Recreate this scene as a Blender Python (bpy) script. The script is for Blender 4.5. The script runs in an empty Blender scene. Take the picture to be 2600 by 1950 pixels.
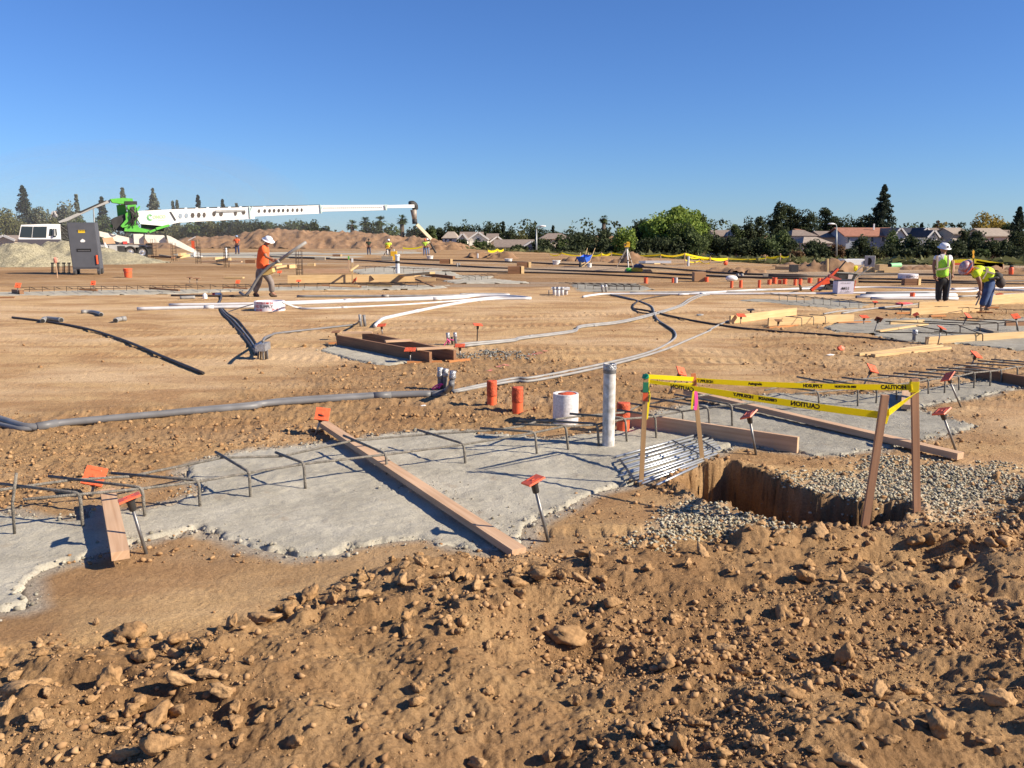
import bpy, math, random
import numpy as np
from mathutils import Vector, Matrix

# ---------------------------------------------------------------- camera, sky, sun, exposure
SC = bpy.context.scene
COL = SC.collection
CAM_H, PITCH, FPX, PW, PH = 1.85, math.radians(10.0), 2160.0, 2600.0, 1950.0
cam_data = bpy.data.cameras.new("camera")
cam = bpy.data.objects.new("camera", cam_data); COL.objects.link(cam)
cam.location = (0, 0, CAM_H); cam.rotation_euler = (math.radians(90) - PITCH, 0, 0)
cam_data.sensor_width = 36.0; cam_data.lens = 36.0 * FPX / PW
cam_data.clip_start = 0.1; cam_data.clip_end = 6000.0
SC.camera = cam
SUN_EL = math.radians(31.5); SUN_AZ = (0.960, -0.28)          # horizontal direction towards the sun
wd = bpy.data.worlds.new("World"); SC.world = wd; wd.use_nodes = True
wn = wd.node_tree.nodes; wl = wd.node_tree.links
sky = wn.new('ShaderNodeTexSky'); sky.sky_type = 'NISHITA'; sky.sun_disc = False
sky.sun_elevation = SUN_EL; sky.sun_rotation = math.atan2(SUN_AZ[0], SUN_AZ[1])
sky.altitude = 0; sky.air_density = 1.0; sky.dust_density = 0.0; sky.ozone_density = 5.0
wn['Background'].inputs['Strength'].default_value = 0.072
tn = wn.new('ShaderNodeMix'); tn.data_type = 'RGBA'; tn.blend_type = 'MULTIPLY'; tn.inputs[0].default_value = 1.0; tn.inputs[7].default_value = (.50, .68, 1.0, 1)
wl.new(sky.outputs[0], tn.inputs[6]); wl.new(tn.outputs[2], wn['Background'].inputs['Color'])
sd_ = bpy.data.lights.new("sun", 'SUN'); sd_.energy = 5.0; sd_.angle = math.radians(0.53); sd_.color = (1.0, 0.87, 0.69)
sun = bpy.data.objects.new("sun", sd_); COL.objects.link(sun)
sv = Vector((SUN_AZ[0] * math.cos(SUN_EL), SUN_AZ[1] * math.cos(SUN_EL), math.sin(SUN_EL)))
sun.rotation_euler = sv.to_track_quat('Z', 'Y').to_euler(); sun.location = sv * 50
SC.view_settings.view_transform = 'Standard'; SC.view_settings.look = 'None'
SC.view_settings.exposure = 0.88; SC.view_settings.gamma = 1.0
SC.cycles.max_bounces = 6; SC.cycles.diffuse_bounces = 3; SC.cycles.glossy_bounces = 3
SC.cycles.transparent_max_bounces = 6

rng = np.random.default_rng(7); rnd = random.Random(11)
R = math.radians

# ---------------------------------------------------------------- photo measurements -> metres
CR = {'A': (0, 440, .29385), 'B': (500, 440, .29385), 'C': (1000, 440, .29385), 'D': (1500, 440, .24864), 'E': (1950, 440, .29385),
      'F': (0, 740, .31646), 'G': (600, 740, .31646), 'H': (1200, 840, .31646), 'I': (1900, 740, .31646), 'J': (0, 1100, .31646),
      'K': (700, 1000, .31646), 'L': (1300, 1100, .31646), 'M': (1900, 1000, .31646), 'N': (600, 570, .14467), 'O': (2330, 590, .15067),
      'P': (0, 480, .23508), 'Q': (740, 620, .18083), 'R': (2050, 640, .15823), 'S': (2300, 780, .13562), 'T': (1600, 900, .36166),
      'U': (0, 1450, .45208), 'V': (900, 1450, .45208), 'W': (1700, 1450, .40687), 'Z': (0, 0, 1.17541), 'X': (0, 0, 1.0)}
cp_, sp_ = math.cos(PITCH), math.sin(PITCH)
def ray(c, px, py):
    x0, y0, s = CR[c]; u = x0 + px * s; v = y0 + py * s
    X = (u - PW / 2) / FPX; Y = -(v - PH / 2) / FPX
    return Vector((X, Y * sp_ + cp_, Y * cp_ - sp_))
def gp(c, px, py, z=0.0):
    """point at height z seen there"""
    d = ray(c, px, py); t = (z - CAM_H) / d.z
    return Vector((d.x * t, d.y * t, z))
def up(base, c, px, py, dy=0.0):
    """point on the vertical plane y = base.y + dy seen there"""
    d = ray(c, px, py); t = (base.y + dy) / d.y
    return Vector((d.x * t, base.y + dy, CAM_H + d.z * t))
def at(c, px, py, dist):
    return up(Vector((0, dist, 0)), c, px, py)

# ---------------------------------------------------------------- noise
def _h(ix, iy, s):
    n = (ix.astype(np.int64) * 374761393 + iy.astype(np.int64) * 668265263 + s * 1442695041) & 0xffffffff
    n = ((n ^ (n >> 13)) * 1274126177) & 0xffffffff
    return ((n ^ (n >> 16)) & 0xffffff) / float(0xffffff)
def vn(x, y, s=0):
    ix = np.floor(x); iy = np.floor(y); fx = x - ix; fy = y - iy
    ux = fx * fx * fx * (fx * (fx * 6 - 15) + 10); uy = fy * fy * fy * (fy * (fy * 6 - 15) + 10)
    a = _h(ix, iy, s); b = _h(ix + 1, iy, s); c = _h(ix, iy + 1, s); d = _h(ix + 1, iy + 1, s)
    return (a + (b - a) * ux + (c - a) * uy + (a - b - c + d) * ux * uy) * 2 - 1
def fbm(x, y, o=4, s=0, g=.5):
    r = 0; a = 1; t = 0
    for k in range(o):
        r = r + a * vn(x, y, s + k * 17); t += a; a *= g
        x, y = x * 1.83 + y * .81 + 3.1, y * 1.83 - x * .81 + 7.7
    return r / t * 1.3
def sst(a, b, x):
    t = np.clip((x - a) / (b - a), 0, 1); return t * t * (3 - 2 * t)
def psd(poly, X, Y):
    """signed distance to polygon, + inside"""
    P = np.array([(p[0], p[1]) for p in poly]); d = np.full(X.shape, 1e9); ins = np.zeros(X.shape, bool)
    for i in range(len(P)):
        ax, ay = P[i]; bx, by = P[(i + 1) % len(P)]
        ex, ey = bx - ax, by - ay; L = ex * ex + ey * ey + 1e-12
        t = np.clip(((X - ax) * ex + (Y - ay) * ey) / L, 0, 1)
        d = np.minimum(d, (X - ax - t * ex) ** 2 + (Y - ay - t * ey) ** 2)
        c1 = (ay > Y) != (by > Y)
        with np.errstate(divide='ignore', invalid='ignore'):
            ins ^= c1 & (X < (bx - ax) * (Y - ay) / (by - ay + 1e-15) + ax)
    d = np.sqrt(d); return np.where(ins, d, -d)
def gpoly(*runs):
    out = []
    for c, pts in runs:
        out += [gp(c, *p) for p in pts]
    return out

# ---------------------------------------------------------------- materials
def mat(name, col, rough=.7, metal=0., vary=.0, vs=8., bump=0., bs=40., spec=None, two=None, detail=4.):
    m = bpy.data.materials.new(name); m.use_nodes = True; nt = m.node_tree; n = nt.nodes; l = nt.links
    b = n['Principled BSDF']; b.inputs['Base Color'].default_value = (*col, 1); b.inputs['Roughness'].default_value = rough
    b.inputs['Metallic'].default_value = metal
    if spec is not None: b.inputs['Specular IOR Level'].default_value = spec
    if vary or bump:
        tc = n.new('ShaderNodeTexCoord')
    if vary:
        nz = n.new('ShaderNodeTexNoise'); nz.inputs['Scale'].default_value = vs; nz.inputs['Detail'].default_value = detail; l.new(tc.outputs['Object'], nz.inputs['Vector'])
        mp = n.new('ShaderNodeMapRange'); mp.inputs['From Min'].default_value = .3; mp.inputs['From Max'].default_value = .7; l.new(nz.outputs[0], mp.inputs[0])
        mx = n.new('ShaderNodeMix'); mx.data_type = 'RGBA'; l.new(mp.outputs[0], mx.inputs[0])
        c2 = two if two else tuple(c * (1 - vary) for c in col)
        mx.inputs[6].default_value = (*c2, 1); mx.inputs[7].default_value = (*(tuple(min(1, c * (1 + vary * .4)) for c in col) if not two else col), 1)
        l.new(mx.outputs[2], b.inputs['Base Color'])
    if bump:
        nb = n.new('ShaderNodeTexNoise'); nb.inputs['Scale'].default_value = bs; nb.inputs['Detail'].default_value = 5; l.new(tc.outputs['Object'], nb.inputs['Vector'])
        bp = n.new('ShaderNodeBump'); bp.inputs['Strength'].default_value = bump; bp.inputs['Distance'].default_value = .02; l.new(nb.outputs[0], bp.inputs['Height'])
        l.new(bp.outputs[0], b.inputs['Normal'])
    return m
def wood(name, c1, c2, sc=1.0):
    m = bpy.data.materials.new(name); m.use_nodes = True; nt = m.node_tree; n = nt.nodes; l = nt.links; b = n['Principled BSDF']
    tc = n.new('ShaderNodeTexCoord'); mp = n.new('ShaderNodeMapping'); mp.inputs['Scale'].default_value = (.9 * sc, 28 * sc, 28 * sc)
    l.new(tc.outputs['UV'], mp.inputs[0]); nz = n.new('ShaderNodeTexNoise'); nz.inputs['Scale'].default_value = 1.5; nz.inputs['Detail'].default_value = 6; nz.inputs['Distortion'].default_value = .6
    l.new(mp.outputs[0], nz.inputs['Vector']); r = n.new('ShaderNodeValToRGB'); l.new(nz.outputs[0], r.inputs[0])
    r.color_ramp.elements[0].position = .3; r.color_ramp.elements[0].color = (*c2, 1); r.color_ramp.elements[1].position = .65; r.color_ramp.elements[1].color = (*c1, 1)
    n2 = n.new('ShaderNodeTexNoise'); n2.inputs['Scale'].default_value = 2.3; l.new(tc.outputs['Object'], n2.inputs['Vector'])
    mx = n.new('ShaderNodeMix'); mx.data_type = 'RGBA'; mx.blend_type = 'MULTIPLY'; mx.inputs[0].default_value = .35; l.new(r.outputs[0], mx.inputs[6]); l.new(n2.outputs[0], mx.inputs[7])
    l.new(mx.outputs[2], b.inputs['Base Color']); b.inputs['Roughness'].default_value = .75
    bp = n.new('ShaderNodeBump'); bp.inputs['Strength'].default_value = .25; bp.inputs['Distance'].default_value = .004; l.new(nz.outputs[0], bp.inputs['Height']); l.new(bp.outputs[0], b.inputs['Normal'])
    return m

# soil: three soil colours carried by vertex attributes (moist, dust), plus grain
def soil_material():
    m = bpy.data.materials.new("soil"); m.use_nodes = True; nt = m.node_tree; n = nt.nodes; l = nt.links; b = n['Principled BSDF']
    tc = n.new('ShaderNodeTexCoord')
    def noise(sc, det=5, dis=0., src=None, ro=.55):
        z = n.new('ShaderNodeTexNoise'); z.inputs['Scale'].default_value = sc; z.inputs['Detail'].default_value = det; z.inputs['Distortion'].default_value = dis
        z.inputs['Roughness'].default_value = ro
        l.new(src if src else tc.outputs['Object'], z.inputs['Vector']); return z.outputs[0]
    def rng_(s, a, b_, c=0., d=1.):
        r = n.new('ShaderNodeMapRange'); l.new(s, r.inputs[0]); r.inputs[1].default_value = a; r.inputs[2].default_value = b_; r.inputs[3].default_value = c; r.inputs[4].default_value = d; return r.outputs[0]
    def mix(f, a, b_, bt='MIX'):
        x = n.new('ShaderNodeMix'); x.data_type = 'RGBA'; x.blend_type = bt
        if isinstance(f, float): x.inputs[0].default_value = f
        else: l.new(f, x.inputs[0])
        for i, s in ((6, a), (7, b_)):
            if isinstance(s, tuple): x.inputs[i].default_value = (*s, 1)
            else: l.new(s, x.inputs[i])
        return x.outputs[2]
    def att(nm):
        a = n.new('ShaderNodeAttribute'); a.attribute_name = nm; return a.outputs['Fac']
    mp = n.new('ShaderNodeMapping'); mp.inputs['Scale'].default_value = (.26, .55, 1); mp.inputs['Rotation'].default_value = (0, 0, R(-9)); l.new(tc.outputs['Object'], mp.inputs[0])
    streak = noise(3.2, 7, .5, mp.outputs[0])
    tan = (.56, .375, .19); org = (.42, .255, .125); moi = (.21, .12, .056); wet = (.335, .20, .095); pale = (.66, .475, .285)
    c = mix(rng_(streak, .42, .57), org, tan)
    c = mix(rng_(noise(1.1, 6, .3, mp.outputs[0]), .48, .64, 0., .85), c, pale)
    c = mix(rng_(noise(6.5, 10, .2, mp.outputs[0], .68), .56, .70, 0., .75), c, org)
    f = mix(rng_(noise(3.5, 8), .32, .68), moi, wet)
    c = mix(att('moist_shade'), c, f)
    cem = (.40, .37, .31)
    c = mix(att('cement'), c, cem)
    g = noise(70, 8, 0., None, .8); c = mix(rng_(g, .36, .56), mix(.8, c, (.55, .53, .5), 'MULTIPLY'), c)
    l.new(c, b.inputs['Base Color']); b.inputs['Roughness'].default_value = .95; b.inputs['Specular IOR Level'].default_value = .15
    b1 = n.new('ShaderNodeBump'); b1.inputs['Strength'].default_value = .8; b1.inputs['Distance'].default_value = .024; l.new(noise(52, 9, 0., None, .78), b1.inputs['Height'])
    b2 = n.new('ShaderNodeBump'); b2.inputs['Strength'].default_value = .5; b2.inputs['Distance'].default_value = .05; l.new(noise(7, 6, .4, None, .6), b2.inputs['Height']); l.new(b1.outputs[0], b2.inputs['Normal'])
    l.new(b2.outputs[0], b.inputs['Normal'])
    return m

# ---------------------------------------------------------------- mesh builder
class MB:
    def __init__(s): s.v = []; s.f = []; s.n = 0; s.uv = []; s.hasuv = False
    def raw(s, V, F, uv=None):
        V = [tuple(x) for x in V]
        s.v += V; s.f += [tuple(i + s.n for i in f) for f in F]; s.n += len(V)
        if uv is None: s.uv += [(v[0] * .3 + v[2] * .2, v[1] * .3) for v in V]
        else: s.uv += uv
        return s
    def frame_box(s, O, ax, ay, az, taper=1.0, bev=0.):
        """box from corner-centre O (centre of base) with half axes ax, ay and full az; UV along ax"""
        ax, ay, az = Vector(ax), Vector(ay), Vector(az); O = Vector(O)
        q = [(-1, -1), (1, -1), (1, 1), (-1, 1)]
        V = [O + ax * a + ay * b for a, b in q] + [O + az + (ax * a + ay * b) * taper for a, b in q]
        F = [(3, 2, 1, 0), (4, 5, 6, 7), (0, 1, 5, 4), (1, 2, 6, 5), (2, 3, 7, 6), (3, 0, 4, 7)]
        L, wdt, h = ax.length * 2, ay.length * 2, az.length; o = rnd.random() * 9
        VV = []; FF = []; UV = []
        for f in F:
            k = len(VV); VV += [V[i] for i in f]; FF.append((k, k + 1, k + 2, k + 3))
            for i in f:
                a = (i % 4) in (1, 2); b = (i % 4) in (2, 3); t = i >= 4
                UV.append((o + a * L, o + b * wdt * .9 + t * h * .8))
        return s.raw(VV, FF, UV)
    def box(s, c, size, rz=0., rx=0., ry=0., taper=1.):
        M = Matrix.Rotation(rz, 3, 'Z') @ Matrix.Rotation(ry, 3, 'Y') @ Matrix.Rotation(rx, 3, 'X')
        ax, ay, az = M @ Vector((size[0] / 2, 0, 0)), M @ Vector((0, size[1] / 2, 0)), M @ Vector((0, 0, size[2]))
        return s.frame_box(Vector(c) - az / 2, ax, ay, az, taper)
    def beam(s, p0, p1, w, h, upv=(0, 0, 1)):
        """plank from p0 to p1 (centre of its underside), w wide, h tall"""
        p0, p1 = Vector(p0), Vector(p1); d = p1 - p0; L = d.length; d = d / L
        sd = d.cross(Vector(upv)).normalized(); u = sd.cross(d).normalized()
        return s.frame_box((p0 + p1) / 2, d * L / 2, sd * w / 2, u * h)
    def tube(s, pts, r, seg=8, cap=True, hollow=False, flat=None):
        P = [Vector(p) for p in pts]; n = len(P)
        rr = r if isinstance(r, (list, tuple)) else [r] * n
        T = []
        for i in range(n):
            t = (P[min(i + 1, n - 1)] - P[max(i - 1, 0)]); T.append(t.normalized() if t.length > 1e-9 else Vector((0, 0, 1)))
        ref = Vector((0, 0, 1)) if abs(T[0].z) < .9 else Vector((1, 0, 0))
        N = T[0].cross(ref).normalized(); V = []; UV = []; L = 0
        for i in range(n):
            N = (N - T[i] * N.dot(T[i])); N = N.normalized() if N.length > 1e-6 else T[i].orthogonal().normalized()
            B = T[i].cross(N)
            if i: L += (P[i] - P[i - 1]).length
            for k in range(seg):
                a = 2 * math.pi * k / seg; V.append(P[i] + (N * math.cos(a) + B * math.sin(a)) * rr[i]); UV.append((L, k / seg * .2))
        F = [(i * seg + k, i * seg + (k + 1) % seg, (i + 1) * seg + (k + 1) % seg, (i + 1) * seg + k) for i in range(n - 1) for k in range(seg)]
        if cap:
            F.append(tuple(range(seg - 1, -1, -1))); F.append(tuple((n - 1) * seg + k for k in range(seg)))
        s.raw(V, F, UV)
        return s
    def lathe(s, base, prof, seg=16, axis=(0, 0, 1), close=True):
        A = Vector(axis).normalized(); N = A.orthogonal().normalized(); B = A.cross(N); base = Vector(base); V = []; F = []
        for (r, h) in prof:
            for k in range(seg):
                a = 2 * math.pi * k / seg; V.append(base + A * h + (N * math.cos(a) + B * math.sin(a)) * max(r, 1e-4))
        m = len(prof)
        F = [(i * seg + k, i * seg + (k + 1) % seg, (i + 1) * seg + (k + 1) % seg, (i + 1) * seg + k) for i in range(m - 1) for k in range(seg)]
        if close: F.append(tuple(range(seg - 1, -1, -1))); F.append(tuple((m - 1) * seg + k for k in range(seg)))
        return s.raw(V, F)
    def prism(s, pts, d):
        """extrude planar polygon pts by vector d"""
        d = Vector(d); n = len(pts); V = [Vector(p) for p in pts] + [Vector(p) + d for p in pts]
        F = [tuple(range(n - 1, -1, -1)), tuple(range(n, 2 * n))] + [(i, (i + 1) % n, n + (i + 1) % n, n + i) for i in range(n)]
        return s.raw(V, F)
    def quad(s, a, b, c, d): return s.raw([a, b, c, d], [(0, 1, 2, 3)])
    def blob(s, c, r, sub=1, sc=(1, 1, 1), rough=.2):
        V, F = ICO[sub]; W = V * (1 + rough * (rng.random(len(V))[:, None] - .5)) * r * np.array(sc) + np.array(c)
        return s.raw(W.tolist(), F.tolist())
    def build(s, name, m, parent=None, smooth=False, auto=None, fix=True):
        me = bpy.data.meshes.new(name); me.from_pydata(s.v, [], s.f); 
        uvl = me.uv_layers.new(name="uv"); li = np.empty(len(me.loops), np.int32); me.loops.foreach_get('vertex_index', li)
        uvl.data.foreach_set('uv', np.array(s.uv, np.float32)[li].ravel())
        if fix:
            import bmesh
            bm = bmesh.new(); bm.from_mesh(me)
            if smooth: bmesh.ops.remove_doubles(bm, verts=bm.verts, dist=1e-5)
            bmesh.ops.recalc_face_normals(bm, faces=bm.faces); bm.to_mesh(me); bm.free()
        if smooth:
            me.polygons.foreach_set('use_smooth', [True] * len(me.polygons))
            if auto:
                try: me.set_sharp_from_angle(angle=auto)
                except Exception: pass
        if m: me.materials.append(m)
        return link(name, me, parent)
def link(name, me, parent=None):
    o = bpy.data.objects.new(name, me); COL.objects.link(o)
    if parent: o.parent = parent; o.matrix_parent_inverse = Matrix.Translation(-parent.location) if parent.type == 'EMPTY' and parent.parent is None else Matrix.Identity(4)
    return o
def ico(sub):
    import bmesh
    bm = bmesh.new(); bmesh.ops.create_icosphere(bm, subdivisions=sub, radius=1); V = np.array([v.co[:] for v in bm.verts]); F = np.array([[v.index for v in f.verts] for f in bm.faces]); bm.free(); return V, F
ICO = {k: ico(k) for k in (1, 2, 3, 4)}
def npmesh(name, V, F, m, smooth=False, parent=None):
    me = bpy.data.meshes.new(name); V = np.asarray(V, np.float32); F = np.asarray(F, np.int32); k = F.shape[1]
    me.vertices.add(len(V)); me.vertices.foreach_set('co', V.ravel()); me.loops.add(F.size); me.loops.foreach_set('vertex_index', F.ravel())
    me.polygons.add(len(F)); me.polygons.foreach_set('loop_start', np.arange(0, F.size, k, dtype=np.int32)); me.polygons.foreach_set('loop_total', np.full(len(F), k, np.int32))
    if smooth: me.polygons.foreach_set('use_smooth', np.ones(len(F), bool))
    me.update(calc_edges=True)
    if m: me.materials.append(m)
    return link(name, me, parent)
def tag(o, label=None, cat=None, group=None, kind=None):
    if label: o['label'] = label
    if cat: o['category'] = cat
    if group: o['group'] = group
    if kind: o['kind'] = kind
    return o
def thing(name, loc, label, cat, group=None):
    o = bpy.data.objects.new(name, None); o.empty_display_size = .1; COL.objects.link(o); o.location = loc
    return tag(o, label, cat, group)
def one(mb, name, m, label, cat, group=None, smooth=False, auto=None, kind=None):
    return tag(mb.build(name, m, None, smooth, auto), label, cat, group, kind)
def copy_tree(o, dx, label, group=None, parent=None):
    c = o.copy(); COL.objects.link(c)
    if parent: c.parent = parent
    else:
        c.location = Vector(o.location) + Vector(dx) if o.type == 'EMPTY' else Vector(o.location) + Vector(dx)
        if label: c['label'] = label
    for ch in o.children: copy_tree(ch, None, None, None, c)
    return c
def smooth_path(pts, n=6):
    P = [Vector(p) for p in pts]; out = []
    for i in range(len(P) - 1):
        a = P[max(i - 1, 0)]; b = P[i]; c = P[i + 1]; d = P[min(i + 2, len(P) - 1)]
        for k in range(n):
            t = k / n; out.append(.5 * ((2 * b) + (c - a) * t + (2 * a - 5 * b + 4 * c - d) * t * t + (3 * b - a - 3 * c + d) * t ** 3))
    out.append(P[-1]); return out
def textmesh(body, size=1.0, bold=0.0):
    cu = bpy.data.curves.new("lettering", 'FONT'); cu.body = body; cu.size = size; cu.align_x = 'CENTER'; cu.align_y = 'CENTER'; cu.offset = bold; cu.resolution_u = 3
    o = bpy.data.objects.new("lettering", cu); COL.objects.link(o); dg = bpy.context.evaluated_depsgraph_get(); me = bpy.data.meshes.new_from_object(o.evaluated_get(dg))
    V = [v.co.copy() for v in me.vertices]; F = [tuple(p.vertices) for p in me.polygons]
    bpy.data.objects.remove(o); bpy.data.curves.remove(cu); bpy.data.meshes.remove(me); return V, F
def text_on(body, size, origin, xdir, ydir, m, parent, bold=0., off=.003, name='lettering'):
    V, F = textmesh(body, size, bold); x, y = Vector(xdir).normalized(), Vector(ydir).normalized(); nn = x.cross(y)
    mb = MB(); mb.raw([Vector(origin) + x * v.x + y * v.y + nn * off for v in V], F); return mb.build(name, m, parent, fix=False)

# ---------------------------------------------------------------- terrain
FRONT = [gp('X', *p) for p in ((-500, 1690), (0, 1634), (300, 1600), (520, 1585), (680, 1530), (760, 1500), (1000, 1440), (1290, 1432), (1440, 1405), (1620, 1365), (1900, 1335), (2060, 1345), (2340, 1330), (2430, 1300), (2600, 1235), (3000, 1190))]
FRONT = FRONT + [Vector((9, -3, 0)), Vector((-9, -3, 0))]
PIT = gpoly(('L', [(1290, 400), (1400, 310), (1535, 268), (1750, 245), (1990, 290)]), ('M', [(150, 640), (300, 720), (450, 790), (650, 815), (950, 850), (1300, 870), (1350, 960), (1250, 1050), (920, 1062), (480, 1070), (200, 1040), (0, 985)]), ('L', [(2000, 700), (1830, 665), (1740, 598), (1600, 575), (1450, 505)]))
SLAB1 = gpoly(('J', [(-500, 1450), (0, 1430), (200, 1405), (262, 1385), (225, 1260), (225, 1170), (330, 1110), (520, 1040), (640, 1020), (720, 985), (870, 945), (1050, 890), (1200, 855), (1340, 805), (1500, 775), (1600, 770), (1720, 805), (1850, 850), (2000, 920)]),
              ('K', [(0, 1275), (160, 1310), (330, 1305), (500, 1295), (620, 1245), (800, 1215), (980, 1190), (1200, 1175), (1400, 1230), (1600, 1250), (1800, 1270), (1990, 1190), (1985, 1090), (2090, 1040)]),
              ('H', [(440, 1560), (600, 1480), (780, 1410), (900, 1330), (1100, 1270), (1300, 1230), (1450, 1190), (1620, 1130), (1780, 1060), (1990, 970), (2100, 925)]),
              ('I', [(0, 1250), (400, 1300), (560, 1320), (750, 1312), (950, 1280), (1240, 1240), (1380, 1190), (1560, 1150), (1700, 1110), (1785, 1072), (1700, 1045), (1560, 1005), (1400, 960), (1380, 930), (1500, 905), (1850, 850), (2212, 770), (2500, 730), (2500, 670), (2212, 690), (2050, 700), (1900, 720), (1700, 740), (1500, 770), (1250, 800), (1000, 835), (700, 830), (560, 845), (400, 830), (250, 820), (0, 850)]),
              ('H', [(2000, 590), (1850, 590), (1700, 600), (1500, 640), (1390, 700), (1260, 770), (1150, 800), (1000, 832), (850, 835), (620, 870), (380, 850), (60, 835), (0, 800)]),
              ('G', [(1700, 1118), (1440, 1128), (1200, 1150), (1000, 1185), (820, 1210), (700, 1220), (440, 1262), (200, 1270), (0, 1290)]),
              ('J', [(1900, 165), (1750, 195), (1560, 250), (1440, 320), (1500, 370), (1590, 440), (1560, 485), (1400, 540), (1180, 600), (1000, 625), (800, 600), (715, 600), (660, 690), (480, 690), (300, 680), (130, 640), (0, 620), (-500, 640)]))
SLAB2 = gpoly(('G', [(665, 475), (720, 455), (830, 425), (1000, 420), (1180, 440), (1500, 520), (1560, 575), (1400, 572), (1250, 588), (1150, 590), (1000, 565), (800, 515)]))
SLAB3 = gpoly(('I', [(580, 290), (700, 250), (960, 225), (1400, 215), (1800, 240), (2212, 210), (2500, 200), (2500, 480), (2212, 475), (1850, 440), (1640, 420), (1400, 415), (1200, 405), (960, 340), (700, 330)]))
SLABS_FAR = {
 'left': gpoly(('A', [(-300, 1035), (0, 1030), (260, 1025), (900, 1010), (1500, 1005), (2212, 1000)]), ('B', [(700, 985), (1500, 975), (2212, 965)]), ('C', [(350, 965), (500, 990), (300, 1000), (0, 1005)]), ('B', [(1500, 1005), (700, 1012), (300, 1020)]), ('A', [(1500, 1045), (800, 1058), (-300, 1065)])),
 'mid': gpoly(('C', [(430, 930), (700, 900), (1000, 925), (1200, 942), (1100, 952), (800, 950), (550, 948)])),
 'mid2': gpoly(('B', [(1300, 840), (1700, 800), (2212, 830)]), ('C', [(560, 880), (850, 890), (860, 905), (500, 905), (100, 880)]), ('B', [(1500, 880)])),
 'loop': gpoly(('D', [(-200, 1130), (0, 1125), (480, 1130), (560, 1160), (640, 1185), (500, 1205), (200, 1215), (-150, 1215)])),
 'right': gpoly(('D', [(1480, 1310), (1600, 1290), (1900, 1290), (2212, 1300)]), ('E', [(300, 1080), (800, 1110), (900, 1140), (800, 1165), (560, 1170), (300, 1150), (0, 1120)])),
 'far': gpoly(('B', [(-200, 695), (0, 690), (900, 680), (1500, 672), (1900, 670), (1980, 690), (1500, 725), (900, 735), (0, 730), (-200, 730)])),
}
ROUGH = gpoly(('G', [(250, 700), (600, 640), (1100, 600), (1700, 560), (2212, 560), (2212, 1150), (1800, 1110), (1000, 1180), (300, 1230), (-600, 1230), (-1900, 1150), (-1900, 950), (-600, 1000), (0, 960)]), )
ROUGH = gpoly(('X', [(-400, 1080), (0, 1060), (500, 1030), (760, 950), (900, 925), (1150, 900), (1400, 880), (1600, 960), (1750, 1000), (1600, 1080), (1300, 1100), (900, 1130), (500, 1160), (0, 1300), (-400, 1320)]))
RIGHTROUGH = gpoly(('X', [(1880, 830), (2600, 770), (3100, 770), (3100, 1010), (2600, 1020), (2440, 1060), (2400, 1140), (2600, 1230), (3100, 1200), (3100, 1400), (2000, 1180), (2440, 1050), (2200, 1000), (1950, 960)]))
GRAV1 = gpoly(('L', [(1130, 690), (1290, 560), (1420, 520), (1600, 580), (1740, 600), (1850, 680), (2212, 740), (2212, 800), (1800, 780), (1500, 770), (1250, 800), (1080, 860), (950, 800)]))
GRAV2 = gpoly(('M', [(280, 790), (430, 720), (600, 620), (800, 660), (1000, 560), (1100, 520), (1300, 640), (1560, 560), (1900, 580), (2212, 650), (2500, 700), (2500, 800), (2100, 850), (1800, 960), (1480, 1010), (1300, 920), (950, 930), (650, 890), (420, 830)]))
def lip(t):   # distance at which the pad ends, by bearing
    return np.interp(t, [-.6, -.3, -.12, -.02, .1, .3, .6], [150, 150, 140, 96, 74, 54, 50])
def macro(X, Y):
    t = X / np.maximum(Y, 1.); e = lip(t)
    return -3.7 * np.clip((Y - e) / np.maximum(172 - e, 20), 0, 1)
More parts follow.
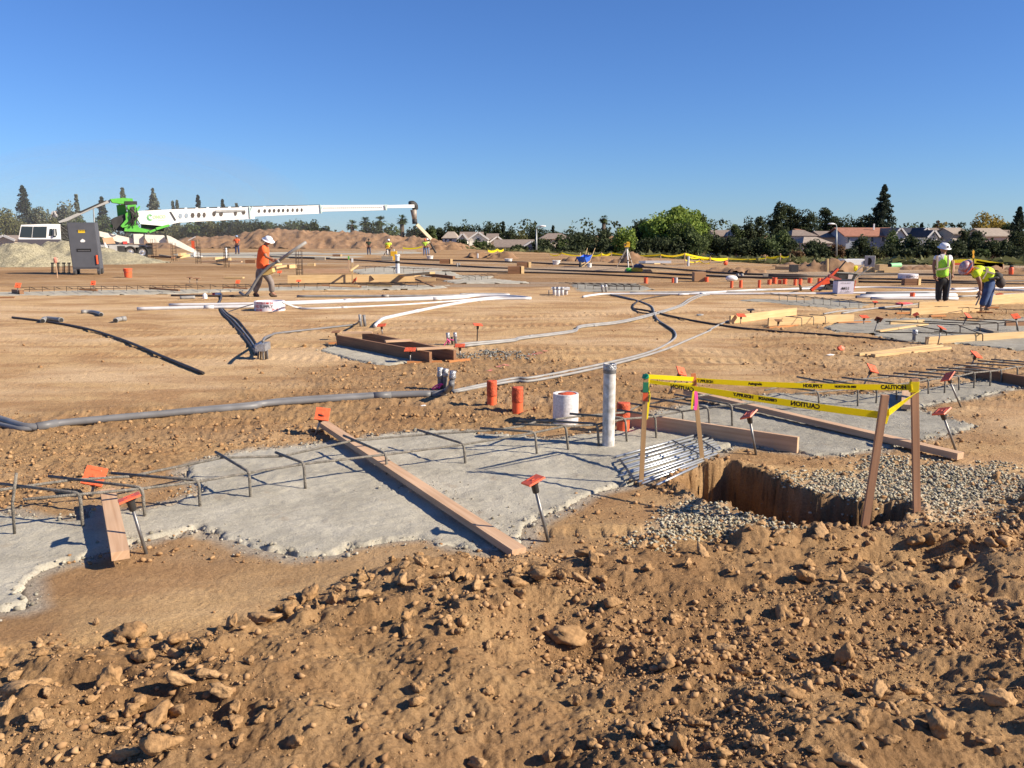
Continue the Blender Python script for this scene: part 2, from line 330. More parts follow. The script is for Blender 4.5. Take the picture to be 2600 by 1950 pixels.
def terrain(X, Y, full=True):
    X = np.asarray(X, float); Y = np.asarray(Y, float)
    z = macro(X, Y) + .012 * fbm(X * .5, Y * .5, 3, 5) * sst(60, 20, Y) + .05 * fbm(X * .12, Y * .2, 3, 9) * sst(14, 40, Y)
    near = Y < 24
    if near.any():
        x, y = X[near], Y[near]
        wob = .10 * fbm(x * 1.7, y * 1.7, 3, 21)
        f = sst(-.05, .22, psd(FRONT, x, y) + wob * 1.3)
        rg = sst(-.3, .3, psd(ROUGH, x, y) + wob * 3); rr = sst(-.3, .3, psd(RIGHTROUGH, x, y) + wob * 3)
        d1 = fbm(x * 2.2 + .3 * y, y * 2.8, 5, 31, .55); rid = 1 - np.abs(fbm(x * 1.3, y * 3.0 + .5 * x, 4, 41))
        fine = fbm(x * 14, y * 14, 4, 51, .65); fine2 = fbm(x * 40, y * 40, 2, 61)
        z0 = .0035 * fine + .0018 * fine2
        for (ta, tb, tw) in ((8.6, .22, .16), (9.35, .22, .16), (12.6, -.12, .2), (13.7, -.12, .2), (17.5, .3, .2), (19.0, .3, .2), (5.3, -.02, .1)):
            dd = (y - ta - tb * x - .25 * np.sin(x * .35 + ta)); z0 = z0 - (.012 + .006 * np.sign(np.sin(x * 38))) * np.exp(-(dd / tw) ** 4) + .008 * np.exp(-((np.abs(dd) - tw * 1.3) / .05) ** 2)
        hill = fbm(x * .9 + .4 * y, y * 1.5 - .2 * x, 2, 33); rid = 1 - np.abs(fbm(x * 1.1 + .5 * y, y * 2.1, 2, 43)); lump = np.maximum(0, fbm(x * 5.5, y * 5.5, 3, 81)) * sst(-.1, .5, fbm(x * 1.2, y * 1.6, 3, 83)); zf = .05 + .10 * hill + .085 * (rid - .6) + .055 * d1 + .06 * lump + .010 * fine + .005 * fine2
        zf = zf * (1 - .5 * sst(2.8, 1.2, y))
        zz = z0 + f * zf + (1 - f) * np.maximum(rg, rr * .8) * (.018 * d1 + .014 * fine + .004 * fine2 + .006)
        sl = np.maximum.reduce([psd(SLAB1, x, y), psd(SLAB2, x, y), psd(SLAB3, x, y)])
        zz = zz * (1 - sst(-.05, .05, sl)) - .06 * sst(.0, .09, sl)
        pd = psd(PIT, x, y) + .085 * fbm(x * 4.5, y * 4.5, 5, 71, .6) + .02 * fine
        slope = np.interp(x, [1.2, 2.0, 3.0], [.06, .12, .15])
        zz = zz - 1.05 * sst(0, 1, np.clip(pd / slope, 0, 1)) + .03 * np.exp(-(pd + .04) ** 2 / .006) * (1 + fine)
        z[near] += zz
    return z
def tz(x, y):
    return float(terrain(np.array([x]), np.array([y]))[0])
def hit(c, px, py):
    """where the ray meets the terrain"""
    z = 0.
    for _ in range(5):
        p = gp(c, px, py, z); z = .5 * z + .5 * tz(p.x, p.y)
    p = gp(c, px, py, z); return p

SOIL = soil_material()
def build_ground():
    ys = [-.8, 0., .6, 1.0]; y = 1.3
    while y < 3000:
        ys.append(y); d = min(.00078 * y * y, .0075 * y)
        if 5.4 < y < 7.6: d = min(d, .018)
        if y > 80: d = .03 * y
        y += max(d, .004)
    ys = np.array(ys); t = np.concatenate([-np.geomspace(3., .86, 50)[:-1], np.linspace(-.86, .86, 1150), np.geomspace(.86, 3., 50)[1:]])
    Yg, Tg = np.meshgrid(ys, t, indexing='ij'); Xg = (Yg + 1) * Tg; X = Xg.ravel(); Y = Yg.ravel()
    Z = terrain(X, Y); nr, nc = Yg.shape
    i = np.arange(nr - 1)[:, None] * nc + np.arange(nc - 1)[None, :]; i = i.ravel()
    F = np.stack([i, i + 1, i + nc + 1, i + nc], 1)
    o = npmesh('ground', np.stack([X, Y, Z], 1), F, SOIL, True); me = o.data
    near = Y < 30; mo = np.zeros(len(X)); ce = np.zeros(len(X)); x, y = X[near], Y[near]
    wob = .25 * fbm(x * 1.2, y * 1.2, 4, 91)
    f = sst(-.1, .3, psd(FRONT, x, y) + wob * .4); rg = sst(-.5, .6, psd(ROUGH, x, y) + wob * 2.5); rr = sst(-.5, .5, psd(RIGHTROUGH, x, y) + wob * 2)
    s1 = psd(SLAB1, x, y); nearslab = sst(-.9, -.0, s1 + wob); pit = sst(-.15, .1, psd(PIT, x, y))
    mo[near] = np.clip(np.maximum.reduce([f * (.75 + .25 * fbm(x * 3, y * 3, 3, 95)), rg * .62, rr * .35, nearslab * .55, pit]), 0, 1)  # pit walls darkest: damp soil with the hole's shade painted in
    g2 = np.maximum(psd(GRAV1, x, y), psd(GRAV2, x, y)); ce[near] = np.clip(.75 * sst(-.12, .0, s1 + wob * .25) + .35 * sst(-.05, .1, g2), 0, .85) * (1 - pit)
    far = ~near; xf, yf = X[far], Y[far]
    mo[far] = .42 + .45 * sst(-.2, .6, fbm(xf * .08, yf * .35, 4, 97))
    ce[far] = .4 * sst(.25, .55, fbm(xf * .06, yf * .25, 3, 99)) * sst(70, 50, yf)
    e = lip(xf / yf); mo[far] = np.maximum(mo[far], sst(e - 2, e + 20, yf) * .9)
    for nm, a in (('moist_shade', mo), ('cement', ce)):
        at_ = me.attributes.new(nm, 'FLOAT', 'POINT'); at_.data.foreach_set('value', a.astype(np.float32))
    tag(o, kind='structure')
build_ground()

# ---------------------------------------------------------------- concrete footings
def concrete_mat():
    m = bpy.data.materials.new("concrete"); m.use_nodes = True; nt = m.node_tree; n = nt.nodes; l = nt.links; b = n['Principled BSDF']
    tc = n.new('ShaderNodeTexCoord')
    def noise(sc, det, ro=.55, dis=0.):
        z = n.new('ShaderNodeTexNoise'); z.inputs['Scale'].default_value = sc; z.inputs['Detail'].default_value = det; z.inputs['Roughness'].default_value = ro; z.inputs['Distortion'].default_value = dis; l.new(tc.outputs['Object'], z.inputs['Vector']); return z.outputs[0]
    r = n.new('ShaderNodeValToRGB'); l.new(noise(2.2, 8, .62, .3), r.inputs[0]); r.color_ramp.elements[0].position = .32; r.color_ramp.elements[0].color = (.34, .315, .25, 1)
    r.color_ramp.elements[1].position = .66; r.color_ramp.elements[1].color = (.49, .46, .375, 1)
    g = n.new('ShaderNodeMapRange'); l.new(noise(90, 4, .7), g.inputs[0]); g.inputs[1].default_value = .3; g.inputs[2].default_value = .62; g.inputs[3].default_value = .72; g.inputs[4].default_value = 1.05
    mx = n.new('ShaderNodeMix'); mx.data_type = 'RGBA'; mx.blend_type = 'MULTIPLY'; mx.inputs[0].default_value = 1; l.new(r.outputs[0], mx.inputs[6]); l.new(g.outputs[0], mx.inputs[7])
    sx = n.new('ShaderNodeSeparateXYZ'); l.new(tc.outputs['Object'], sx.inputs[0]); dm = n.new('ShaderNodeMapRange'); l.new(sx.outputs[0], dm.inputs[0]); dm.inputs[1].default_value = .2; dm.inputs[2].default_value = 2.6; dm.inputs[4].default_value = .8
    dx = n.new('ShaderNodeMix'); dx.data_type = 'RGBA'; dx.blend_type = 'MULTIPLY'; l.new(dm.outputs[0], dx.inputs[0]); l.new(mx.outputs[2], dx.inputs[6]); dx.inputs[7].default_value = (.70, .71, .73, 1)
    sr = n.new('ShaderNodeMapRange'); l.new(noise(5, 9, .7, .4), sr.inputs[0]); sr.inputs[1].default_value = .58; sr.inputs[2].default_value = .70; sr.inputs[4].default_value = .55
    ds = n.new('ShaderNodeMix'); ds.data_type = 'RGBA'; l.new(sr.outputs[0], ds.inputs[0]); l.new(dx.outputs[2], ds.inputs[6]); ds.inputs[7].default_value = (.27, .21, .15, 1)
    l.new(ds.outputs[2], b.inputs['Base Color']); b.inputs['Roughness'].default_value = .85; b.inputs['Specular IOR Level'].default_value = .3
    b1 = n.new('ShaderNodeBump'); b1.inputs['Strength'].default_value = .9; b1.inputs['Distance'].default_value = .012; l.new(noise(42, 7, .75), b1.inputs['Height'])
    l.new(b1.outputs[0], b.inputs['Normal']); return m
CONC = concrete_mat()
def slab(poly, res, label, wob=.05, zt=.012, resy=None):
    P = np.array([(p.x, p.y) for p in poly]); x0, y0 = P.min(0) - .2; x1, y1 = P.max(0) + .2; resy = resy or res
    xs = np.arange(x0, x1, res); ys = np.arange(y0, y1, resy); X, Y = np.meshgrid(xs, ys); sd = psd(poly, X, Y) + wob * fbm(X * 2.5, Y * 2.5, 4, 111) + wob * .9 * vn(X * 9, Y * 9, 3) + wob * .5 * vn(X * 25, Y * 25, 4)
    e = max(res, .04)
    prof = sst(-e, e * 1.2, sd); Z = -.07 + (.07 + zt) * prof + (.0055 * fbm(X * 16, Y * 22, 3, 121, .6) + .006 * fbm(X * 2, Y * 2, 3, 131)) * prof
    Z += .008 * np.exp(-((sd - e * .8) / (e * .8)) ** 2) * (.6 + 1.0 * vn(X * 38, Y * 38, 5))
    Z += macro(X, Y)
    nr, nc = X.shape; keep = sd > -e; K = keep[:-1, :-1] & keep[1:, :-1] & keep[:-1, 1:] & keep[1:, 1:]
    i = (np.arange(nr - 1)[:, None] * nc + np.arange(nc - 1)[None, :])[K]; F = np.stack([i, i + 1, i + nc + 1, i + nc], 1)
    used, inv = np.unique(F, return_inverse=True); V = np.stack([X.ravel(), Y.ravel(), Z.ravel()], 1)[used]
    o = npmesh('concrete_footing', V, inv.reshape(F.shape), CONC, True); tag(o, label, 'footing', 'poured concrete footings'); return o
slab(SLAB1, .018, 'long ragged-edged grey concrete footing in front with bent rebar hoops standing in it')
slab(SLAB2, .03, 'small grey concrete footing under the brown timber formwork in the middle', .03)
slab(SLAB3, .05, 'dark grey footing at the right carrying tangled rebar and pale form boards', .12)
FL = {'left': 'thin grey concrete strip with a row of rebar hoops behind the walking orange-shirted worker', 'mid': 'pale grey concrete patch behind the long white pipes', 'mid2': 'grey concrete strip beside the white standpipe and scattered planks',
      'loop': 'grey concrete footing with hoops behind the crossing grey conduits', 'right': 'grey concrete footing with hoops beside the white numbered carton', 'far': 'farthest grey concrete strip before the dirt berm'}
for k, pl in SLABS_FAR.items(): slab(pl, .12 if k != 'far' else .4, FL[k], .1, .02, .12)

# ---------------------------------------------------------------- clods, stones, gravel
def rockmesh(sub, seed, k=9, flat=.8):
    r_ = np.random.default_rng(seed); V, F = ICO[sub]; V = V.copy(); N = r_.normal(size=(k, 3)); N /= np.linalg.norm(N, axis=1)[:, None]; D = r_.uniform(.42, .95, k)
    dots = V @ N.T; r = np.where(dots > .05, D / np.maximum(dots, .05), 9).min(1); r = np.minimum(r, 1.05)
    V = V * r[:, None]
    q = np.zeros(len(V))
    for j in range(34):
        fq = r_.uniform(2.5, 16); w = r_.normal(size=3); w *= fq / np.linalg.norm(w); q += .11 * (2.5 / fq) ** .8 * np.sin(V @ w + r_.uniform(0, 6.28))
    V *= (1 + q * (1 if sub > 1 else .35))[:, None]
    if sub == 1: V *= r_.uniform(.82, 1.15, len(V))[:, None]
    V *= np.array([r_.uniform(.95, 1.3), r_.uniform(.65, .95), flat * r_.uniform(.75, 1.1)]); return V, F
CLOD = mat('clod_earth', (.35, .212, .102), .95, vary=.3, vs=4, bump=.55, bs=2.2, spec=.1, detail=8)
CLOD2 = mat('clod_earth_pale', (.40, .252, .128), .95, vary=.3, vs=4, bump=.55, bs=2.2, spec=.1, detail=8)
GRV = mat('gravel_stone', (.36, .335, .275), .85, vary=.0, spec=.25)
def gravel_mat(name, cols, per=.5):
    m = bpy.data.materials.new(name); m.use_nodes = True; n = m.node_tree.nodes; l = m.node_tree.links; b = n['Principled BSDF']
    a = n.new('ShaderNodeAttribute'); a.attribute_name = 'tone'; r = n.new('ShaderNodeValToRGB'); l.new(a.outputs['Fac'], r.inputs[0]); r.color_ramp.interpolation = 'LINEAR'
    for i, c in enumerate(cols):
        e = r.color_ramp.elements[i] if i < 2 else r.color_ramp.elements.new(.5)
        e.position = i / (len(cols) - 1) if i < 2 else e.position; e.color = (*c, 1)
    if len(cols) == 3:
        r.color_ramp.elements[0].position = 0; r.color_ramp.elements[0].color = (*cols[0], 1); r.color_ramp.elements[1].position = .5; r.color_ramp.elements[1].color = (*cols[1], 1); r.color_ramp.elements[2].position = 1; r.color_ramp.elements[2].color = (*cols[2], 1)
    l.new(r.outputs[0], b.inputs['Base Color']); b.inputs['Roughness'].default_value = .92; b.inputs['Specular IOR Level'].default_value = .2
    return m
GRAVEL = gravel_mat('gravel_mix', [(.17, .155, .11), (.33, .30, .22), (.50, .46, .35)])
CRUMB = gravel_mat('crumb_earth', [(.24, .137, .066), (.33, .197, .095), (.42, .268, .138)])
CEMC = gravel_mat('crumb_cement', [(.17, .155, .12), (.28, .26, .21), (.42, .39, .32)])
def scatter(name, pts, rad, m, label, cat, sub=1, nvar=10, flat=.75, sink=.25, kind='stuff'):
    """pts (n,2), rad (n,): one mesh of stones resting on the ground"""
    Z = terrain(pts[:, 0], pts[:, 1]); Z = np.where(psd(SLAB1, pts[:, 0], pts[:, 1]) > .03, .010, Z); n = len(pts); Vs = []; Fs = []; Ts = []; off = 0
    var = [rockmesh(sub, 500 + i, 7, flat) for i in range(nvar)]; which = rng.integers(0, nvar, n); ang = rng.uniform(0, 6.28, n)
    tone = rng.random(n)
    for k in range(nvar):
        I = np.where(which == k)[0]
        if not len(I): continue
        V, F = var[k]; c, s_ = np.cos(ang[I])[:, None], np.sin(ang[I])[:, None]
        x = (V[None, :, 0] * c - V[None, :, 1] * s_) * rad[I][:, None]; y = (V[None, :, 0] * s_ + V[None, :, 1] * c) * rad[I][:, None]; z = V[None, :, 2] * rad[I][:, None]
        W = np.stack([x + pts[I, 0][:, None], y + pts[I, 1][:, None], z + (Z[I] + rad[I] * (flat - sink) * .8)[:, None]], 2).reshape(-1, 3)
        G = (F[None] + (np.arange(len(I)) * len(V))[:, None, None]).reshape(-1, 3) + off; off += len(W); Vs.append(W); Fs.append(G); Ts.append(np.repeat(tone[I], len(V)))
    o = npmesh(name, np.concatenate(Vs), np.concatenate(Fs), m, sub > 1); at_ = o.data.attributes.new('tone', 'FLOAT', 'POINT'); at_.data.foreach_set('value', np.concatenate(Ts).astype(np.float32))
    return tag(o, label, cat, None, kind)
def fan_points(n, y0, y1, t=.72, pw=2.0):
    u = rng.random(n); y = (y0 ** -pw + u * (y1 ** -pw - y0 ** -pw)) ** (-1 / pw) if pw else y0 + u * (y1 - y0)
    return np.stack([rng.uniform(-t, t, n) * (y + .5), y], 1)
def keep_by(pts, dens):
    return pts[rng.random(len(pts)) < dens]
pitd = lambda p: psd(PIT, p[:, 0], p[:, 1])
# foreground: many small clods
p = np.stack([rng.uniform(-7, 7, 210000), rng.uniform(1.6, 7.0, 210000)], 1); p = p[np.abs(p[:, 0]) < .9 * (p[:, 1] + 1)]
fd = psd(FRONT, p[:, 0], p[:, 1]); cl = fbm(p[:, 0] * 1.4, p[:, 1] * 1.8, 4, 141); p = p[(rng.random(len(p)) < sst(-.12, .1, fd) * (.13 + .87 * sst(-.1, .5, cl)))]
p = p[pitd(p) < .05]
rad = .0032 * (1 - rng.random(len(p))) ** -.52; rad = np.minimum(rad, .022)
scatter('dirt_clods', p, rad, CRUMB, 'small crumbs of brown earth strewn over the rough foreground', 'clods', 1)
# rough bands behind the slab
p = fan_points(85000, 4.6, 22, .9, 1.0); x, y = p[:, 0], p[:, 1]; w = .3 * fbm(x * 1.5, y * 1.5, 4, 151)
rgn = sst(-.4, .3, psd(ROUGH, x, y) + w * 2) + .55 * sst(-.3, .4, psd(RIGHTROUGH, x, y) + w * 2) + .035 + .25 * sst(-.5, -.05, psd(SLAB1, x, y) + w) + .5 * sst(-.35, .0, psd(PIT, x, y))
q = (rng.random(len(p)) < rgn * (.25 + .75 * sst(-.2, .5, fbm(x * 1.1, y * 1.3, 4, 161)))) & (psd(SLAB1, x, y) < .09 * rng.random(len(x)) ** 2) & (psd(FRONT, x, y) < 0) & (psd(PIT, x, y) < .02) & (psd(SLAB3, x, y) < 0); p = p[q]
rad = np.minimum(.0048 * (1 - rng.random(len(p))) ** -.48, .03) * np.interp(p[:, 1], [5, 20], [.8, 1.7])
scatter('soil_crumbs', p, rad, CRUMB, 'loose soil crumbs around the footings and pipes', 'soil', 1)
# gravel
def in_poly_points(poly, n, soft=.1, sd=1):
    P = np.array([(q.x, q.y) for q in poly]); a = P.min(0) - .3; b = P.max(0) + .3; p = rng.uniform(a, b, (n, 2)); d = psd(poly, p[:, 0], p[:, 1]) + .22 * fbm(p[:, 0] * 2.5, p[:, 1] * 2.5, 3, 171)
    return p[rng.random(n) < sst(-soft, soft, d)]
p = np.concatenate([in_poly_points(GRAV1, 5600, .16), in_poly_points(GRAV2, 15500, .28)]); p = p[(pitd(p) < .04 + .2 * rng.random(len(p)) ** 2) & (psd(SLAB1, p[:, 0], p[:, 1]) < 0)]
scatter('gravel', p, rng.uniform(.0065, .0175, len(p)), GRAVEL, 'grey green crushed stone spilled around the pit', 'gravel', 1, 14, .7)
# crumbs of concrete along the slab edges
def edge_points(poly, dens, spread):
    out = []
    for i in range(len(poly)):
        a, b = poly[i], poly[(i + 1) % len(poly)]; n = int((a - b).length * dens)
        if n: t = rng.random(n)[:, None]; out.append(np.array([[a.x, a.y]]) * (1 - t) + np.array([[b.x, b.y]]) * t + rng.normal(0, spread, (n, 2)))
    return np.concatenate(out)
p = np.concatenate([edge_points(SLAB1, 60, .05), edge_points(SLAB2, 60, .035), edge_points(SLAB3, 25, .1)]); p = p[np.abs(p[:, 0]) < .8 * p[:, 1]]
a_, b_ = gp('X', 780, 1110), gp('X', 1290, 1390); t_ = rng.random(420)[:, None]; q = np.array([[a_.x, a_.y]]) * (1 - t_) + np.array([[b_.x, b_.y]]) * t_ + rng.normal(0, .16, (420, 2)) + np.array([[.08, 0]]); q = q[psd(SLAB1, q[:, 0], q[:, 1]) > .03]; q = q[rng.random(len(q)) < sst(-.1, .5, fbm(q[:, 0] * 3, q[:, 1] * 3, 3, 7))]; p = np.concatenate([p, q])
scatter('concrete_crumbs', p, np.minimum(.005 * (1 - rng.random(len(p))) ** -.45, .022), CEMC, 'lumpy crumbs of concrete along the ragged footing edges', 'rubble', 1, 10, .8, .1)
# dark gravel patch in the middle
MP = gpoly(('H', [(-300, 200), (30, 175), (200, 150), (330, 160), (430, 195), (400, 220), (200, 225), (0, 215), (-200, 225)])); p = in_poly_points(MP, 900, .1)
scatter('dark_gravel', p, rng.uniform(.012, .026, len(p)), gravel_mat('gravel_dark', [(.1, .1, .09), (.2, .2, .18), (.34, .33, .29)]), 'dark grey gravel patch by the pink paint marks', 'gravel', 1)
# clumpy gravel in far field right
# individual clods: 300 largest
RM = []
for i in range(14):
    V, F = rockmesh(3, 900 + i, 10, .85); me = bpy.data.meshes.new('dirt_clod'); me.from_pydata(V.tolist(), [], F.tolist()); me.polygons.foreach_set('use_smooth', [True] * len(F)); me.materials.append(CLOD if i % 3 else CLOD2); RM.append(me)
def clod(loc, r, i, sc=(1, 1, 1), rz=0., label=None, group='dirt clods in the rough foreground', nm='dirt_clod', sink=.3):
    o = bpy.data.objects.new(nm, RM[i % 14]); COL.objects.link(o); o.location = (loc[0], loc[1], loc[2] + r * sc[2] * (.8 - sink)); o.scale = (r * sc[0], r * sc[1], r * sc[2]); o.rotation_euler = (rnd.uniform(-.3, .3), rnd.uniform(-.3, .3), rz)
    tag(o, label or 'lump of dry brown earth among many on the rough foreground soil', 'dirt clod', group); return o
# those one can point to: (crop, px, py of centre, radius px, scale, label)
BIG = [('U', 598, 640, 92, (.85, .9, 1), 'big egg-shaped smooth tan boulder of earth at the lower left'), ('U', 75, 680, 92, (1.1, .9, .75), 'wide flattish clod cut by the lower left picture edge'), ('U', 228, 690, 56, (1, 1, .95), 'round clod between the wide flat clod and the egg-shaped boulder'),
       ('U', 860, 840, 100, (1.25, .8, .72), 'long slanting rough boulder below the egg-shaped one'), ('U', 905, 1000, 92, (.9, .9, 1.05), 'upright two-humped pale clod at the bottom left'), ('U', 1250, 690, 66, (1, .9, .9), 'rounded wedge clod right of the long slanting boulder'),
       ('U', 2045, 135, 56, (1, .9, 1), 'smooth round clod at the crest of the spoil ridge'), ('U', 1630, 225, 62, (1, .8, 1.0), 'pale craggy clod casting a long shadow on the ridge left of centre'), ('U', 1725, 130, 62, (1.1, .9, .8), 'shaded rough lump behind the pale craggy clod'),
       ('U', 725, 335, 82, (1.25, .8, .62), 'low pointed clod with a dark left face on the left ridge'), ('U', 690, 1030, 70, (1.1, .9, .8), 'half shaded clod tucked left of the two-humped one'), ('U', 195, 820, 60, (.9, .9, .9), 'pear-shaped clod under the round left clod'),
       ('V', 1195, 370, 112, (1.05, .8, .8), 'largest grey-brown angular boulder near the middle of the foreground'), ('V', 1760, 510, 76, (1.05, .9, .8), 'rounded boulder with deep shadow right of the angular one'), ('V', 1820, 985, 76, (.9, .8, 1), 'blocky pale-edged clod at the bottom right of centre'),
       ('V', 55, 135, 0, (1, 1, 1), None), ('V', 350, 650, 44, (1, .9, .95), 'faceted clod in shadow, lower middle left'), ('V', 330, 945, 50, (1, .9, .85), 'round clod near the bottom middle left'), ('V', 300, 275, 42, (.9, .9, 1), 'upright pale clod on the middle ridge'), ('V', 700, 1090, 55, (1, .9, .9), 'clod cut by the bottom picture edge'),
       ('V', 1795, 262, 34, (1, 1, 1), 'small round ball of earth right of the angular boulder'), ('V', 1245, 725, 40, (.9, .9, 1), 'small blocky clod below the angular boulder'),
       ('W', 860, 30, 84, (1.05, .8, .75), 'smooth pointed stone standing out on the right spoil ridge'), ('W', 1110, 540, 76, (.8, .9, 1), 'pale crumbly clod half sunk in the slope at the right'), ('W', 1330, 755, 84, (1.15, .9, .7), 'mottled flat boulder low on the right'), ('W', 835, 325, 54, (1, .9, .8), 'smooth curved clod below the pointed stone'),
       ('W', 815, 985, 45, (1.1, .8, .8), 'oval clod at the lower right edge of the frame'), ('W', 60, 1090, 0, (1, 1, 1), None),
       ('M', 1480, 1110, 88, (1.15, .9, .72), 'large domed stone just outside the pit by the last stake'), ('M', 600, 1085, 92, (1.1, .8, .34), 'flat slab-like stone on the near lip of the pit'), ('M', 1340, 1190, 80, (1.1, .9, .8), 'dark rounded boulder below the domed stone'), ('M', 1985, 665, 50, (1, .8, .75), 'brown stone lying alone on the grey gravel at the right'),
       ('M', 1750, 1165, 68, (1, .9, .85), 'clod right of the dark rounded boulder'), ('M', 1940, 1200, 55, (1, .9, .9), 'shaded clod at the right spoil bank'), ('M', 60, 1360, 30, (1, 1, .9), 'small clod lying on the smooth slope near the pit'), ('M', 160, 1480, 50, (.9, .9, .95), 'split clod left of the pointed stone'),
       ('L', 225, 1140, 92, (1.1, .9, .8), 'crumbly brown mass on the ridge below the beam end'), ('L', 395, 1155, 48, (.9, .8, 1), 'upright flat-faced clod on the ridge'), ('L', 922, 1030, 46, (.85, .9, 1), 'oval pale stone below the gravel spill'), ('L', 1410, 1040, 46, (1, .9, .85), 'smooth domed clod near the spoil crest'), ('L', 1650, 865, 42, (.9, .9, 1), 'angular block below the gravel heap'),
       ('L', 1135, 905, 48, (.9, .8, .95), 'blocky clod at the foot of the gravel spill'), ('L', 820, 1370, 80, (.9, .9, .8), 'broken crumbly mass at the middle of the ridge'), ('L', 1040, 910, 48, (1, .9, .8), 'shaded clod left of the blocky one'), ('L', 1300, 1490, 50, (1, .9, .9), 'rounded lump with black shadow in the middle hollow'), ('L', 1750, 1100, 46, (1.1, .8, .8), 'oval yellowish clod right of the domed clod'),
       ('K', 577, 1503, 44, (1, .9, 1), 'lone round clod left of the spoil ridge below the footing'), ('K', 1010, 1500, 76, (1.05, .9, .85), 'big dark-sided lump of the ridge under the footing'), ('K', 1330, 1460, 58, (1, .9, .9), 'lump behind the crumbly ridge clods'), ('K', 1140, 1540, 60, (.8, .9, 1), 'upright rounded lump on the ridge'), ('K', 1945, 1515, 74, (1.2, .8, .8), 'long slanting lump on the ridge'), ('K', 2110, 1430, 70, (1.1, .9, .8), 'large cracked lump right of the beam end'), ('K', 1600, 1540, 66, (1, .9, .8), 'broad lump in the middle of the ridge'),
       ('J', 765, 1520, 38, (.8, .9, 1), 'standing pebble-like clod in front of the left beam'), ('G', 545, 430, 26, (1, .9, .9), 'small stone lying alone left of the formwork'), ('G', 1340, 660, 26, (1, .9, .9), 'brown stone between formwork and big conduit'), ('G', 960, 600, 16, (1, 1, .9), 'pebble in front of the small footing')]
used_xy = []
for i, (c, px, py, rp, scl, lab) in enumerate(BIG):
    if not rp: continue
    s = CR[c][2]; p = hit(c, px, py + rp * .55); depth = p.y * cp_ + (CAM_H - p.z) * sp_; r = rp * s / FPX * depth
    clod((p.x, p.y + r * .3, tz(p.x, p.y)), r, i * 5 + 1, scl, rnd.uniform(0, 6), lab, None, 'boulder' if r > .09 else 'dirt_clod', .18); used_xy.append((p.x, p.y, r))
n = 0; tries = 0; RCL = np.random.default_rng(77)
ridge = gpoly(('X', [(640, 1600), (700, 1480), (1000, 1440), (1300, 1440), (1500, 1400), (1600, 1450), (1500, 1560), (1100, 1560), (800, 1600)]))
leftz = gpoly(('X', [(0, 1640), (420, 1580), (620, 1700), (640, 1950), (0, 1950)])); rightz = gpoly(('X', [(2050, 1350), (2600, 1240), (2600, 1500), (2300, 1560), (2100, 1450)]))
while n < 243 and tries < 9000:
    tries += 1; y = RCL.uniform(2.4, 6.2); x = RCL.uniform(-.7, .7) * y; X1, Y1 = np.array([x]), np.array([y])
    if psd(FRONT, X1, Y1)[0] < .02 or psd(PIT, X1, Y1)[0] > -.02: continue
    dn = .22 + .9 * (psd(ridge, X1, Y1)[0] > 0) + .6 * (psd(leftz, X1, Y1)[0] > 0) + .5 * (psd(rightz, X1, Y1)[0] > 0)
    if RCL.random() > dn: continue
    r = min(.024 * (1 - RCL.random()) ** -.38, .062)
    if any((x - a) ** 2 + (y - b) ** 2 < (r + c_) ** 2 * .75 for a, b, c_ in used_xy): continue
    used_xy.append((x, y, r)); clod((x, y, tz(x, y)), r, n, (1, RCL.uniform(.75, 1), RCL.uniform(.7, 1)), RCL.uniform(0, 6)); n += 1
# ---------------------------------------------------------------- shared materials
REBAR = mat('rebar_steel', (.27, .245, .205), .75, .15, vary=.45, vs=30, bump=.9, bs=140)
REBAR_D = mat('rebar_rusty', (.085, .06, .045), .75, .2, vary=.4, vs=30, bump=.9, bs=140)
ORG = mat('orange_plastic', (.85, .13, .045), .5, vary=.15, vs=30)
ORG_D = mat('orange_wrap', (.62, .10, .035), .75, vary=.45, vs=28, bump=.5, bs=60)
BLKP = mat('black_plastic', (.035, .033, .032), .5, vary=.3, vs=20)
STEEL = mat('dull_steel', (.22, .215, .21), .45, .7, vary=.3, vs=20)
WOOD_R = wood('form_lumber', (.68, .46, .29), (.54, .33, .19))
WOOD_Y = wood('new_pine', (.72, .52, .27), (.60, .39, .17))
WOOD_B = wood('brown_form_lumber', (.33, .165, .08), (.21, .10, .045))
WOOD_G = wood('cement_greyed_lumber', (.42, .37, .29), (.30, .25, .19))
GREYC = mat('grey_conduit', (.17, .17, .175), .5, vary=.25, vs=6, spec=.4)
LGREYC = mat('pale_grey_conduit', (.27, .265, .255), .5, vary=.25, vs=5)
WHITEC = mat('white_pvc', (.56, .56, .57), .4, vary=.12, vs=5)
DARKC = mat('black_conduit', (.06, .045, .036), .6, vary=.4, vs=6)
TAPE = mat('silver_tape', (.45, .46, .48), .35, .6, vary=.4, vs=30, bump=.8, bs=60)
PINK = mat('pink_ribbon', (.85, .07, .32), .6)
YEL = mat('yellow_tape', (.90, .78, .02), .45)
def translucent(m, f):
    n = m.node_tree.nodes; l = m.node_tree.links; b = n['Principled BSDF']; t = n.new('ShaderNodeBsdfTranslucent'); x = n.new('ShaderNodeMixShader'); x.inputs[0].default_value = f
    if b.inputs['Base Color'].is_linked: l.new(b.inputs['Base Color'].links[0].from_socket, t.inputs[0])
    else: t.inputs[0].default_value = b.inputs['Base Color'].default_value
    l.new(b.outputs[0], x.inputs[1]); l.new(t.outputs[0], x.inputs[2]); l.new(x.outputs[0], n['Material Output'].inputs[0])
translucent(YEL, .5)
BLACK = mat('black_ink', (.01, .01, .01), .7)
GALV = mat('galvanised_steel', (.55, .58, .60), .42, .8, vary=.2, vs=12)
WHITE = mat('white_paint', (.78, .78, .76), .45, vary=.06, vs=3)
DUSTW = mat('dusty_white', (.66, .62, .54), .7, vary=.15, vs=4)
RUB = mat('tyre_rubber', (.03, .03, .03), .8, vary=.3, vs=8)
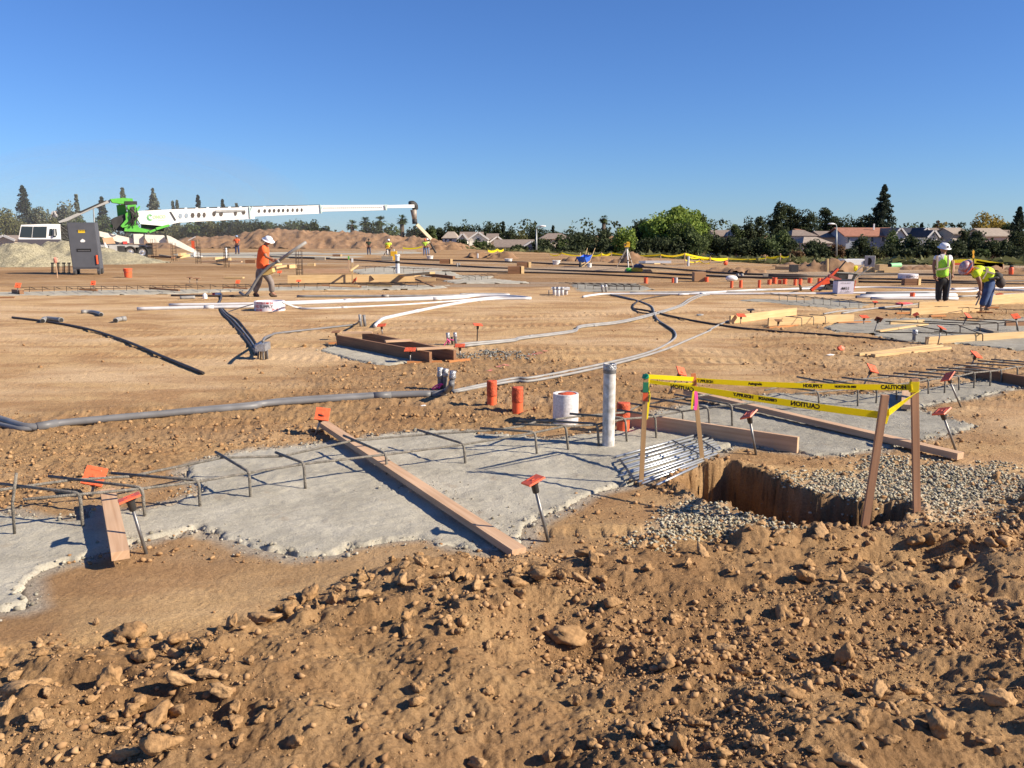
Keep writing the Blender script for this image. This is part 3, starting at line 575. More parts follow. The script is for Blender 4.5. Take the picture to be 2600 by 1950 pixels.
GRN = mat('green_paint', (.11, .46, .06), .45, vary=.15, vs=4)
REDI = mat('red_ink', (.6, .06, .05), .7)

# ---------------------------------------------------------------- rebar hoops
def hoop_pts(end, bend, foot, r=.045):
    a = (end - bend).normalized(); b = (foot - bend).normalized(); out = [end]
    for k in range(6):
        t = k / 5; out.append(bend + a * r * (1 - t) ** 2 + b * r * t ** 2)
    out.append(foot - Vector((0, 0, .03))); return out
def cage(c, hoops, label, longs=2, r=.0085, seg=6, m=None, ext=(.3, .3), group='rebar cages standing in footings', nz=0.):
    """hoops: list of (end px, bend px, foot px)"""
    m = m or REBAR; feet = [gp(c2, *f) for c2, e, b, f in hoops]; root = thing('rebar_cage', feet[0], label, 'rebar', group); B = []; E = []
    for (c2, e, b, f), ft in zip(hoops, feet):
        bd = up(ft, c2, *b); bd.z = max(bd.z, .06); en = gp(c2, *e, z=bd.z); B.append(bd); E.append(en)
        MB().tube(hoop_pts(en, bd, ft), r, seg).build('hoop', m, root, True)
    ordr = sorted(range(len(B)), key=lambda i: B[i].x)
    if longs >= 1:
        P = [B[i] + Vector((0, 0, -.012)) + (E[i] - B[i]).normalized() * .02 for i in ordr]; P = [P[0] + (P[0] - P[1]).normalized() * ext[0]] + P + [P[-1] + (P[-1] - P[-2]).normalized() * ext[1]]
        MB().tube(P, r * .9, seg).build('long_bar', m, root, True)
    if longs >= 2:
        P = [E[i].lerp(B[i], .22) + Vector((0, 0, -.012)) for i in ordr]; P = [P[0] + (P[0] - P[1]).normalized() * ext[0]] + P + [P[-1] + (P[-1] - P[-2]).normalized() * ext[1]]
        MB().tube(P, r * .9, seg).build('long_bar', m, root, True)
    return root
front = [('J', (0, 405), (640, 480), (665, 760)), ('J', (390, 345), (1140, 435), (1165, 680)), ('J', (895, 320), (1595, 378), (1605, 600)), ('J', (1730, 150), (2000, 310), (2010, 525)),
         ('K', (0, 470), (225, 555), (240, 770)), ('K', (545, 335), (885, 480), (895, 655)), ('K', (1140, 290), (1508, 400), (1525, 570)), ('K', (1640, 275), (2080, 305), (2100, 490)),
         ('H', (320, 750), (745, 757), (772, 960)), ('H', (370, 712), (1000, 745), (1015, 930)), ('H', (1160, 635), (1465, 680), (1475, 865)), ('H', (780, 665), (1225, 700), (1240, 900)),
         ('H', (1240, 580), (1685, 640), (1690, 735)), ('H', (1430, 540), (1890, 612), (1905, 770)), ('H', (1620, 510), (2078, 590), (2085, 770))]
cage('J', front, 'long rebar cage of bent hoops along the front footing, cement splashed', 2, .0108, 8)
MB_ = MB().tube([gp('J', 120, 850, -.03), up(gp('J', 120, 850), 'J', 100, 560), up(gp('J', 120, 850), 'J', 132, 320)], .0095, 8)
one(MB_, 'rebar_stake', REBAR, 'straight upright rebar pin crossing the hoops at the left picture edge', 'rebar', None, True)
right = [('I', (150, 750), (560, 800), (575, 970)), ('I', (390, 685), (878, 775), (880, 925)), ('I', (600, 705), (1035, 775), (1025, 905)), ('I', (750, 690), (1190, 745), (1190, 880)), ('I', (1040, 670), (1445, 702), (1445, 830)), ('I', (1165, 655), (1580, 690), (1575, 820)), ('I', (1285, 640), (1692, 675), (1690, 800)),
         ('I', (1425, 625), (1818, 645), (1810, 780)), ('I', (1515, 610), (1943, 635), (1940, 765)), ('I', (1645, 585), (2030, 625), (2030, 735)), ('I', (1745, 573), (2160, 600), (2160, 690)), ('I', (1840, 555), (2290, 590), (2290, 680)), ('I', (1950, 545), (2400, 580), (2400, 670))]
cage('I', right, 'rebar cage with closely spaced long dark hoops reaching the right picture edge', 2, .0105, 7, REBAR)
r2 = [('I', (1100, 240), (1700, 268), (1700, 335)), ('I', (1400, 240), (1860, 258), (1858, 325)), ('I', (1560, 225), (2005, 250), (2002, 325)), ('I', (1700, 210), (2150, 240), (2160, 320)), ('S', (-500, 470), (1440, 490), (1440, 650)), ('I', (1350, 275), (1590, 320), (1590, 360))]
cage('I', r2, 'tangled dark rebar hoops on the footing behind the pale stacked boards', 1, .010, 5, REBAR_D)
def row(c, a, b, n, hgt, dx, dy, label, m=None, r=.008, longs=2, jit=0.0, ext=(.3, .3)):
    H = []
    for k in range(n):
        t = k / (n - 1); px = a[0] + (b[0] - a[0]) * t + rnd.uniform(-jit, jit); py = a[1] + (b[1] - a[1]) * t
        H.append((c, (px + dx, py - hgt + dy), (px, py - hgt), (px, py)))
    return cage(c, H, label, longs, r, 5, m or REBAR_D, ext)
row('A', (260, 1030), (2130, 1005), 19, 48, 62, 22, 'row of small dark hoops behind the loose grey elbows at the left', jit=8, r=.009)
row('B', (705, 1000), (1900, 985), 12, 45, 55, 5, 'row of dark hoops in front of the long yellow board', jit=8, r=.009)
row('C', (650, 930), (865, 915), 5, 35, -60, -14, 'few dark hoops on the footing right of the piled planks')
row('C', (1590, 1005), (2120, 1015), 9, 50, -110, -12, 'row of hoops on the footing behind the white four-pipe junction', jit=6)
row('D', (120, 1195), (495, 1200), 6, 45, -90, -8, 'hoops standing left of the paired grey connectors on the middle footing', jit=4)
row('E', (90, 1110), (780, 1168), 10, 58, -80, -18, 'row of hoops in front of the white numbered carton', REBAR, longs=2, jit=8)
row('I', (1620, 165), (2212, 190), 5, 45, -90, 6, 'small hoops in front of the pale formwork by the bending worker', REBAR_D, .007, 1, 12)
row('I', (430, 285), (620, 270), 3, 75, -130, -10, 'hoops beside the splashed pale formwork at the right', REBAR, .008, 0)
row('B', (530, 760), (860, 752), 4, 45, -30, -6, 'low hoops behind the legs of the orange-shirted worker')
row('B', (1450, 850), (1950, 870), 7, 45, 50, -5, 'hoops around the far white standpipe', jit=6)

def rebar_column(c, x0, x1, ytop, ybase, label, group='upright rebar columns'):
    b = gp(c, (x0 + x1) / 2, ybase); root = thing('rebar_column', b, label, 'rebar column', group)
    w = (gp(c, x1, ybase) - gp(c, x0, ybase)).length / 2; h = up(b, c, (x0 + x1) / 2, ytop).z
    for sx in (-1, 0, 1):
        for sy in (-1, 1):
            if sx == 0 and sy == 1: continue
            q = b + Vector((sx * w, sy * w * .8, 0)); MB().tube([q, q + Vector((rnd.uniform(-.02, .02), 0, h * rnd.uniform(.96, 1.03)))], .013, 5).build('upright_bar', REBAR_D, root, True)
    for k in range(6):
        z = h * (.12 + .14 * k); q = [b + Vector((sx * w, sy * w * .8, z)) for sx, sy in ((-1, -1), (1, -1), (1, 1), (-1, 1), (-1, -1))]; MB().tube(q, .009, 4).build('tie', REBAR_D, root)
rebar_column('A', 1318, 1352, 570, 745, 'upright rebar column just right of the truck wheels')
rebar_column('A', 1488, 1525, 600, 760, 'upright rebar column crossing the white outrigger leg')
rebar_column('A', 1697, 1735, 572, 785, 'upright rebar column by the orange trench stake')
rebar_column('A', 1942, 1978, 625, 815, 'upright rebar column around a white standpipe')
rebar_column('B', 865, 912, 665, 888, 'tallest rebar column right of the worker in the orange shirt')
rebar_column('B', 10, 30, 630, 745, 'narrow rebar column left of the worker in the orange shirt')
one(MB().tube([gp('A', 1955, 760), up(gp('A', 1955, 760), 'A', 1955, 645)], .06, 10), 'standpipe', WHITE, 'white standpipe inside a rebar column', 'pipe', None, True)

# ---------------------------------------------------------------- form stakes with square orange caps
def stake(c, base, top, label, size=.115, tilt=(0, 0), m_cap=None, rz=0., dy=0., pin=None, group='capped steel form stakes'):
    b = gp(c, *base); t = up(b, c, *top, dy); root = thing('form_stake', b, label, 'form stake', group)
    ax = (t - b).normalized(); MB().tube([b - ax * .06, t - ax * .02], .0105, 8).build('pin', pin or STEEL, root, True)
    MB().lathe(t - ax * .075, [(.017, 0), (.021, .005), (.023, .05), (.034, .066), (.036, .073)], 12, ax).build('cap_socket', BLKP, root, True, .7)
    Z = (ax + Vector((0, -1, 0)) * math.tan(tilt[0]) + Vector((1, 0, 0)) * math.tan(tilt[1])).normalized(); X = Vector((math.cos(rz), math.sin(rz), 0)); X = (X - Z * X.dot(Z)).normalized(); Y = Z.cross(X)
    s = size / 2; mb = MB(); mb.frame_box(t, X * s, Y * s, Z * .011, .96); mb.frame_box(t + Z * .011, X * s * .16, Y * s * .16, Z * .003, .8)
    for q in (-1, 1): mb.frame_box(t + Z * .0112 + Y * s * .62 * q, X * s * .5, Y * s * .045, Z * .002, .9)
    mb.build('cap', m_cap or ORG, root); return root
stake('J', (738, 500), (757, 345), 'stake with large orange cap tipped back behind the short left board', .145, (R(50), R(12)), rz=-.15)
stake('J', (1172, 960), (1040, 525), 'shiny stake with flat orange cap leaning beside the short left board', .125, (R(2), R(-6)), rz=.5)
stake('G', (635, 1155), (690, 985), 'stake with orange cap facing the camera at the far end of the long beam', .13, (R(50), R(-8)), rz=-.1)
stake('K', (2192, 1200), (2068, 700), 'stake with edge-on orange cap between long beam end and pit', .115, (R(4), R(-8)), rz=.45)
stake('I', (62, 1308), (5, 990), 'black-collared stake in front of the on-edge board by the pit', .12, (0, R(-22)), rz=.6)
stake('I', (1666, 1278), (1552, 965), 'stake at the right end of the long flat board behind the caution tape', .12, (0, R(-4)), rz=.5)
stake('I', (1706, 928), (1602, 685), 'leaning stake right of the tape stakes among the dark hoops', .13, (0, R(-26)), rz=.3)
stake('H', (1570, 510), (1672, 325), 'orange capped stake seen behind the tape near the green ribbon', .12, (R(35), R(12)), rz=.2)
stake('I', (905, 790), (995, 620), 'tilted stake with red-orange cap above the middle of the tape', .13, (R(32), R(6)), rz=.1)
stake('I', (1785, 605), (1828, 508), 'capped stake at the ends of the long dark hoops, right side', .14, (R(26), R(6)), rz=.3)
stake('I', (1520, 430), (1550, 292), 'stake with dark red cap in front of the pale upright board', .12, (R(14), R(12)), rz=.3)
stake('I', (1010, 325), (1045, 225), 'stake whose cap faces away and looks black', .13, (R(-40), R(10)), rz=.1, m_cap=mat('backlit_orange_plastic', (.12, .02, .015), .6))  # backlit cap: its shade is put into the near-black plastic colour
stake('I', (1362, 258), (1345, 185), 'thin capped stake in front of the standing worker', .11, (R(20), R(-14)))
stake('I', (1718, 276), (1762, 196), 'orange capped stake in front of the bending worker', .15, (R(30), R(4)), rz=.2)
stake('I', (2168, 326), (2145, 200), 'stake with bright cap and white rag at the right edge', .14, (R(34), R(8)), rz=.1)
stake('I', (1228, 168), (1235, 95), 'stake beside the pink-painted board end', .12, (R(10), R(14)))
stake('I', (1015, 140), (1018, 84), 'stake left of the pink-painted board', .12, (R(12), 0))
stake('I', (925, 265), (930, 203), 'stake at the right end of the splashed formwork', .16, (R(14), 0))
stake('I', (238, 290), (242, 234), 'rust-coloured stake in front of the splashed formwork', .13, (R(12), 0), m_cap=WOOD_B)
stake('G', (806, 392), (800, 325), 'stake at the far left corner of the brown formwork', .15, (R(8), 0), m_cap=WOOD_B)
stake('G', (1172, 345), (1165, 272), 'stake behind the brown formwork', .16, (R(12), 0), m_cap=ORG_D)
stake('G', (1396, 575), (1394, 468), 'rusty stake at the near long side of the brown formwork', .16, (R(12), 0), m_cap=ORG_D)
stake('G', (1796, 540), (1794, 436), 'rusty stake at the near right corner of the brown formwork', .15, (R(12), 0), m_cap=ORG_D)
stake('G', (1932, 396), (1938, 268), 'thin stake with orange cap standing alone behind the formwork', .16, (R(6), R(3)), rz=.2, pin=REBAR_D)
stake('D', (1635, 1460), (1633, 1395), 'black capped stake behind the splashed formwork', .16, (R(8), 0), m_cap=BLKP)
stake('D', (1530, 1535), (1536, 1452), 'red stake left of the splashed formwork', .18, (R(14), 0))
stake('A', (150, 1050), (155, 968), 'orange capped stake at the far left hoops', .17, (R(55), 0))
stake('A', (805, 1030), (805, 948), 'orange capped stake in the hoop row below the grey steel box', .15, (R(65), 0))
stake('A', (2055, 985), (2055, 938), 'orange capped stake left of the walking worker', .15, (R(50), 0))
stake('A', (1640, 950), (1640, 900), 'rusty stake left of a matching one beyond the left hoops', .2, (R(5), 0), m_cap=WOOD_B)
stake('A', (1702, 962), (1702, 908), 'rusty stake just right of a matching one beyond the left hoops', .24, (R(5), 0), m_cap=WOOD_B)
stake('B', (715, 882), (713, 853), 'small capped stake between the worker and the rebar column', .2, (R(30), 0))
stake('B', (878, 990), (878, 930), 'red capped stake against the left end of the long yellow board', .16, (R(18), 0))
stake('B', (1705, 890), (1705, 818), 'dark stake beside the far white standpipe', .24, (R(4), 0), m_cap=BLKP)
stake('B', (1500, 940), (1515, 905), 'black capped stake leaning on the long yellow board', .2, (R(-20), R(30)), m_cap=BLKP)
stake('B', (1375, 945), (1362, 925), 'low capped stake in front of the long yellow board', .22, (R(30), R(-14)))
stake('C', (425, 892), (450, 872), 'black capped stake tilted at the right end of the piled planks', .18, (R(-20), R(30)), m_cap=BLKP)
stake('E', (2000, 1065), (1998, 1045), 'small dark red stake behind the bending worker', .18, (R(6), 0), m_cap=ORG_D)

# ---------------------------------------------------------------- lumber
def board(c, a, b, w, h, m, label, z=(0., 0.), nm='wooden_board', group=None, cat='board', c2=None):
    p0 = gp(c, *a, z=z[0]); p1 = gp(c2 or c, *b, z=z[1]); mb = MB().beam(p0, p1, w, h); return one(mb, nm, m, label, cat, group)
board('G', (700, 1080), (1318, 1412), .092, .046, WOOD_R, 'long pale beam lying across the grey footing in front', (.055, .03), 'timber_beam', cat='beam', c2='X')
board('J', (868, 500), (970, 1015), .094, .05, WOOD_R, 'short wide board end bridging the footing at the left', (.09, .055), 'timber_beam', cat='beam')
board('X', (1600, 1082), (2025, 1150), .04, .14, WOOD_R, 'brown board on edge behind the galvanised rods', (0, 0), 'form_board')
board('X', (1742, 1000), (2438, 1166), .09, .055, WOOD_R, 'longest flat board crossing the footing behind the caution tape', (.05, .02), 'timber_beam', cat='beam')
board('I', (1268, 800), (1262, 945), .09, .05, WOOD_R, 'short board end seen between the two right tape stakes', (.06, .03))
board('X', (2452, 954), (2640, 990), .04, .13, WOOD_B, 'dark brown board on edge under the hoops at the right edge', (0, 0), 'form_board')
board('S', (370, 700), (2250, 585), .04, .13, WOOD_Y, 'pale upright board running to the right edge through the hoops', (0, 0), 'form_board')
board('I', (885, 515), (1500, 440), .04, .04, WOOD_Y, 'left board of the three pale boards lying side by side', (0, 0), group='three pale boards side by side')
board('I', (945, 520), (1555, 447), .04, .038, WOOD_Y, 'middle board of the three pale boards lying side by side', (0, 0), group='three pale boards side by side')
board('I', (1000, 524), (1612, 462), .085, .042, WOOD_Y, 'wide right board of the three pale boards lying side by side', (0, 0), group='three pale boards side by side')
board('I', (1040, 325), (1430, 265), .09, .03, WOOD_Y, 'pale plank dropped on the wet footing behind the blue-grey stub', (.02, .02))
board('S', (1360, 400), (1690, 490), .1, .04, WOOD_G, 'cement-smeared plank slanting under the far hoops', (.03, .01))
board('I', (2060, 280), (2230, 275), .05, .1, WOOD_B, 'dark board at the right edge under the white-ragged stake', (0, 0))
# formworks
def formwork(c, sides, cross, kick, label, m, h, t=.04, mk=None):
    b = gp(c, *sides[0][0]); root = thing('concrete_formwork', b, label, 'formwork', None)
    for a, e in sides: MB().beam(gp(c, *a), gp(c, *e), t, h).build('side_board', m, root)
    for a, e in cross: MB().beam(gp(c, *a, z=h + .002), gp(c, *e, z=h + .002), .085, .03).build('cross_board', WOOD_Y if m is WOOD_Y else WOOD_R, root)
    for a, e in kick: MB().beam(gp(c, *a), gp(c, *e), .07, .035).build('kicker', mk or ORGW, root)
ORGW = wood('orange_stained_lumber', (.62, .27, .09), (.48, .18, .05))
formwork('G', [((815, 432), (1560, 582)), ((1020, 402), (1755, 568))], [((850, 338), (1090, 336)), ((1195, 408), (1400, 398)), ((1445, 470), (1740, 455))], [((740, 425), (925, 420)), ((1370, 580), (1650, 574)), ((1700, 572), (1868, 556))], 'brown timber box formwork on its own small footing in the middle', WOOD_B, .175, .045)
formwork('E', [((0, 1320), (735, 1285)), ((-330, 1300), (240, 1225))], [], [((0, 1345), (250, 1322)), ((600, 1300), (880, 1290))], 'pale cement-splashed formwork with diagonal brace shadows right of the conduit loop', WOOD_Y, .17, .04)
formwork('E', [((1232, 1226), (1820, 1196)), ((1300, 1165), (1800, 1150))], [], [((1105, 1215), (1300, 1210)), ((1400, 1240), (1530, 1236)), ((1800, 1205), (1940, 1210))], 'pale formwork at the feet of the two workers in vests', WOOD_Y, .155)
formwork('E', [((1685, 1148), (2260, 1120)), ((1900, 1100), (2280, 1070))], [], [((1750, 1165), (1990, 1165))], 'pale formwork behind the bending worker reaching the right edge', WOOD_Y, .14)
def braces(c, pts, label):
    for a, b in pts:
        p = gp(c, *a); q = up(p, c, *b, .25); one(MB().beam(p, q, .05, .03), 'brace', WOOD_B, label, 'brace', 'braces of the pale formwork')
board('S', (-300, 330), (330, 300), .04, .08, WOOD_Y, 'thin pale board at the foot of the standing worker', (.0, .0))
# far lumber in the middle distance
board('B', (785, 950), (1880, 935), .05, .30, WOOD_Y, 'long bright yellow board on edge behind the row of hoops', (0, 0), 'form_board')
board('B', (910, 905), (1650, 905), .05, .08, WOOD_R, 'thin board lying behind the long yellow board', (.02, .02))
board('B', (920, 862), (1340, 862), .05, .2, WOOD_R, 'shorter orange-brown board on edge right of the rebar column', (0, 0), 'form_board')
board('B', (1640, 905), (2035, 870), .2, .08, WOOD_Y, 'raised plank leaning up to the right over the pile', (.05, .45))
board('B', (1580, 930), (1920, 885), .15, .06, WOOD_Y, 'plank lying slanted under the raised plank', (.03, .12))
board('C', (280, 885), (520, 915), .12, .12, WOOD_B, 'dark red plank at the right end of the pile', (.1, .03))
board('B', (1800, 930), (2060, 930), .12, .1, WOOD_Y, 'short pale board in front of the dark red plank', (.02, .02))
board('B', (1080, 975), (1420, 988), .12, .05, WOOD_B, 'dark plank with pale face on the hoops before the long yellow board', (.12, .05))
board('B', (1150, 972), (1400, 980), .1, .05, WOOD_Y, 'pale plank lying on the dark plank before the long yellow board', (.19, .16))
board('B', (1480, 975), (1680, 980), .1, .06, WOOD_Y, 'short pale plank right of the dark and pale pair', (.05, .04))
board('B', (1390, 962), (1800, 966), .06, .04, REBAR_D, 'long thin dark batten on the hoops', (.1, .1))
board('B', (1890, 920), (2050, 985), .06, .04, WOOD_B, 'thin dark batten sloping down at the end of the hoop row', (.2, .0))
board('A', (1295, 1000), (1550, 1018), .1, .05, WOOD_B, 'thin plank lying in the left hoop row', (.1, .05))
board('A', (690, 1010), (840, 1018), .1, .06, WOOD_B, 'dark plank with grey face by the orange capped stake', (.08, .05))
board('A', (1930, 990), (2140, 1002), .1, .05, WOOD_B, 'thin dark plank left of the walking worker', (.1, .05))
board('A', (120, 1040), (190, 1050), .12, .14, WOOD_B, 'short dark block under the far left stake', (0, 0), 'wood_block')
board('B', (680, 825), (780, 805), .12, .1, WOOD_Y, 'pale plank end right of the worker in orange', (.02, .1))
board('B', (790, 822), (855, 818), .15, .2, WOOD_Y, 'short pale block beside the tall rebar column', (0, 0), 'wood_block')
board('B', (660, 798), (725, 795), .2, .12, WOOD_Y, 'small offcut behind the worker in orange', (0, 0), 'wood_block')
board('B', (960, 805), (1020, 805), .3, .18, WOOD_Y, 'yellow offcut behind the tall rebar column', (0, 0), 'wood_block')
board('B', (425, 782), (510, 782), .3, .25, WOOD_B, 'dark red form box behind the worker in orange', (0, 0), 'wood_block')
board('A', (1750, 770), (2090, 772), .2, .1, WOOD_R, 'board lying flat right of the third rebar column', (0, 0))
board('A', (1880, 768), (1985, 752), .2, .15, WOOD_Y, 'tilted pale board in the scrap pile at the column with white pipe', (.1, .3))
board('A', (1850, 748), (1930, 742), .15, .15, WOOD_Y, 'small pale board on top of the scrap pile', (.25, .25))
board('A', (1320, 725), (1500, 735), .3, .12, WOOD_B, 'dark plank among scrap behind the second rebar column', (.1, .1))
board('A', (1380, 712), (1490, 728), .15, .1, WOOD_G, 'greyed plank on the scrap behind the second rebar column', (.25, .15))
board('A', (1540, 735), (1630, 720), .3, .2, WOOD_Y, 'pale scrap wood at the outrigger foot', (0, .1))
board('A', (1550, 715), (1600, 708), .2, .2, WOOD_Y, 'upper pale scrap board at the outrigger foot', (.2, .2))
board('A', (1945, 908), (2105, 908), .25, .06, WOOD_Y, 'flat pale plank on the dirt left of the worker in orange', (0, 0))
board('A', (0, 1082), (125, 1080), .1, .05, WOOD_B, 'thin plank at the left picture edge below the hoops', (0, 0))
# bracing timbers standing by the yellow board
for (px, y0, y1, lab, mm) in ((1311, 860, 745, 'tall thin lath stake with green top behind the yellow board', WOOD_R), (1342, 945, 770, 'tall pale lath stake in front of the yellow board', WOOD_Y)):
    b = gp('B', px, y0); root = thing('lath_stake', b, lab, 'lath stake', None); t = up(b, 'B', px, y1); MB().beam(b, t, .06, .03, (0, 1, 0)).build('shaft', mm, root)
    MB().beam(t, t + Vector((0, 0, .16)), .065, .035, (0, 1, 0)).build('tip', GRN if px < 1320 else WHITE, root)
board('B', (1322, 850), (1392, 800), .06, .05, WOOD_Y, 'short diagonal lath nailed across the two tall stakes', (.45, .62))
blocks = [('B', 1018, 1105, 750, .22, 'dark-sided block with pale top behind the tall column', 0), ('B', 1172, 1248, 722, .2, 'brown block with pale end near the far dark-clothed worker', 1), ('C', 395, 500, 782, .3, 'stacked brown timbers with yellow end below the hanging chute', 1), ('C', 1062, 1178, 815, .3, 'timber block with yellow end at the end of the dark pipe line', 1),
          ('C', 985, 1115, 868, .35, 'timber stack with ragged yellow end in front of the others', 1), ('B', 1595, 1690, 753, .3, 'dark box beside the far tripod', 0), ('E', 1180, 1312, 970, .25, 'timber block with yellow end beside the standing worker', 1), ('D', 1762, 1812, 1075, .2, 'small pale crate beside the orange pipe stubs', 0)]
for c, x0, x1, yb, h, lab, endy in blocks:
    a, b = gp(c, x0, yb), gp(c, x1, yb); hh = h; root = thing('timber_block', (a + b) / 2, lab, 'timber block', 'timber blocks on the pad'); w = (b - a).length; d = w * .5
    for k in range(2):
        MB().beam(a + Vector((0, d / 2, k * hh / 2)), a.lerp(b, .8 if endy else 1.) + Vector((0, d / 2, k * hh / 2)), d, hh / 2 - .01).build('timber', WOOD_B if endy else WOOD_G, root)
    if endy: MB().beam(a.lerp(b, .8) + Vector((.003, d / 2, 0)), b + Vector((0, d / 2 + .05, 0)), d * 1.02, hh).build('end_block', WOOD_Y, root)

# ---------------------------------------------------------------- conduits
def conduit(spec, r, m, label, nm='conduit', n=5, z=None, couplings=(), cat='conduit', seg=8, hollow=False, lift=0.):
    P = [gp(c, x, y, (r if len(q) < 1 else q[0]) + lift) for (c, x, y, *q) in spec]; S = smooth_path(P, n)
    root = thing(nm, S[0], label, cat, 'grey and white conduits across the pad'); MB().tube(S, r, seg).build('pipe', m, root, True)
    for k in couplings:
        i = min(len(S) - 2, max(1, int(k * (len(S) - 1)))); d = (S[i + 1] - S[i - 1]).normalized(); MB().tube([S[i] - d * r * 2.6, S[i] + d * r * 2.6], r * 1.18, max(seg, 8)).build('coupling', m, root, True)
    if hollow:
        d = (S[0] - S[1]).normalized(); MB().tube([S[0] + d * .001, S[0] + d * .004], r * .72, 8).build('opening', BLACK, root)
    return root
# big conduit from the left to the stubs in the middle
conduit([('F', -700, 880), ('F', -250, 955), ('F', 0, 1025), ('F', 230, 1088), ('F', 500, 1055), ('F', 960, 1012), ('F', 1500, 965), ('F', 2000, 925), ('G', 250, 898), ('G', 800, 862), ('G', 1250, 832), ('G', 1560, 826)], .037, GREYC, 'large grey conduit sweeping in from the left picture edge', couplings=(.33, .9), seg=12)
conduit([('F', -700, 920), ('F', -250, 1000), ('F', 60, 1082), ('F', 230, 1102), ('F', 600, 1052), ('F', 1400, 962), ('F', 2000, 905), ('G', 400, 868), ('G', 1000, 830), ('G', 1420, 812), ('G', 1620, 812)], .025, GREYC, 'thinner grey conduit lying against the large one from the left', couplings=(), seg=8)
conduit([('G', 1560, 826), ('G', 1620, 822), ('G', 1680, 800, .06), ('G', 1712, 770, .14), ('G', 1728, 740, .22)], .034, GREYC, 'curved elbow joining the large conduit to the taped stubs', couplings=(.25,), seg=10)
conduit([('G', 1735, 800), ('G', 2212, 700), ('H', 500, 372), ('H', 1060, 262), ('H', 1400, 176), ('H', 1560, 105), ('H', 1628, 50), ('H', 1615, 0), ('D', 780, 1560), ('D', 690, 1500), ('D', 650, 1440), ('D', 640, 1385), ('D', 600, 1345), ('D', 480, 1300), ('D', 300, 1255), ('D', 150, 1230)], .019, LGREYC, 'thin conduit curving up from the taped stubs into the black loop', couplings=(.4,))
conduit([('G', 1745, 808), ('G', 2212, 722), ('H', 500, 398), ('H', 1060, 285), ('H', 1500, 165), ('H', 1740, 68), ('H', 1900, 0), ('D', 1230, 1590), ('D', 1340, 1535), ('D', 1500, 1478), ('D', 1700, 1450), ('D', 1900, 1440)], .019, LGREYC, 'lower of the two thin conduits from the taped stubs, passing behind the white standpipe', couplings=(.55,))
conduit([('G', 1760, 432), ('G', 1850, 418), ('G', 2212, 388), ('H', 400, 52), ('H', 800, 0), ('C', 1620, 1318), ('D', 300, 1512), ('D', 640, 1432), ('D', 900, 1352), ('D', 1000, 1288), ('D', 1100, 1246), ('D', 1180, 1236)], .024, LGREYC, 'upper pale conduit running diagonally from the ribboned stubs across the pad', couplings=(.3, .6))
conduit([('G', 1800, 440), ('G', 2212, 398), ('H', 400, 62), ('H', 800, 10), ('C', 1620, 1330), ('D', 300, 1526), ('D', 640, 1446), ('D', 920, 1358), ('D', 1020, 1300), ('D', 1130, 1252), ('D', 1210, 1240)], .022, LGREYC, 'lower pale conduit paired with the diagonal one across the pad', couplings=(.45,))
conduit([('D', 200, 1240), ('D', 400, 1290), ('D', 480, 1300), ('D', 435, 1340), ('D', 440, 1385), ('D', 500, 1420), ('D', 640, 1445), ('D', 690, 1500), ('D', 790, 1570), ('D', 850, 1612)], .018, DARKC, 'black conduit forming the left side of the loop', couplings=())
conduit([('D', 810, 1240), ('D', 640, 1265), ('D', 500, 1300), ('D', 440, 1345), ('D', 440, 1380), ('D', 540, 1395), ('D', 640, 1415), ('D', 900, 1475), ('D', 1200, 1530), ('D', 1500, 1575), ('D', 1800, 1605), ('I', 250, 322), ('I', 600, 345), ('I', 1000, 378), ('I', 1270, 405), ('I', 1330, 390)], .02, DARKC, 'long black conduit from the loop to the right footing', couplings=(.3,))
# white pipes on the left
conduit([('A', 1185, 1172), ('A', 1700, 1160), ('A', 2212, 1150), ('B', 750, 1130), ('B', 1300, 1110), ('B', 2212, 1080), ('C', 700, 1060), ('C', 1000, 1062), ('C', 1180, 1080)], .045, WHITEC, 'white pipe whose open end lies farthest left', couplings=(.17, .6), hollow=True, seg=10)
conduit([('A', 1460, 1138), ('A', 2212, 1128), ('B', 750, 1118), ('B', 1300, 1098), ('B', 2212, 1068), ('C', 700, 1052), ('C', 1000, 1052)], .042, WHITEC, 'white pipe behind the farthest left one', couplings=(.5,), hollow=True, seg=10)
conduit([('B', 865, 1064), ('B', 1480, 1062), ('B', 2212, 1058), ('C', 600, 1046), ('C', 900, 1045), ('C', 990, 1052)], .04, LGREYC, 'light grey pipe above the white ones with an open left end', couplings=(.27,), hollow=True, seg=10)
conduit([('B', 745, 1118, .25), ('B', 800, 1140, .12), ('B', 880, 1162), ('B', 1030, 1168), ('B', 1700, 1140), ('B', 2212, 1105), ('C', 900, 1070), ('C', 1150, 1082)], .026, WHITEC, 'thin white pipe drooping out of the round carton', couplings=(.3, .5))
conduit([('B', 1540, 1318), ('B', 1600, 1262), ('B', 1700, 1235), ('B', 1900, 1192), ('B', 2212, 1130), ('C', 800, 1090), ('C', 1180, 1082)], .04, WHITEC, 'white pipe with a bend, nearest of the white run', couplings=(.5, .8), seg=10)
conduit([('A', 1555, 1076), ('A', 1685, 1072)], .05, LGREYC, 'short grey pipe lying left of the paint can', hollow=True)
conduit([('A', 1480, 1055), ('A', 1900, 1060), ('A', 2150, 1055)], .03, DARKC, 'thin dark pipe behind the paint can')
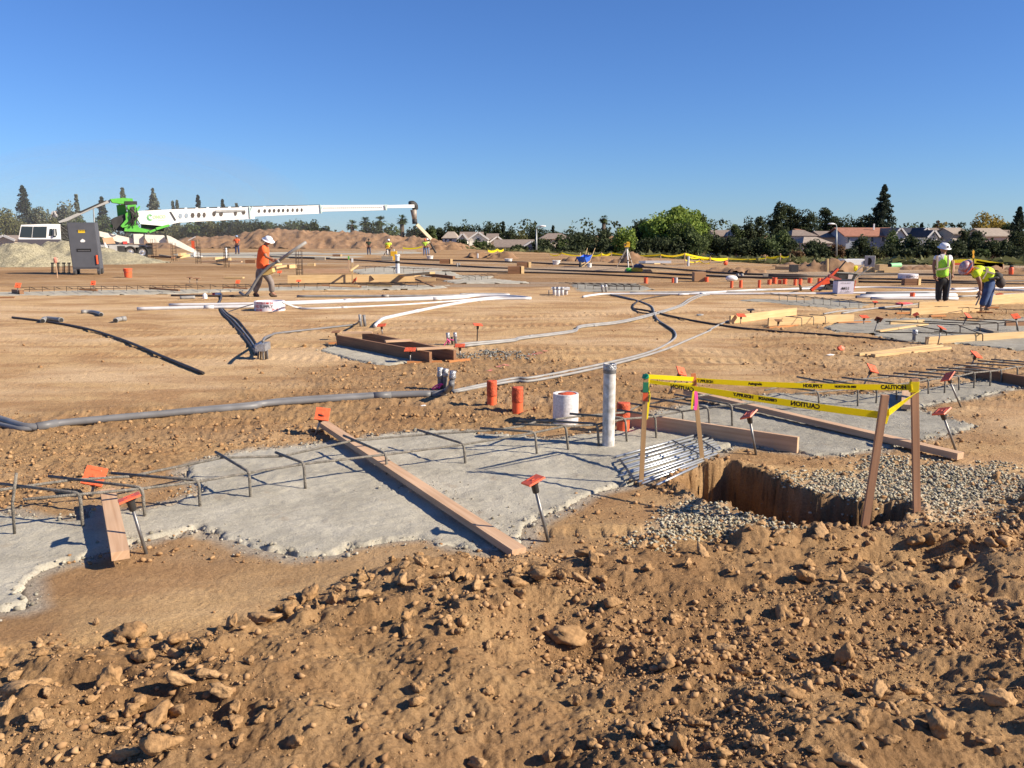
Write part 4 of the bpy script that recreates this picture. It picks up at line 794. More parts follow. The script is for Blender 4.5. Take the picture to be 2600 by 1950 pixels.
# loose elbows
def elbow(c, pts, r, label, m=LGREYC):
    P = [gp(c, x, y, r) for x, y in pts]; S = smooth_path(P, 4); root = thing('pipe_elbow', S[0], label, 'pipe elbow', 'loose grey elbows on the tan soil'); MB().tube(S, r, 12).build('pipe', m, root, True)
    for e, f in ((0, 1), (-1, -2)):
        d = (S[e] - S[f]).normalized(); MB().tube([S[e] - d * .1, S[e] + d * .002], r * 1.12, 12).build('socket', m, root, True); MB().tube([S[e] + d * .0025, S[e] + d * .005], r * .85, 12).build('opening', BLACK, root)
elbow('A', [(370, 1275), (385, 1258), (430, 1256), (530, 1268)], .05, 'curved elbow lying over the black pipe')
elbow('A', [(875, 1220), (840, 1205), (780, 1196), (705, 1198)], .045, 'curved elbow farthest back of the three')
elbow('A', [(1000, 1272), (1020, 1262), (1085, 1256)], .05, 'short stubby elbow with its dark mouth toward the camera')
conduit([('F', 1630, 655), ('F', 1300, 520), ('F', 1000, 395), ('F', 700, 300), ('F', 400, 245), ('F', 100, 208)], .024, DARKC, 'straight black pipe slanting across the tan soil at the left', hollow=True)
# black hoses from the far tray down to the left stub group
for k, (dx, lab, mm) in enumerate(((0, 'outer black hose running down to the taped bundle', DARKC), (16, 'middle grey hose running down to the taped bundle', GREYC), (34, 'inner black hose running down to the taped bundle', DARKC))):
    conduit([('F', 1772 + dx * .2, 20, .05), ('F', 1770 + dx * .2, 60), ('F', 1755 + dx * .3, 95), ('F', 1780 + dx, 165), ('F', 1850 + dx * 1.6, 240 - dx * .4), ('F', 1930 + dx, 330 - dx), ('F', 2000 + dx, 420 - dx), ('F', 2060 + dx * .6, 510 - dx, .04)], .018, mm, lab, cat='hose')
conduit([('F', 2110, 400, .35), ('F', 2130, 370, .3), ('F', 2190, 345, .06), ('G', 330, 335), ('G', 600, 305), ('G', 900, 272), ('G', 960, 262, .05), ('G', 990, 235, .2)], .02, GREYC, 'thin grey conduit linking the taped bundle to the two upright stubs')
conduit([('B', 490, 1130, .25), ('B', 400, 1155, .15), ('B', 260, 1200), ('B', 250, 1215)], .012, LGREYC, 'thin wire from the round carton to the hoses', cat='cable')
# right side white/grey runs
for sp, r, m, lab in [
    ([('D', -80, 1262), ('D', 20, 1245), ('D', 200, 1232), ('D', 900, 1232), ('D', 1500, 1230), ('D', 2212, 1228), ('E', 600, 1035), ('E', 1000, 1032), ('E', 1480, 1025), ('E', 1750, 1022), ('E', 1820, 1008)], .035, WHITEC, 'long white pipe crossing behind the loop to the bending worker'),
    ([('D', 400, 1218), ('D', 1000, 1212), ('D', 1600, 1205), ('D', 2212, 1165), ('E', 560, 965)], .03, LGREYC, 'pale pipe converging with the long white one'),
    ([('D', 900, 1238), ('D', 1350, 1210), ('D', 1700, 1192), ('D', 2212, 1180), ('E', 900, 985), ('E', 1500, 1000), ('E', 2212, 990)], .035, WHITEC, 'white pipe passing left of the wheelbarrow toward the right edge'),
    ([('E', 1590, 1002), ('E', 1820, 1000), ('E', 2212, 1012), ('E', 2400, 1010)], .05, WHITEC, 'pale pipe behind the bending worker'),
    ([('E', 780, 935), ('E', 1100, 940), ('E', 1700, 950), ('E', 2300, 960)], .04, DARKC, 'black pipe behind the standing worker, lower of a pair'),
    ([('E', 780, 910), ('E', 1100, 915), ('E', 1700, 935), ('E', 2300, 930)], .04, DARKC, 'black pipe behind the standing worker, upper of a pair'),
    ([('E', 640, 1210), ('E', 880, 1172), ('E', 1100, 1150), ('E', 1400, 1120), ('E', 1480, 1105)], .025, LGREYC, 'pale thin conduit rising right past the pink boards'),
    ([('E', 480, 1215), ('E', 640, 1190), ('E', 880, 1172)], .02, LGREYC, 'thin conduit behind the splashed formwork'),
    ([('E', 1650, 1065), ('E', 1950, 1052), ('E', 2300, 1035)], .03, LGREYC, 'pale conduit at the right edge behind the pale formwork'),
    ([('D', 2140, 1190), ('D', 2135, 1140, .3), ('D', 2150, 1190)], .03, DARKC, 'small black riser beside the last orange stub'),
    ([('E', 0, 885), ('E', 400, 890), ('E', 800, 875), ('E', 1200, 870), ('E', 2300, 885)], .04, DARKC, 'far black pipe in front of the dirt pile at the right'),
    ([('C', -100, 735), ('C', 300, 748), ('C', 900, 762), ('C', 1500, 785), ('C', 2212, 812), ('D', 1400, 1020), ('D', 2212, 1040)], .045, DARKC, 'farthest long black pipe across the pad'),
    ([('B', 800, 730), ('B', 1300, 745), ('C', 60, 775), ('C', 560, 800), ('C', 1120, 828), ('C', 2212, 862), ('D', 1400, 1055), ('D', 2212, 1075)], .045, DARKC, 'second long black pipe across the pad'),
    ([('C', 420, 845), ('C', 1100, 855), ('C', 1700, 872), ('C', 2212, 895), ('D', 1200, 1085)], .035, DARKC, 'nearest long black pipe across the pad'),
    ([('B', 560, 720), ('B', 900, 728), ('B', 1150, 735)], .06, DARKC, 'black pipe behind the tall rebar column')]:
    conduit(sp, r, m, lab, couplings=(.35,) if m is WHITEC else ())
# bundle of white pipes on the ground at the right
for k, (a, b, lab) in enumerate((((890, 1082), (1640, 1082), 'nearest white pipe of the loose bundle left of the standing worker'), ((762, 1070), (1630, 1055), 'middle white pipe of the loose bundle'), ((800, 1058), (1620, 1048), 'farthest white pipe of the loose bundle'))):
    conduit([('E', *a), ('E', *b)], .05, WHITEC, lab, hollow=True, seg=10)
conduit([('E', 850, 1042), ('E', 1460, 1040)], .06, GREYC, 'dark grey pipe behind the white bundle', hollow=True)
# galvanised rods on the footing by the pit
ends = [((1150, 1010), (1845, 820)), ((1165, 1040), (1870, 835)), ((1200, 1062), (1905, 855)), ((1230, 1085), (1925, 872)), ((1170, 1118), (1940, 888)), ((1210, 1140), (1955, 905)), ((1180, 1165), (1975, 920)), ((1260, 1180), (1985, 935)), ((1290, 1196), (1990, 950)), ((1330, 1212), (1960, 985)), ((1360, 1225), (1900, 1025)), ((1480, 1235), (1800, 1085))]
tags = ['farthest', 'second', 'third', 'fourth', 'fifth', 'sixth', 'seventh', 'eighth', 'ninth', 'tenth', 'eleventh', 'nearest']
for k, (a, b) in enumerate(ends):
    z = .028 + .01 * (k % 2); mb = MB().tube([gp('H', *a, z=z), gp('H', *b, z=z)], .0095, 8)
    one(mb, 'galvanised_rod', GALV, f'{tags[k]} shiny galvanised rod from the back in the fanned bundle by the pit', 'steel rod', 'galvanised rods by the pit', True)
for k, (a, b) in enumerate((((1600, 878), (1860, 1010)), ((1790, 850), (1960, 960)), ((1180, 1030), (1300, 1200)))):
    one(MB().beam(gp('H', *a, z=.05), gp('H', *b, z=.05), .02, .003), 'strap', BLKP, ('black strap around the middle of the galvanised rods', 'black strap at the far end of the galvanised rods', 'black strap at the left end of the galvanised rods')[k], 'strap')

# ---------------------------------------------------------------- pipe stubs
def cyl_stub(c, px, yb, yt, w, m, label, nm='pipe_stub', group=None, rim=1.1, openm=None, cat='pipe stub', seg=20, lean=0., wrap=None):
    b = gp(c, px, yb); s = CR[c][2]; depth = b.y * cp_ + CAM_H * sp_; r = w * s / FPX * depth / 2; h = up(b, c, px, yt).z
    root = thing(nm, b, label, cat, group); pr = [(r, -.05), (r, h - .02), (r * 1.0, h)] if wrap is None else [(r, -.05), (r, h * .35), (r * 1.0, h)]
    MB().lathe(b, [(r, -.05), (r, h), (r * .86, h), (r * .86, h - .03)], seg).build('pipe', m, root, True, .6)
    if wrap: 
        mb = MB(); prof = [(r * 1.01, h * .38)] + [(r * (1.03 + .05 * rnd.random()), h * (.4 + .6 * i / 8)) for i in range(9)] + [(r * .8, h * 1.01), (.001, h * 1.0)]; mb.lathe(b, prof, seg, close=False); mb.build('wrapping', wrap, root, True)
    elif openm: MB().lathe(b + Vector((0, 0, h - .029)), [(r * .85, 0), (r * .85, .002)], seg).build('opening', openm, root)
    return root, b, r, h
g = 'orange cleanout stubs by the front footing'
cyl_stub('H', 155, 598, 400, 78, ORG, 'first orange stub from the left near the big conduit', group=g, wrap=ORG_D)
cyl_stub('H', 360, 645, 452, 88, ORG, 'second orange stub, left of the wide white sleeve', group=g, wrap=ORG_D)
cyl_stub('H', 1205, 805, 578, 102, ORG, 'orange stub hidden behind the tall white standpipe', group=g, wrap=ORG_D)
root, b, r, h = cyl_stub('H', 745, 740, 500, 205, mat('speckled_pvc', (.70, .68, .68), .5, vary=.25, vs=45), 'wide short white sleeve with orange stuffing inside', nm='pipe_sleeve', cat='pipe sleeve', openm=BLACK)
mb = MB().blob((b.x + r * .1, b.y, b.z + h - .02), r * .75, 2, (1, .9, .3), .4); mb.build('stuffing', ORG_D, root, True)
# tall standpipe
root, b, r, h = cyl_stub('H', 1088, 930, 262, 98, mat('cement_splashed_pvc', (.66, .65, .64), .55, vary=.55, vs=22, two=(.34, .32, .28), detail=8), 'tall white cement-splashed standpipe in the footing', nm='standpipe', cat='standpipe', openm=BLACK)
MB().lathe(b + Vector((0, 0, h - .085)), [(r * 1.0, 0), (r * 1.07, .003), (r * 1.07, .03), (r * 1.0, .033)], 24, close=False).build('clamp', STEEL, root, True, .6)
MB().lathe(b + Vector((0, 0, h - .05)), [(r * 1.0, 0), (r * 1.09, .004), (r * 1.09, .046), (r * 1.0, .05)], 24, close=False).build('rubber_collar', TAPE, root, True, .6)
root, b, r, h = cyl_stub('B', 1735, 868, 705, 36, WHITEC, 'far tall white standpipe with black band beyond the planks', nm='standpipe', cat='standpipe'); MB().lathe(b + Vector((0, 0, h * .55)), [(r * 1.05, 0), (r * 1.05, .12)], 14, close=False).build('band', BLACK, root)
MB().lathe(b + Vector((0, 0, h - .06)), [(r * 1.3, 0), (r * 1.3, .08)], 14).build('collar', WHITE, root)
og = 'orange pipe stubs in the middle distance'
lst = [(562, 1118, 1065, 42, 'lone orange stub farthest left of the far stubs'), (838, 1112, 1068, 26, 'orange stub touching a white one'), (1184, 1104, 1060, 40, 'orange stub in front of the brown carton'), (1437, 1162, 1100, 30, 'orange stub in front of the white sack'), (1530, 1158, 1092, 34, 'orange stub just right of the white sack'),
       (1720, 1158, 1090, 30, 'orange stub standing alone in the middle of the far stubs'), (1822, 1128, 1086, 40, 'left orange stub of the clustered four'), (1875, 1120, 1065, 50, 'tallest orange stub of the clustered four'), (1930, 1125, 1088, 36, 'short orange stub of the clustered four'), (1980, 1126, 1080, 44, 'right orange stub of the clustered four'),
       (2086, 1138, 1082, 34, 'orange stub left of the black riser'), (2138, 1135, 1078, 34, 'orange stub over the black riser')]
for px, yb, yt, w, lab in lst: cyl_stub('D', px, yb, yt, w, ORG, lab, group=og, seg=12, openm=ORG_D)
for px, yb, yt, w, lab in ((360, 945, 905, 38, 'orange stub left of the orange wheelbarrow'), (440, 950, 905, 26, 'orange stub behind the wheelbarrow frame'), (466, 948, 907, 24, 'orange stub against the wheelbarrow frame'), (1245, 1085, 1032, 42, 'orange capped stub on the white pipe bundle')): cyl_stub('E', px, yb, yt, w, ORG, lab, group=og, seg=12, openm=ORG_D)
cyl_stub('D', 870, 1112, 1064, 34, WHITEC, 'white stub touching an orange one', group=og, seg=12)
cyl_stub('D', 995, 950, 848, 22, WHITEC, 'far white standpipe with black top in front of the tape fence', nm='standpipe', seg=12, wrap=None, openm=BLACK)
cyl_stub('C', 724, 733, 692, 16, WHITEC, 'small far white stub before the low dirt mound', seg=10)
cyl_stub('B', 1703, 690, 655, 10, WHITEC, 'tiny white stub behind the far standpipe', seg=10)
def bundle(c, items, label, ribbon=None, band=None, nm='conduit_stub_group'):
    b0 = gp(c, items[0][0], items[0][1]); root = thing(nm, b0, label, 'conduit stubs', 'groups of upright conduit stubs')
    for (px, yb, tx, yt, w, mm, tp) in items:
        b = gp(c, px, yb); s = CR[c][2]; depth = b.y * cp_ + CAM_H * sp_; r = w * s / FPX * depth / 2; t = up(b, c, tx, yt); MB().tube([b - Vector((0, 0, .04)), b.lerp(t, .5), t], r, 10).build('stub', mm, root, True)
        if tp:
            q = b.lerp(t, 1 - tp); d = (t - b).normalized(); MB().tube([q, q.lerp(t, .3), q.lerp(t, .7), t + d * .01], [r * 1.12, r * 1.3, r * 1.15, r * 1.22], 10).build('tape_wrap', TAPE, root, True)
    if ribbon:
        for pts in ribbon:
            P = [up(b0, c, *q, -.03) for q in pts]; MB().tube(P, .008, 5).build('ribbon', PINK, root)
    if band:
        a, e = up(b0, c, band[0], band[2], -.03), up(b0, c, band[1], band[3], .04); MB().box((a + e) / 2 + Vector((0, -.04, 0)), (abs(e.x - a.x), .3, abs(a.z - e.z))).build('tape_wrap', TAPE, root)
bundle('F', [(2068, 535, 2080, 440, 14, GREYC, 0), (2090, 540, 2095, 430, 14, DARKC, 0), (2112, 540, 2110, 400, 16, GREYC, 0), (2132, 538, 2128, 425, 14, DARKC, 0), (2146, 535, 2142, 425, 14, GREYC, 0)], 'bundle of black hose ends wrapped in silver tape at the left', band=(2068, 2160, 412, 465))
bundle('G', [(1002, 278, 990, 185, 24, LGREYC, 0), (1034, 278, 1022, 188, 24, GREYC, 0)], 'pair of bare grey upright stubs behind the formwork')
bundle('G', [(1705, 432, 1697, 336, 26, GREYC, .45), (1762, 430, 1754, 334, 24, GREYC, .4), (1735, 425, 1730, 365, 20, DARKC, 0)], 'pair of silver-taped stubs with pink ribbon by the formwork', [[(1665, 432), (1690, 400), (1720, 385), (1745, 392)], [(1690, 380), (1715, 405), (1700, 415)]])
bundle('G', [(1632, 790, 1636, 618, 40, GREYC, .45), (1668, 790, 1680, 628, 42, GREYC, .35), (1722, 800, 1738, 645, 46, GREYC, .38), (1712, 808, 1712, 720, 20, STEEL, 0), (1734, 808, 1732, 720, 20, STEEL, 0)], 'three silver-taped stubs with pink ribbon where the big conduit ends', [[(1570, 780), (1600, 755), (1640, 740), (1660, 748)], [(1575, 790), (1610, 770), (1645, 755)], [(1600, 760), (1625, 780), (1650, 738)]])
bundle('C', [(1805, 1030, 1800, 968, 20, LGREYC, .4), (1838, 1028, 1832, 965, 18, LGREYC, .4)], 'pair of pale connectors behind the white four-pipe junction')
bundle('I', [(1330, 405, 1340, 312, 34, LGREYC, .4)], 'single blue-grey stub at the right footing')
bundle('C', [(1388, 1055, 1388, 985, 32, WHITEC, .3), (1420, 1062, 1420, 985, 34, WHITEC, .3), (1454, 1055, 1454, 985, 32, WHITEC, .3), (1488, 1050, 1488, 985, 32, WHITEC, .3), (1340, 1045, 1340, 1010, 10, GREYC, 0)], 'four-pipe junction with white taped tops where the white pipes end', nm='conduit_junction')
b = gp('C', 1440, 1050); t = up(b, 'C', 1440, 995); o_ = MB().box((b.x, b.y, t.z), (.56, .22, .07)).build('cover', WHITE, None); tag(o_, 'white strip resting on the four-pipe junction', 'cover')
bundle('C', [(548, 808, 548, 778, 14, LGREYC, 0), (566, 806, 566, 776, 14, LGREYC, 0)], 'tiny grey stub pair on the second long black pipe')
bundle('D', [(1500, 1062, 1500, 1025, 30, GREYC, 0), (1545, 1066, 1545, 1025, 30, LGREYC, 0)], 'grey stubs behind the white sack')
# pink paint marks on the soil
PNK = mat('pink_marking_paint', (.80, .25, .22), .9)
for k, (pts, w) in enumerate((([(455, 205), (520, 190), (600, 165)], .035), ([(120, 330), (200, 300), (300, 275)], .03))):
    for q in range(14):
        t = rnd.random() * (len(pts) - 1); i = int(t); a, b2 = pts[i], pts[i + 1]; f = t - i; x = a[0] + (b2[0] - a[0]) * f + rnd.uniform(-10, 10); y = a[1] + (b2[1] - a[1]) * f + rnd.uniform(-5, 5)
        if q == 0: mb = MB()
        p = gp('H', x, y); p.z = tz(p.x, p.y) + .006; mb.raw([p + Vector((math.cos(a_) * w * rnd.uniform(.6, 2.), math.sin(a_) * w * .6 * rnd.uniform(.6, 1.2), 0)) for a_ in [j * math.pi / 4 for j in range(8)]], [tuple(range(8))])
    tag(mb.build('paint_mark', PNK, None), ('pink paint mark on the soil right of the dark gravel', 'faint pink paint mark on the soil left of the first orange stub')[k], 'paint mark', None, 'structure')
# ---------------------------------------------------------------- caution tape enclosure round the pit
def wstake(c, base, top, w, m, label, dy=0., t=.018):
    b = gp(c, *base); tp = up(b, c, *top, dy); root = thing('wooden_stake', b, label, 'wooden stake', 'stakes holding the caution tape'); d = tp - b
    b2 = b - d.normalized() * .12
    mb = MB().beam(b2, tp, t, w, (1, 0, 0)); o = mb.build('shaft', m, root); o.location = Vector((-w / 2, 0, 0)); return root, b, tp
WOOD_S = wood('stake_lath', (.66, .42, .20), (.52, .30, .13)); WOOD_S2 = wood('redwood_stake', (.50, .27, .15), (.38, .19, .10))
k1, b1, t1 = wstake('H', (1352, 1240), (1392, 365), .034, WOOD_S, 'front left lath stake with green ribbon top holding the tape', -.06)
k2, b2_, t2 = wstake('H', (1845, 1062), (1770, 345), .034, WOOD_S, 'thin lath stake with orange top and pink ribbon at the pit corner')
k3, b3, t3 = wstake('M', (935, 1072), (1098, 8), .045, WOOD_S2, 'leaning reddish stake with tape wrapped round it at the near right', -.05, .024)
k4, b4, t4 = wstake('M', (1352, 972), (1333, -118), .045, WOOD_S2, 'upright reddish stake at the far right corner of the tape', 0, .024)
MB().blob(t1 + Vector((0, 0, -.0)), .03, 1, (1, .8, .9), .5).build('green_ribbon', mat('green_ribbon', (.0, .25, .14), .6), k1)
MB().beam(t1.lerp(b1, .14), t1.lerp(b1, .05), .021, .038, (1, 0, 0)).build('green_ribbon', mat('green_ribbon_dark', (.02, .2, .1), .6), k1).location = (-.019, -.002, 0)
MB().beam(t1.lerp(b1, .22), t1.lerp(b1, .12), .0205, .036, (1, 0, 0)).build('paint_band', ORG, k1).location = (-.018, 0, 0)
MB().beam(t2.lerp(b2_, .2), t2, .0205, .036, (1, 0, 0)).build('paint_band', mat('faded_orange', (.7, .22, .08), .8), k2).location = (-.018, 0, 0)
def ribbon(P, w, m, name, parent, wid=None, thick=.0012):
    """solid flat tape through points P, w wide in direction wid[i]"""
    P = [Vector(p) for p in P]; n = len(P); V = []; 
    W = wid or [Vector((0, 0, 1))] * n
    for i in range(n):
        T = (P[min(i + 1, n - 1)] - P[max(i - 1, 0)]).normalized(); u = (W[i] - T * W[i].dot(T)).normalized(); nn = T.cross(u)
        for a, b in ((-1, -1), (1, -1), (1, 1), (-1, 1)): V.append(P[i] + u * (w[i] if isinstance(w, list) else w) * .5 * a + nn * thick * b)
    F = [(i * 4 + k, i * 4 + (k + 1) % 4, (i + 1) * 4 + (k + 1) % 4, (i + 1) * 4 + k) for i in range(n - 1) for k in range(4)] + [(3, 2, 1, 0), tuple((n - 1) * 4 + k for k in range(4))]
    return MB().raw(V, F).build(name, m, parent)
def tape_text(P, W, s0, body, size, parent, side=1, mirror=False, off=.0024, hgt=0.):
    V, F = textmesh(body, size, .002); L = [0.]; P = [Vector(p) for p in P]
    for i in range(1, len(P)): L.append(L[-1] + (P[i] - P[i - 1]).length)
    out = []
    for v in V:
        s = s0 + (-v.x if mirror else v.x); i = max(0, min(len(P) - 2, int(np.searchsorted(L, s)) - 1)); f = (s - L[i]) / (L[i + 1] - L[i]); T = (P[i + 1] - P[i]).normalized(); w = W[i].lerp(W[i + 1], min(max(f, 0), 1)); u = (w - T * w.dot(T)).normalized(); nn = T.cross(u)
        out.append(P[i] + (P[i + 1] - P[i]) * f + u * (v.y + hgt) + nn * off * side)
    mb = MB().raw(out, F); return mb.build('lettering', BLACK, parent, fix=False)
troot = thing('caution_tape', t1, 'yellow caution tape strung between four stakes around the pit', 'caution tape')
def span(a, b, sag, w, n=16, tw0=0., tw1=0., wl=None):
    a, b = Vector(a), Vector(b); P = [a.lerp(b, i / (n - 1)) - Vector((0, 0, 4 * sag * (i / (n - 1)) * (1 - i / (n - 1)))) for i in range(n)]
    d = (b - a).normalized(); side = d.cross(Vector((0, 0, 1))).normalized(); W = []
    for i in range(n):
        tw = tw0 + (tw1 - tw0) * i / (n - 1); W.append((Vector((0, 0, 1)) * math.cos(tw) + side * math.sin(tw)))
    ws = [w * (wl[0] + (1 - wl[0]) * min(1, i / (n - 1) * 3)) if wl else w for i in range(n)]
    ribbon(P, ws, YEL, 'tape', troot, W); return P, W
A1 = up(b1, 'H', 1420, 400); A1b = up(b1, 'H', 1400, 392)
C3 = up(b3, 'I', 1075, 990); C4 = up(b4, 'I', 1330, 765); C2 = up(b2_, 'H', 1775, 400)
# front span (stake 1 -> stake 3), lettering reads backwards
P, W = span(A1, C3 + Vector((0, -.02, 0)), .012, .046, 26, R(8), R(4), wl=(.35,))
tape_text(P, W, (P[0] - P[-1]).length * .70, 'CAUTION', .042, troot, 1, True, hgt=.002)
tape_text(P, W, (P[0] - P[-1]).length * .44, 'HDSUPPLY', .030, troot, 1, True, hgt=.004); tape_text(P, W, (P[0] - P[-1]).length * .16, 'CAUTION', .04, troot, 1, True, hgt=-.012)
tape_text(P, W, (P[0] - P[-1]).length * .545, '©BRIGADE', .026, troot, 1, True, hgt=.004)
# back span (stake 2 -> stake 4)
P, W = span(C2 + Vector((0, .03, 0)), C4 + Vector((-.02, -.02, 0)), .015, .040, 26, R(4), R(10))
L_ = (P[0] - P[-1]).length
tape_text(P, W, L_ * .07, 'HDSUPPLY', .032, troot, 1, True, hgt=-.004); tape_text(P, W, L_ * .93, 'CAUTION', .038, troot, 1, False); tape_text(P, W, L_ * .60, 'HDSUPPLY', .032, troot, 1); tape_text(P, W, L_ * .74, 'MORTON 52 6057', .02, troot, 1); tape_text(P, W, L_ * .33, 'Autograde', .028, troot, 1)
span(A1b + Vector((0, .02, .02)), C2 + Vector((0, .0, .012)), .0, .035, 10, R(20), R(10)); span(A1b + Vector((0, .02, -.015)), C2 + Vector((0, .0, -.03)), .01, .03, 10, R(40), R(30))
span(C3 + Vector((.032, -.02, .02)), C4 + Vector((.02, -.02, -.03)), .0, .045, 8, R(0), R(50))
MB().beam(C3 + Vector((0, 0, -.045)), C3 + Vector((.018, 0, .045)), .03, .056, (1, 0, 0)).build('tape_wrap', YEL, troot).location = (-.028, 0, 0)
MB().beam(C4 + Vector((0, 0, -.035)), C4 + Vector((0, 0, .035)), .028, .054, (1, 0, 0)).build('tape_wrap', YEL, troot).location = (-.027, 0, 0)
TL = [up(b1, 'H', x, y, -.03) for x, y in ((1410, 380), (1400, 440), (1412, 520), (1400, 620), (1392, 700), (1375, 720))]
ribbon(TL, .03, YEL, 'tail', k1, [Vector((1, .3, 0))] * 6); tape_text(TL, [Vector((1, .3, 0))] * 6, .14, 'AUTION', .02, k1, 1)
TL = [up(b2_, 'H', x, y, -.03) for x, y in ((1785, 470), (1795, 520), (1795, 580), (1785, 635))]; ribbon(TL, .026, PINK, 'ribbon', k2, [Vector((1, .2, 0))] * 4)
TL = [up(b2_, 'H', x, y, -.035) for x, y in ((1775, 470), (1765, 540), (1758, 630))]; ribbon(TL, .016, YEL, 'ribbon', k2, [Vector((1, .2, 0))] * 3)
# small litter
def litter(c, px, py, s, m, lab, flat=.3):
    p = gp(c, px, py); one(MB().blob(p + Vector((0, 0, s * flat)), s, 1, (1.2, .8, flat), .6), 'litter', m, lab, 'litter')
litter('I', 740, 478, .05, ORG, 'red crumpled cap on the soil above the pale boards', .8); litter('I', 655, 520, .06, WHITE, 'white paper scrap left of the red cap'); litter('G', 1500, 922, .03, WHITE, 'white scrap near the first orange stub')
litter('D', 1110, 1455, .08, LGREYC, 'pale scrap on the soil right of the loop'); litter('E', 1180, 1140, .2, mat('pink_scrap', (.8, .12, .14), .8), 'pink scrap behind the workers formwork', .2)

# ---------------------------------------------------------------- cartons, buckets, carts, tools
b = gp('B', 610, 1190); rr = .35; hh = up(b, 'B', 610, 1108).z
CART = mat('printed_carton', (.70, .66, .70), .7, vary=.08, vs=9)
k = thing('round_carton', b, 'low round white carton printed with red and black in front of the orange-shirted worker', 'carton'); MB().lathe(b + Vector((0, rr * .6, 0)), [(rr * 1.06, 0), (rr * 1.06, hh), (rr * .9, hh), (rr * .9, hh - .1)], 32).build('body', CART, k, True, .5)
def curved_text(body, size, ctr, r, z, m, parent, a0=0.):
    V, F = textmesh(body, size, .001); out = []
    for v in V:
        a = a0 + v.x / r; out.append(Vector((ctr.x + math.sin(a) * (r + .004), ctr.y - math.cos(a) * (r + .004), z + v.y)))
    return MB().raw(out, F).build('lettering', m, parent, fix=False)
cc = b + Vector((0, rr * .6, 0)); curved_text('SUPPLY', .1, cc, rr * 1.06, hh * .5, BLACK, k, .05); curved_text('HD', .1, cc, rr * 1.06, hh * .5, REDI, k, -.62); curved_text('24 CBI 8 MI 24', .07, cc, rr * 1.06, hh * .86, REDI, k, -.1); curved_text('24 CBI', .07, cc, rr * 1.06, hh * .14, REDI, k, -.5); curved_text('24 10', .07, cc, rr * 1.06, hh * .2, REDI, k, .6); curved_text('24', .07, cc, rr * 1.06, hh * .46, BLACK, k, -1.05)
# numbered carton
b = gp('E', 665, 1052); hh = up(b, 'E', 665, 945).z; w = (gp('E', 738, 1052) - gp('E', 597, 1052)).length
k = thing('printed_carton', b, 'white carton with printed number standing on a board before the wheelbarrow', 'carton'); MB().box((b.x, b.y + w * .35, .04 + hh / 2), (w, w * .7, hh), .06).build('body', mat('lilac_carton', (.60, .57, .66), .7), k)
MB().box((b.x, b.y + w * .35, .04 + hh + .02), (w * .98, w * .68, .03), .06).build('lid', BLKP, k)
ang = .06; X = Vector((math.cos(ang), math.sin(ang), 0)); fo = Vector((b.x, b.y, 0)) 
text_on('4411', .13, fo + Vector((0, -.0, .04 + hh * .42)), X, (0, 0, 1), BLACK, k, .004, .012); text_on('CTN 26 100 FT', .05, fo + Vector((0, 0, .04 + hh * .85)), X, (0, 0, 1), BLACK, k, 0, .012); text_on('24 2  SUPPLY', .06, fo + Vector((0, 0, .04 + hh * .14)), X, (0, 0, 1), BLACK, k, 0, .012)
board('E', (575, 1058), (760, 1058), .4, .035, WOOD_Y, 'thin yellow board under the white numbered carton')
b = gp('E', 1240, 918); hh = up(b, 'E', 1240, 872).z; k = thing('printed_carton', b, 'wide low white carton left of the standing worker', 'carton'); w = .85; MB().lathe(b + Vector((0, w * .4, 0)), [(w * .46, 0), (w * .46, hh), (w * .4, hh)], 24).build('body', CART, k, True, .5); curved_text('SUPPLY 24', .12, b + Vector((0, w * .4, 0)), w * .46, hh * .5, BLACK, k, .1)
board('D', (1045, 1100), (1160, 1100), .5, .36, mat('cardboard', (.42, .24, .12), .8), 'brown cardboard carton among the far orange stubs', (0, 0), 'cardboard_carton', cat='carton')
b = gp('D', 1437, 1102); one(MB().blob(b + Vector((0, 0, .11)), .21, 3, (1.15, .7, .6), .05), 'sack', WHITE, 'white rounded sack standing behind an orange stub', 'sack', None, True)
b = gp('A', 1772, 1082); k = thing('paint_can', b, 'small white can on the soil left of the walking worker', 'can'); MB().lathe(b, [(.065, 0), (.065, .1), (.04, .13), (.03, .15)], 16).build('body', WHITE, k, True, .6); 
b = gp('A', 1890, 1060); k = thing('spray_can', b, 'red capped can lying by the dark pipe', 'can'); MB().tube([b + Vector((-.1, 0, .05)), b + Vector((.06, 0, .05))], .05, 10).build('body', WHITE, k, True); MB().tube([b + Vector((-.18, 0, .05)), b + Vector((-.1, 0, .05))], .052, 10).build('cap', REDI, k, True)
def bucket(c, px, yb, yt, w, m, label, nm='bucket', group=None, handle=True):
    b = gp(c, px, yb); s = CR[c][2]; depth = b.y * cp_ + CAM_H * sp_; r = w * s / FPX * depth / 2; h = up(b, c, px, yt).z; k = thing(nm, b, label, 'bucket', group)
    MB().lathe(b, [(r * .84, 0), (r * .97, h * .86), (r * 1.04, h * .87), (r * 1.04, h), (r * .93, h), (r * .9, h * .5)], 20).build('body', m, k, True, .5)
    if handle: MB().tube(smooth_path([b + Vector((-r * 1.05, -r * .2, h * .85)), b + Vector((-r * .5, -r * 1.05, h * .62)), b + Vector((r * .5, -r * 1.05, h * .62)), b + Vector((r * 1.05, -r * .2, h * .85))], 4), .008, 5).build('handle', STEEL, k)
bucket('A', 1108, 898, 822, 70, ORG, 'orange-red bucket on the dirt right of the tall grey steel box')
for q in ((990, 768, 738, 68, 'white bucket left of the middle one on the dark pipe line'), (1404, 788, 752, 70, 'white bucket near the blue wheelbarrows'), (1690, 812, 778, 40, 'white bucket against the blue wheelbarrow'), (312, 738, 712, 58, 'white bucket at the feet of the workers under the chute')): bucket('C', *q[:4], WHITE, q[4], group='white buckets on the far pad')
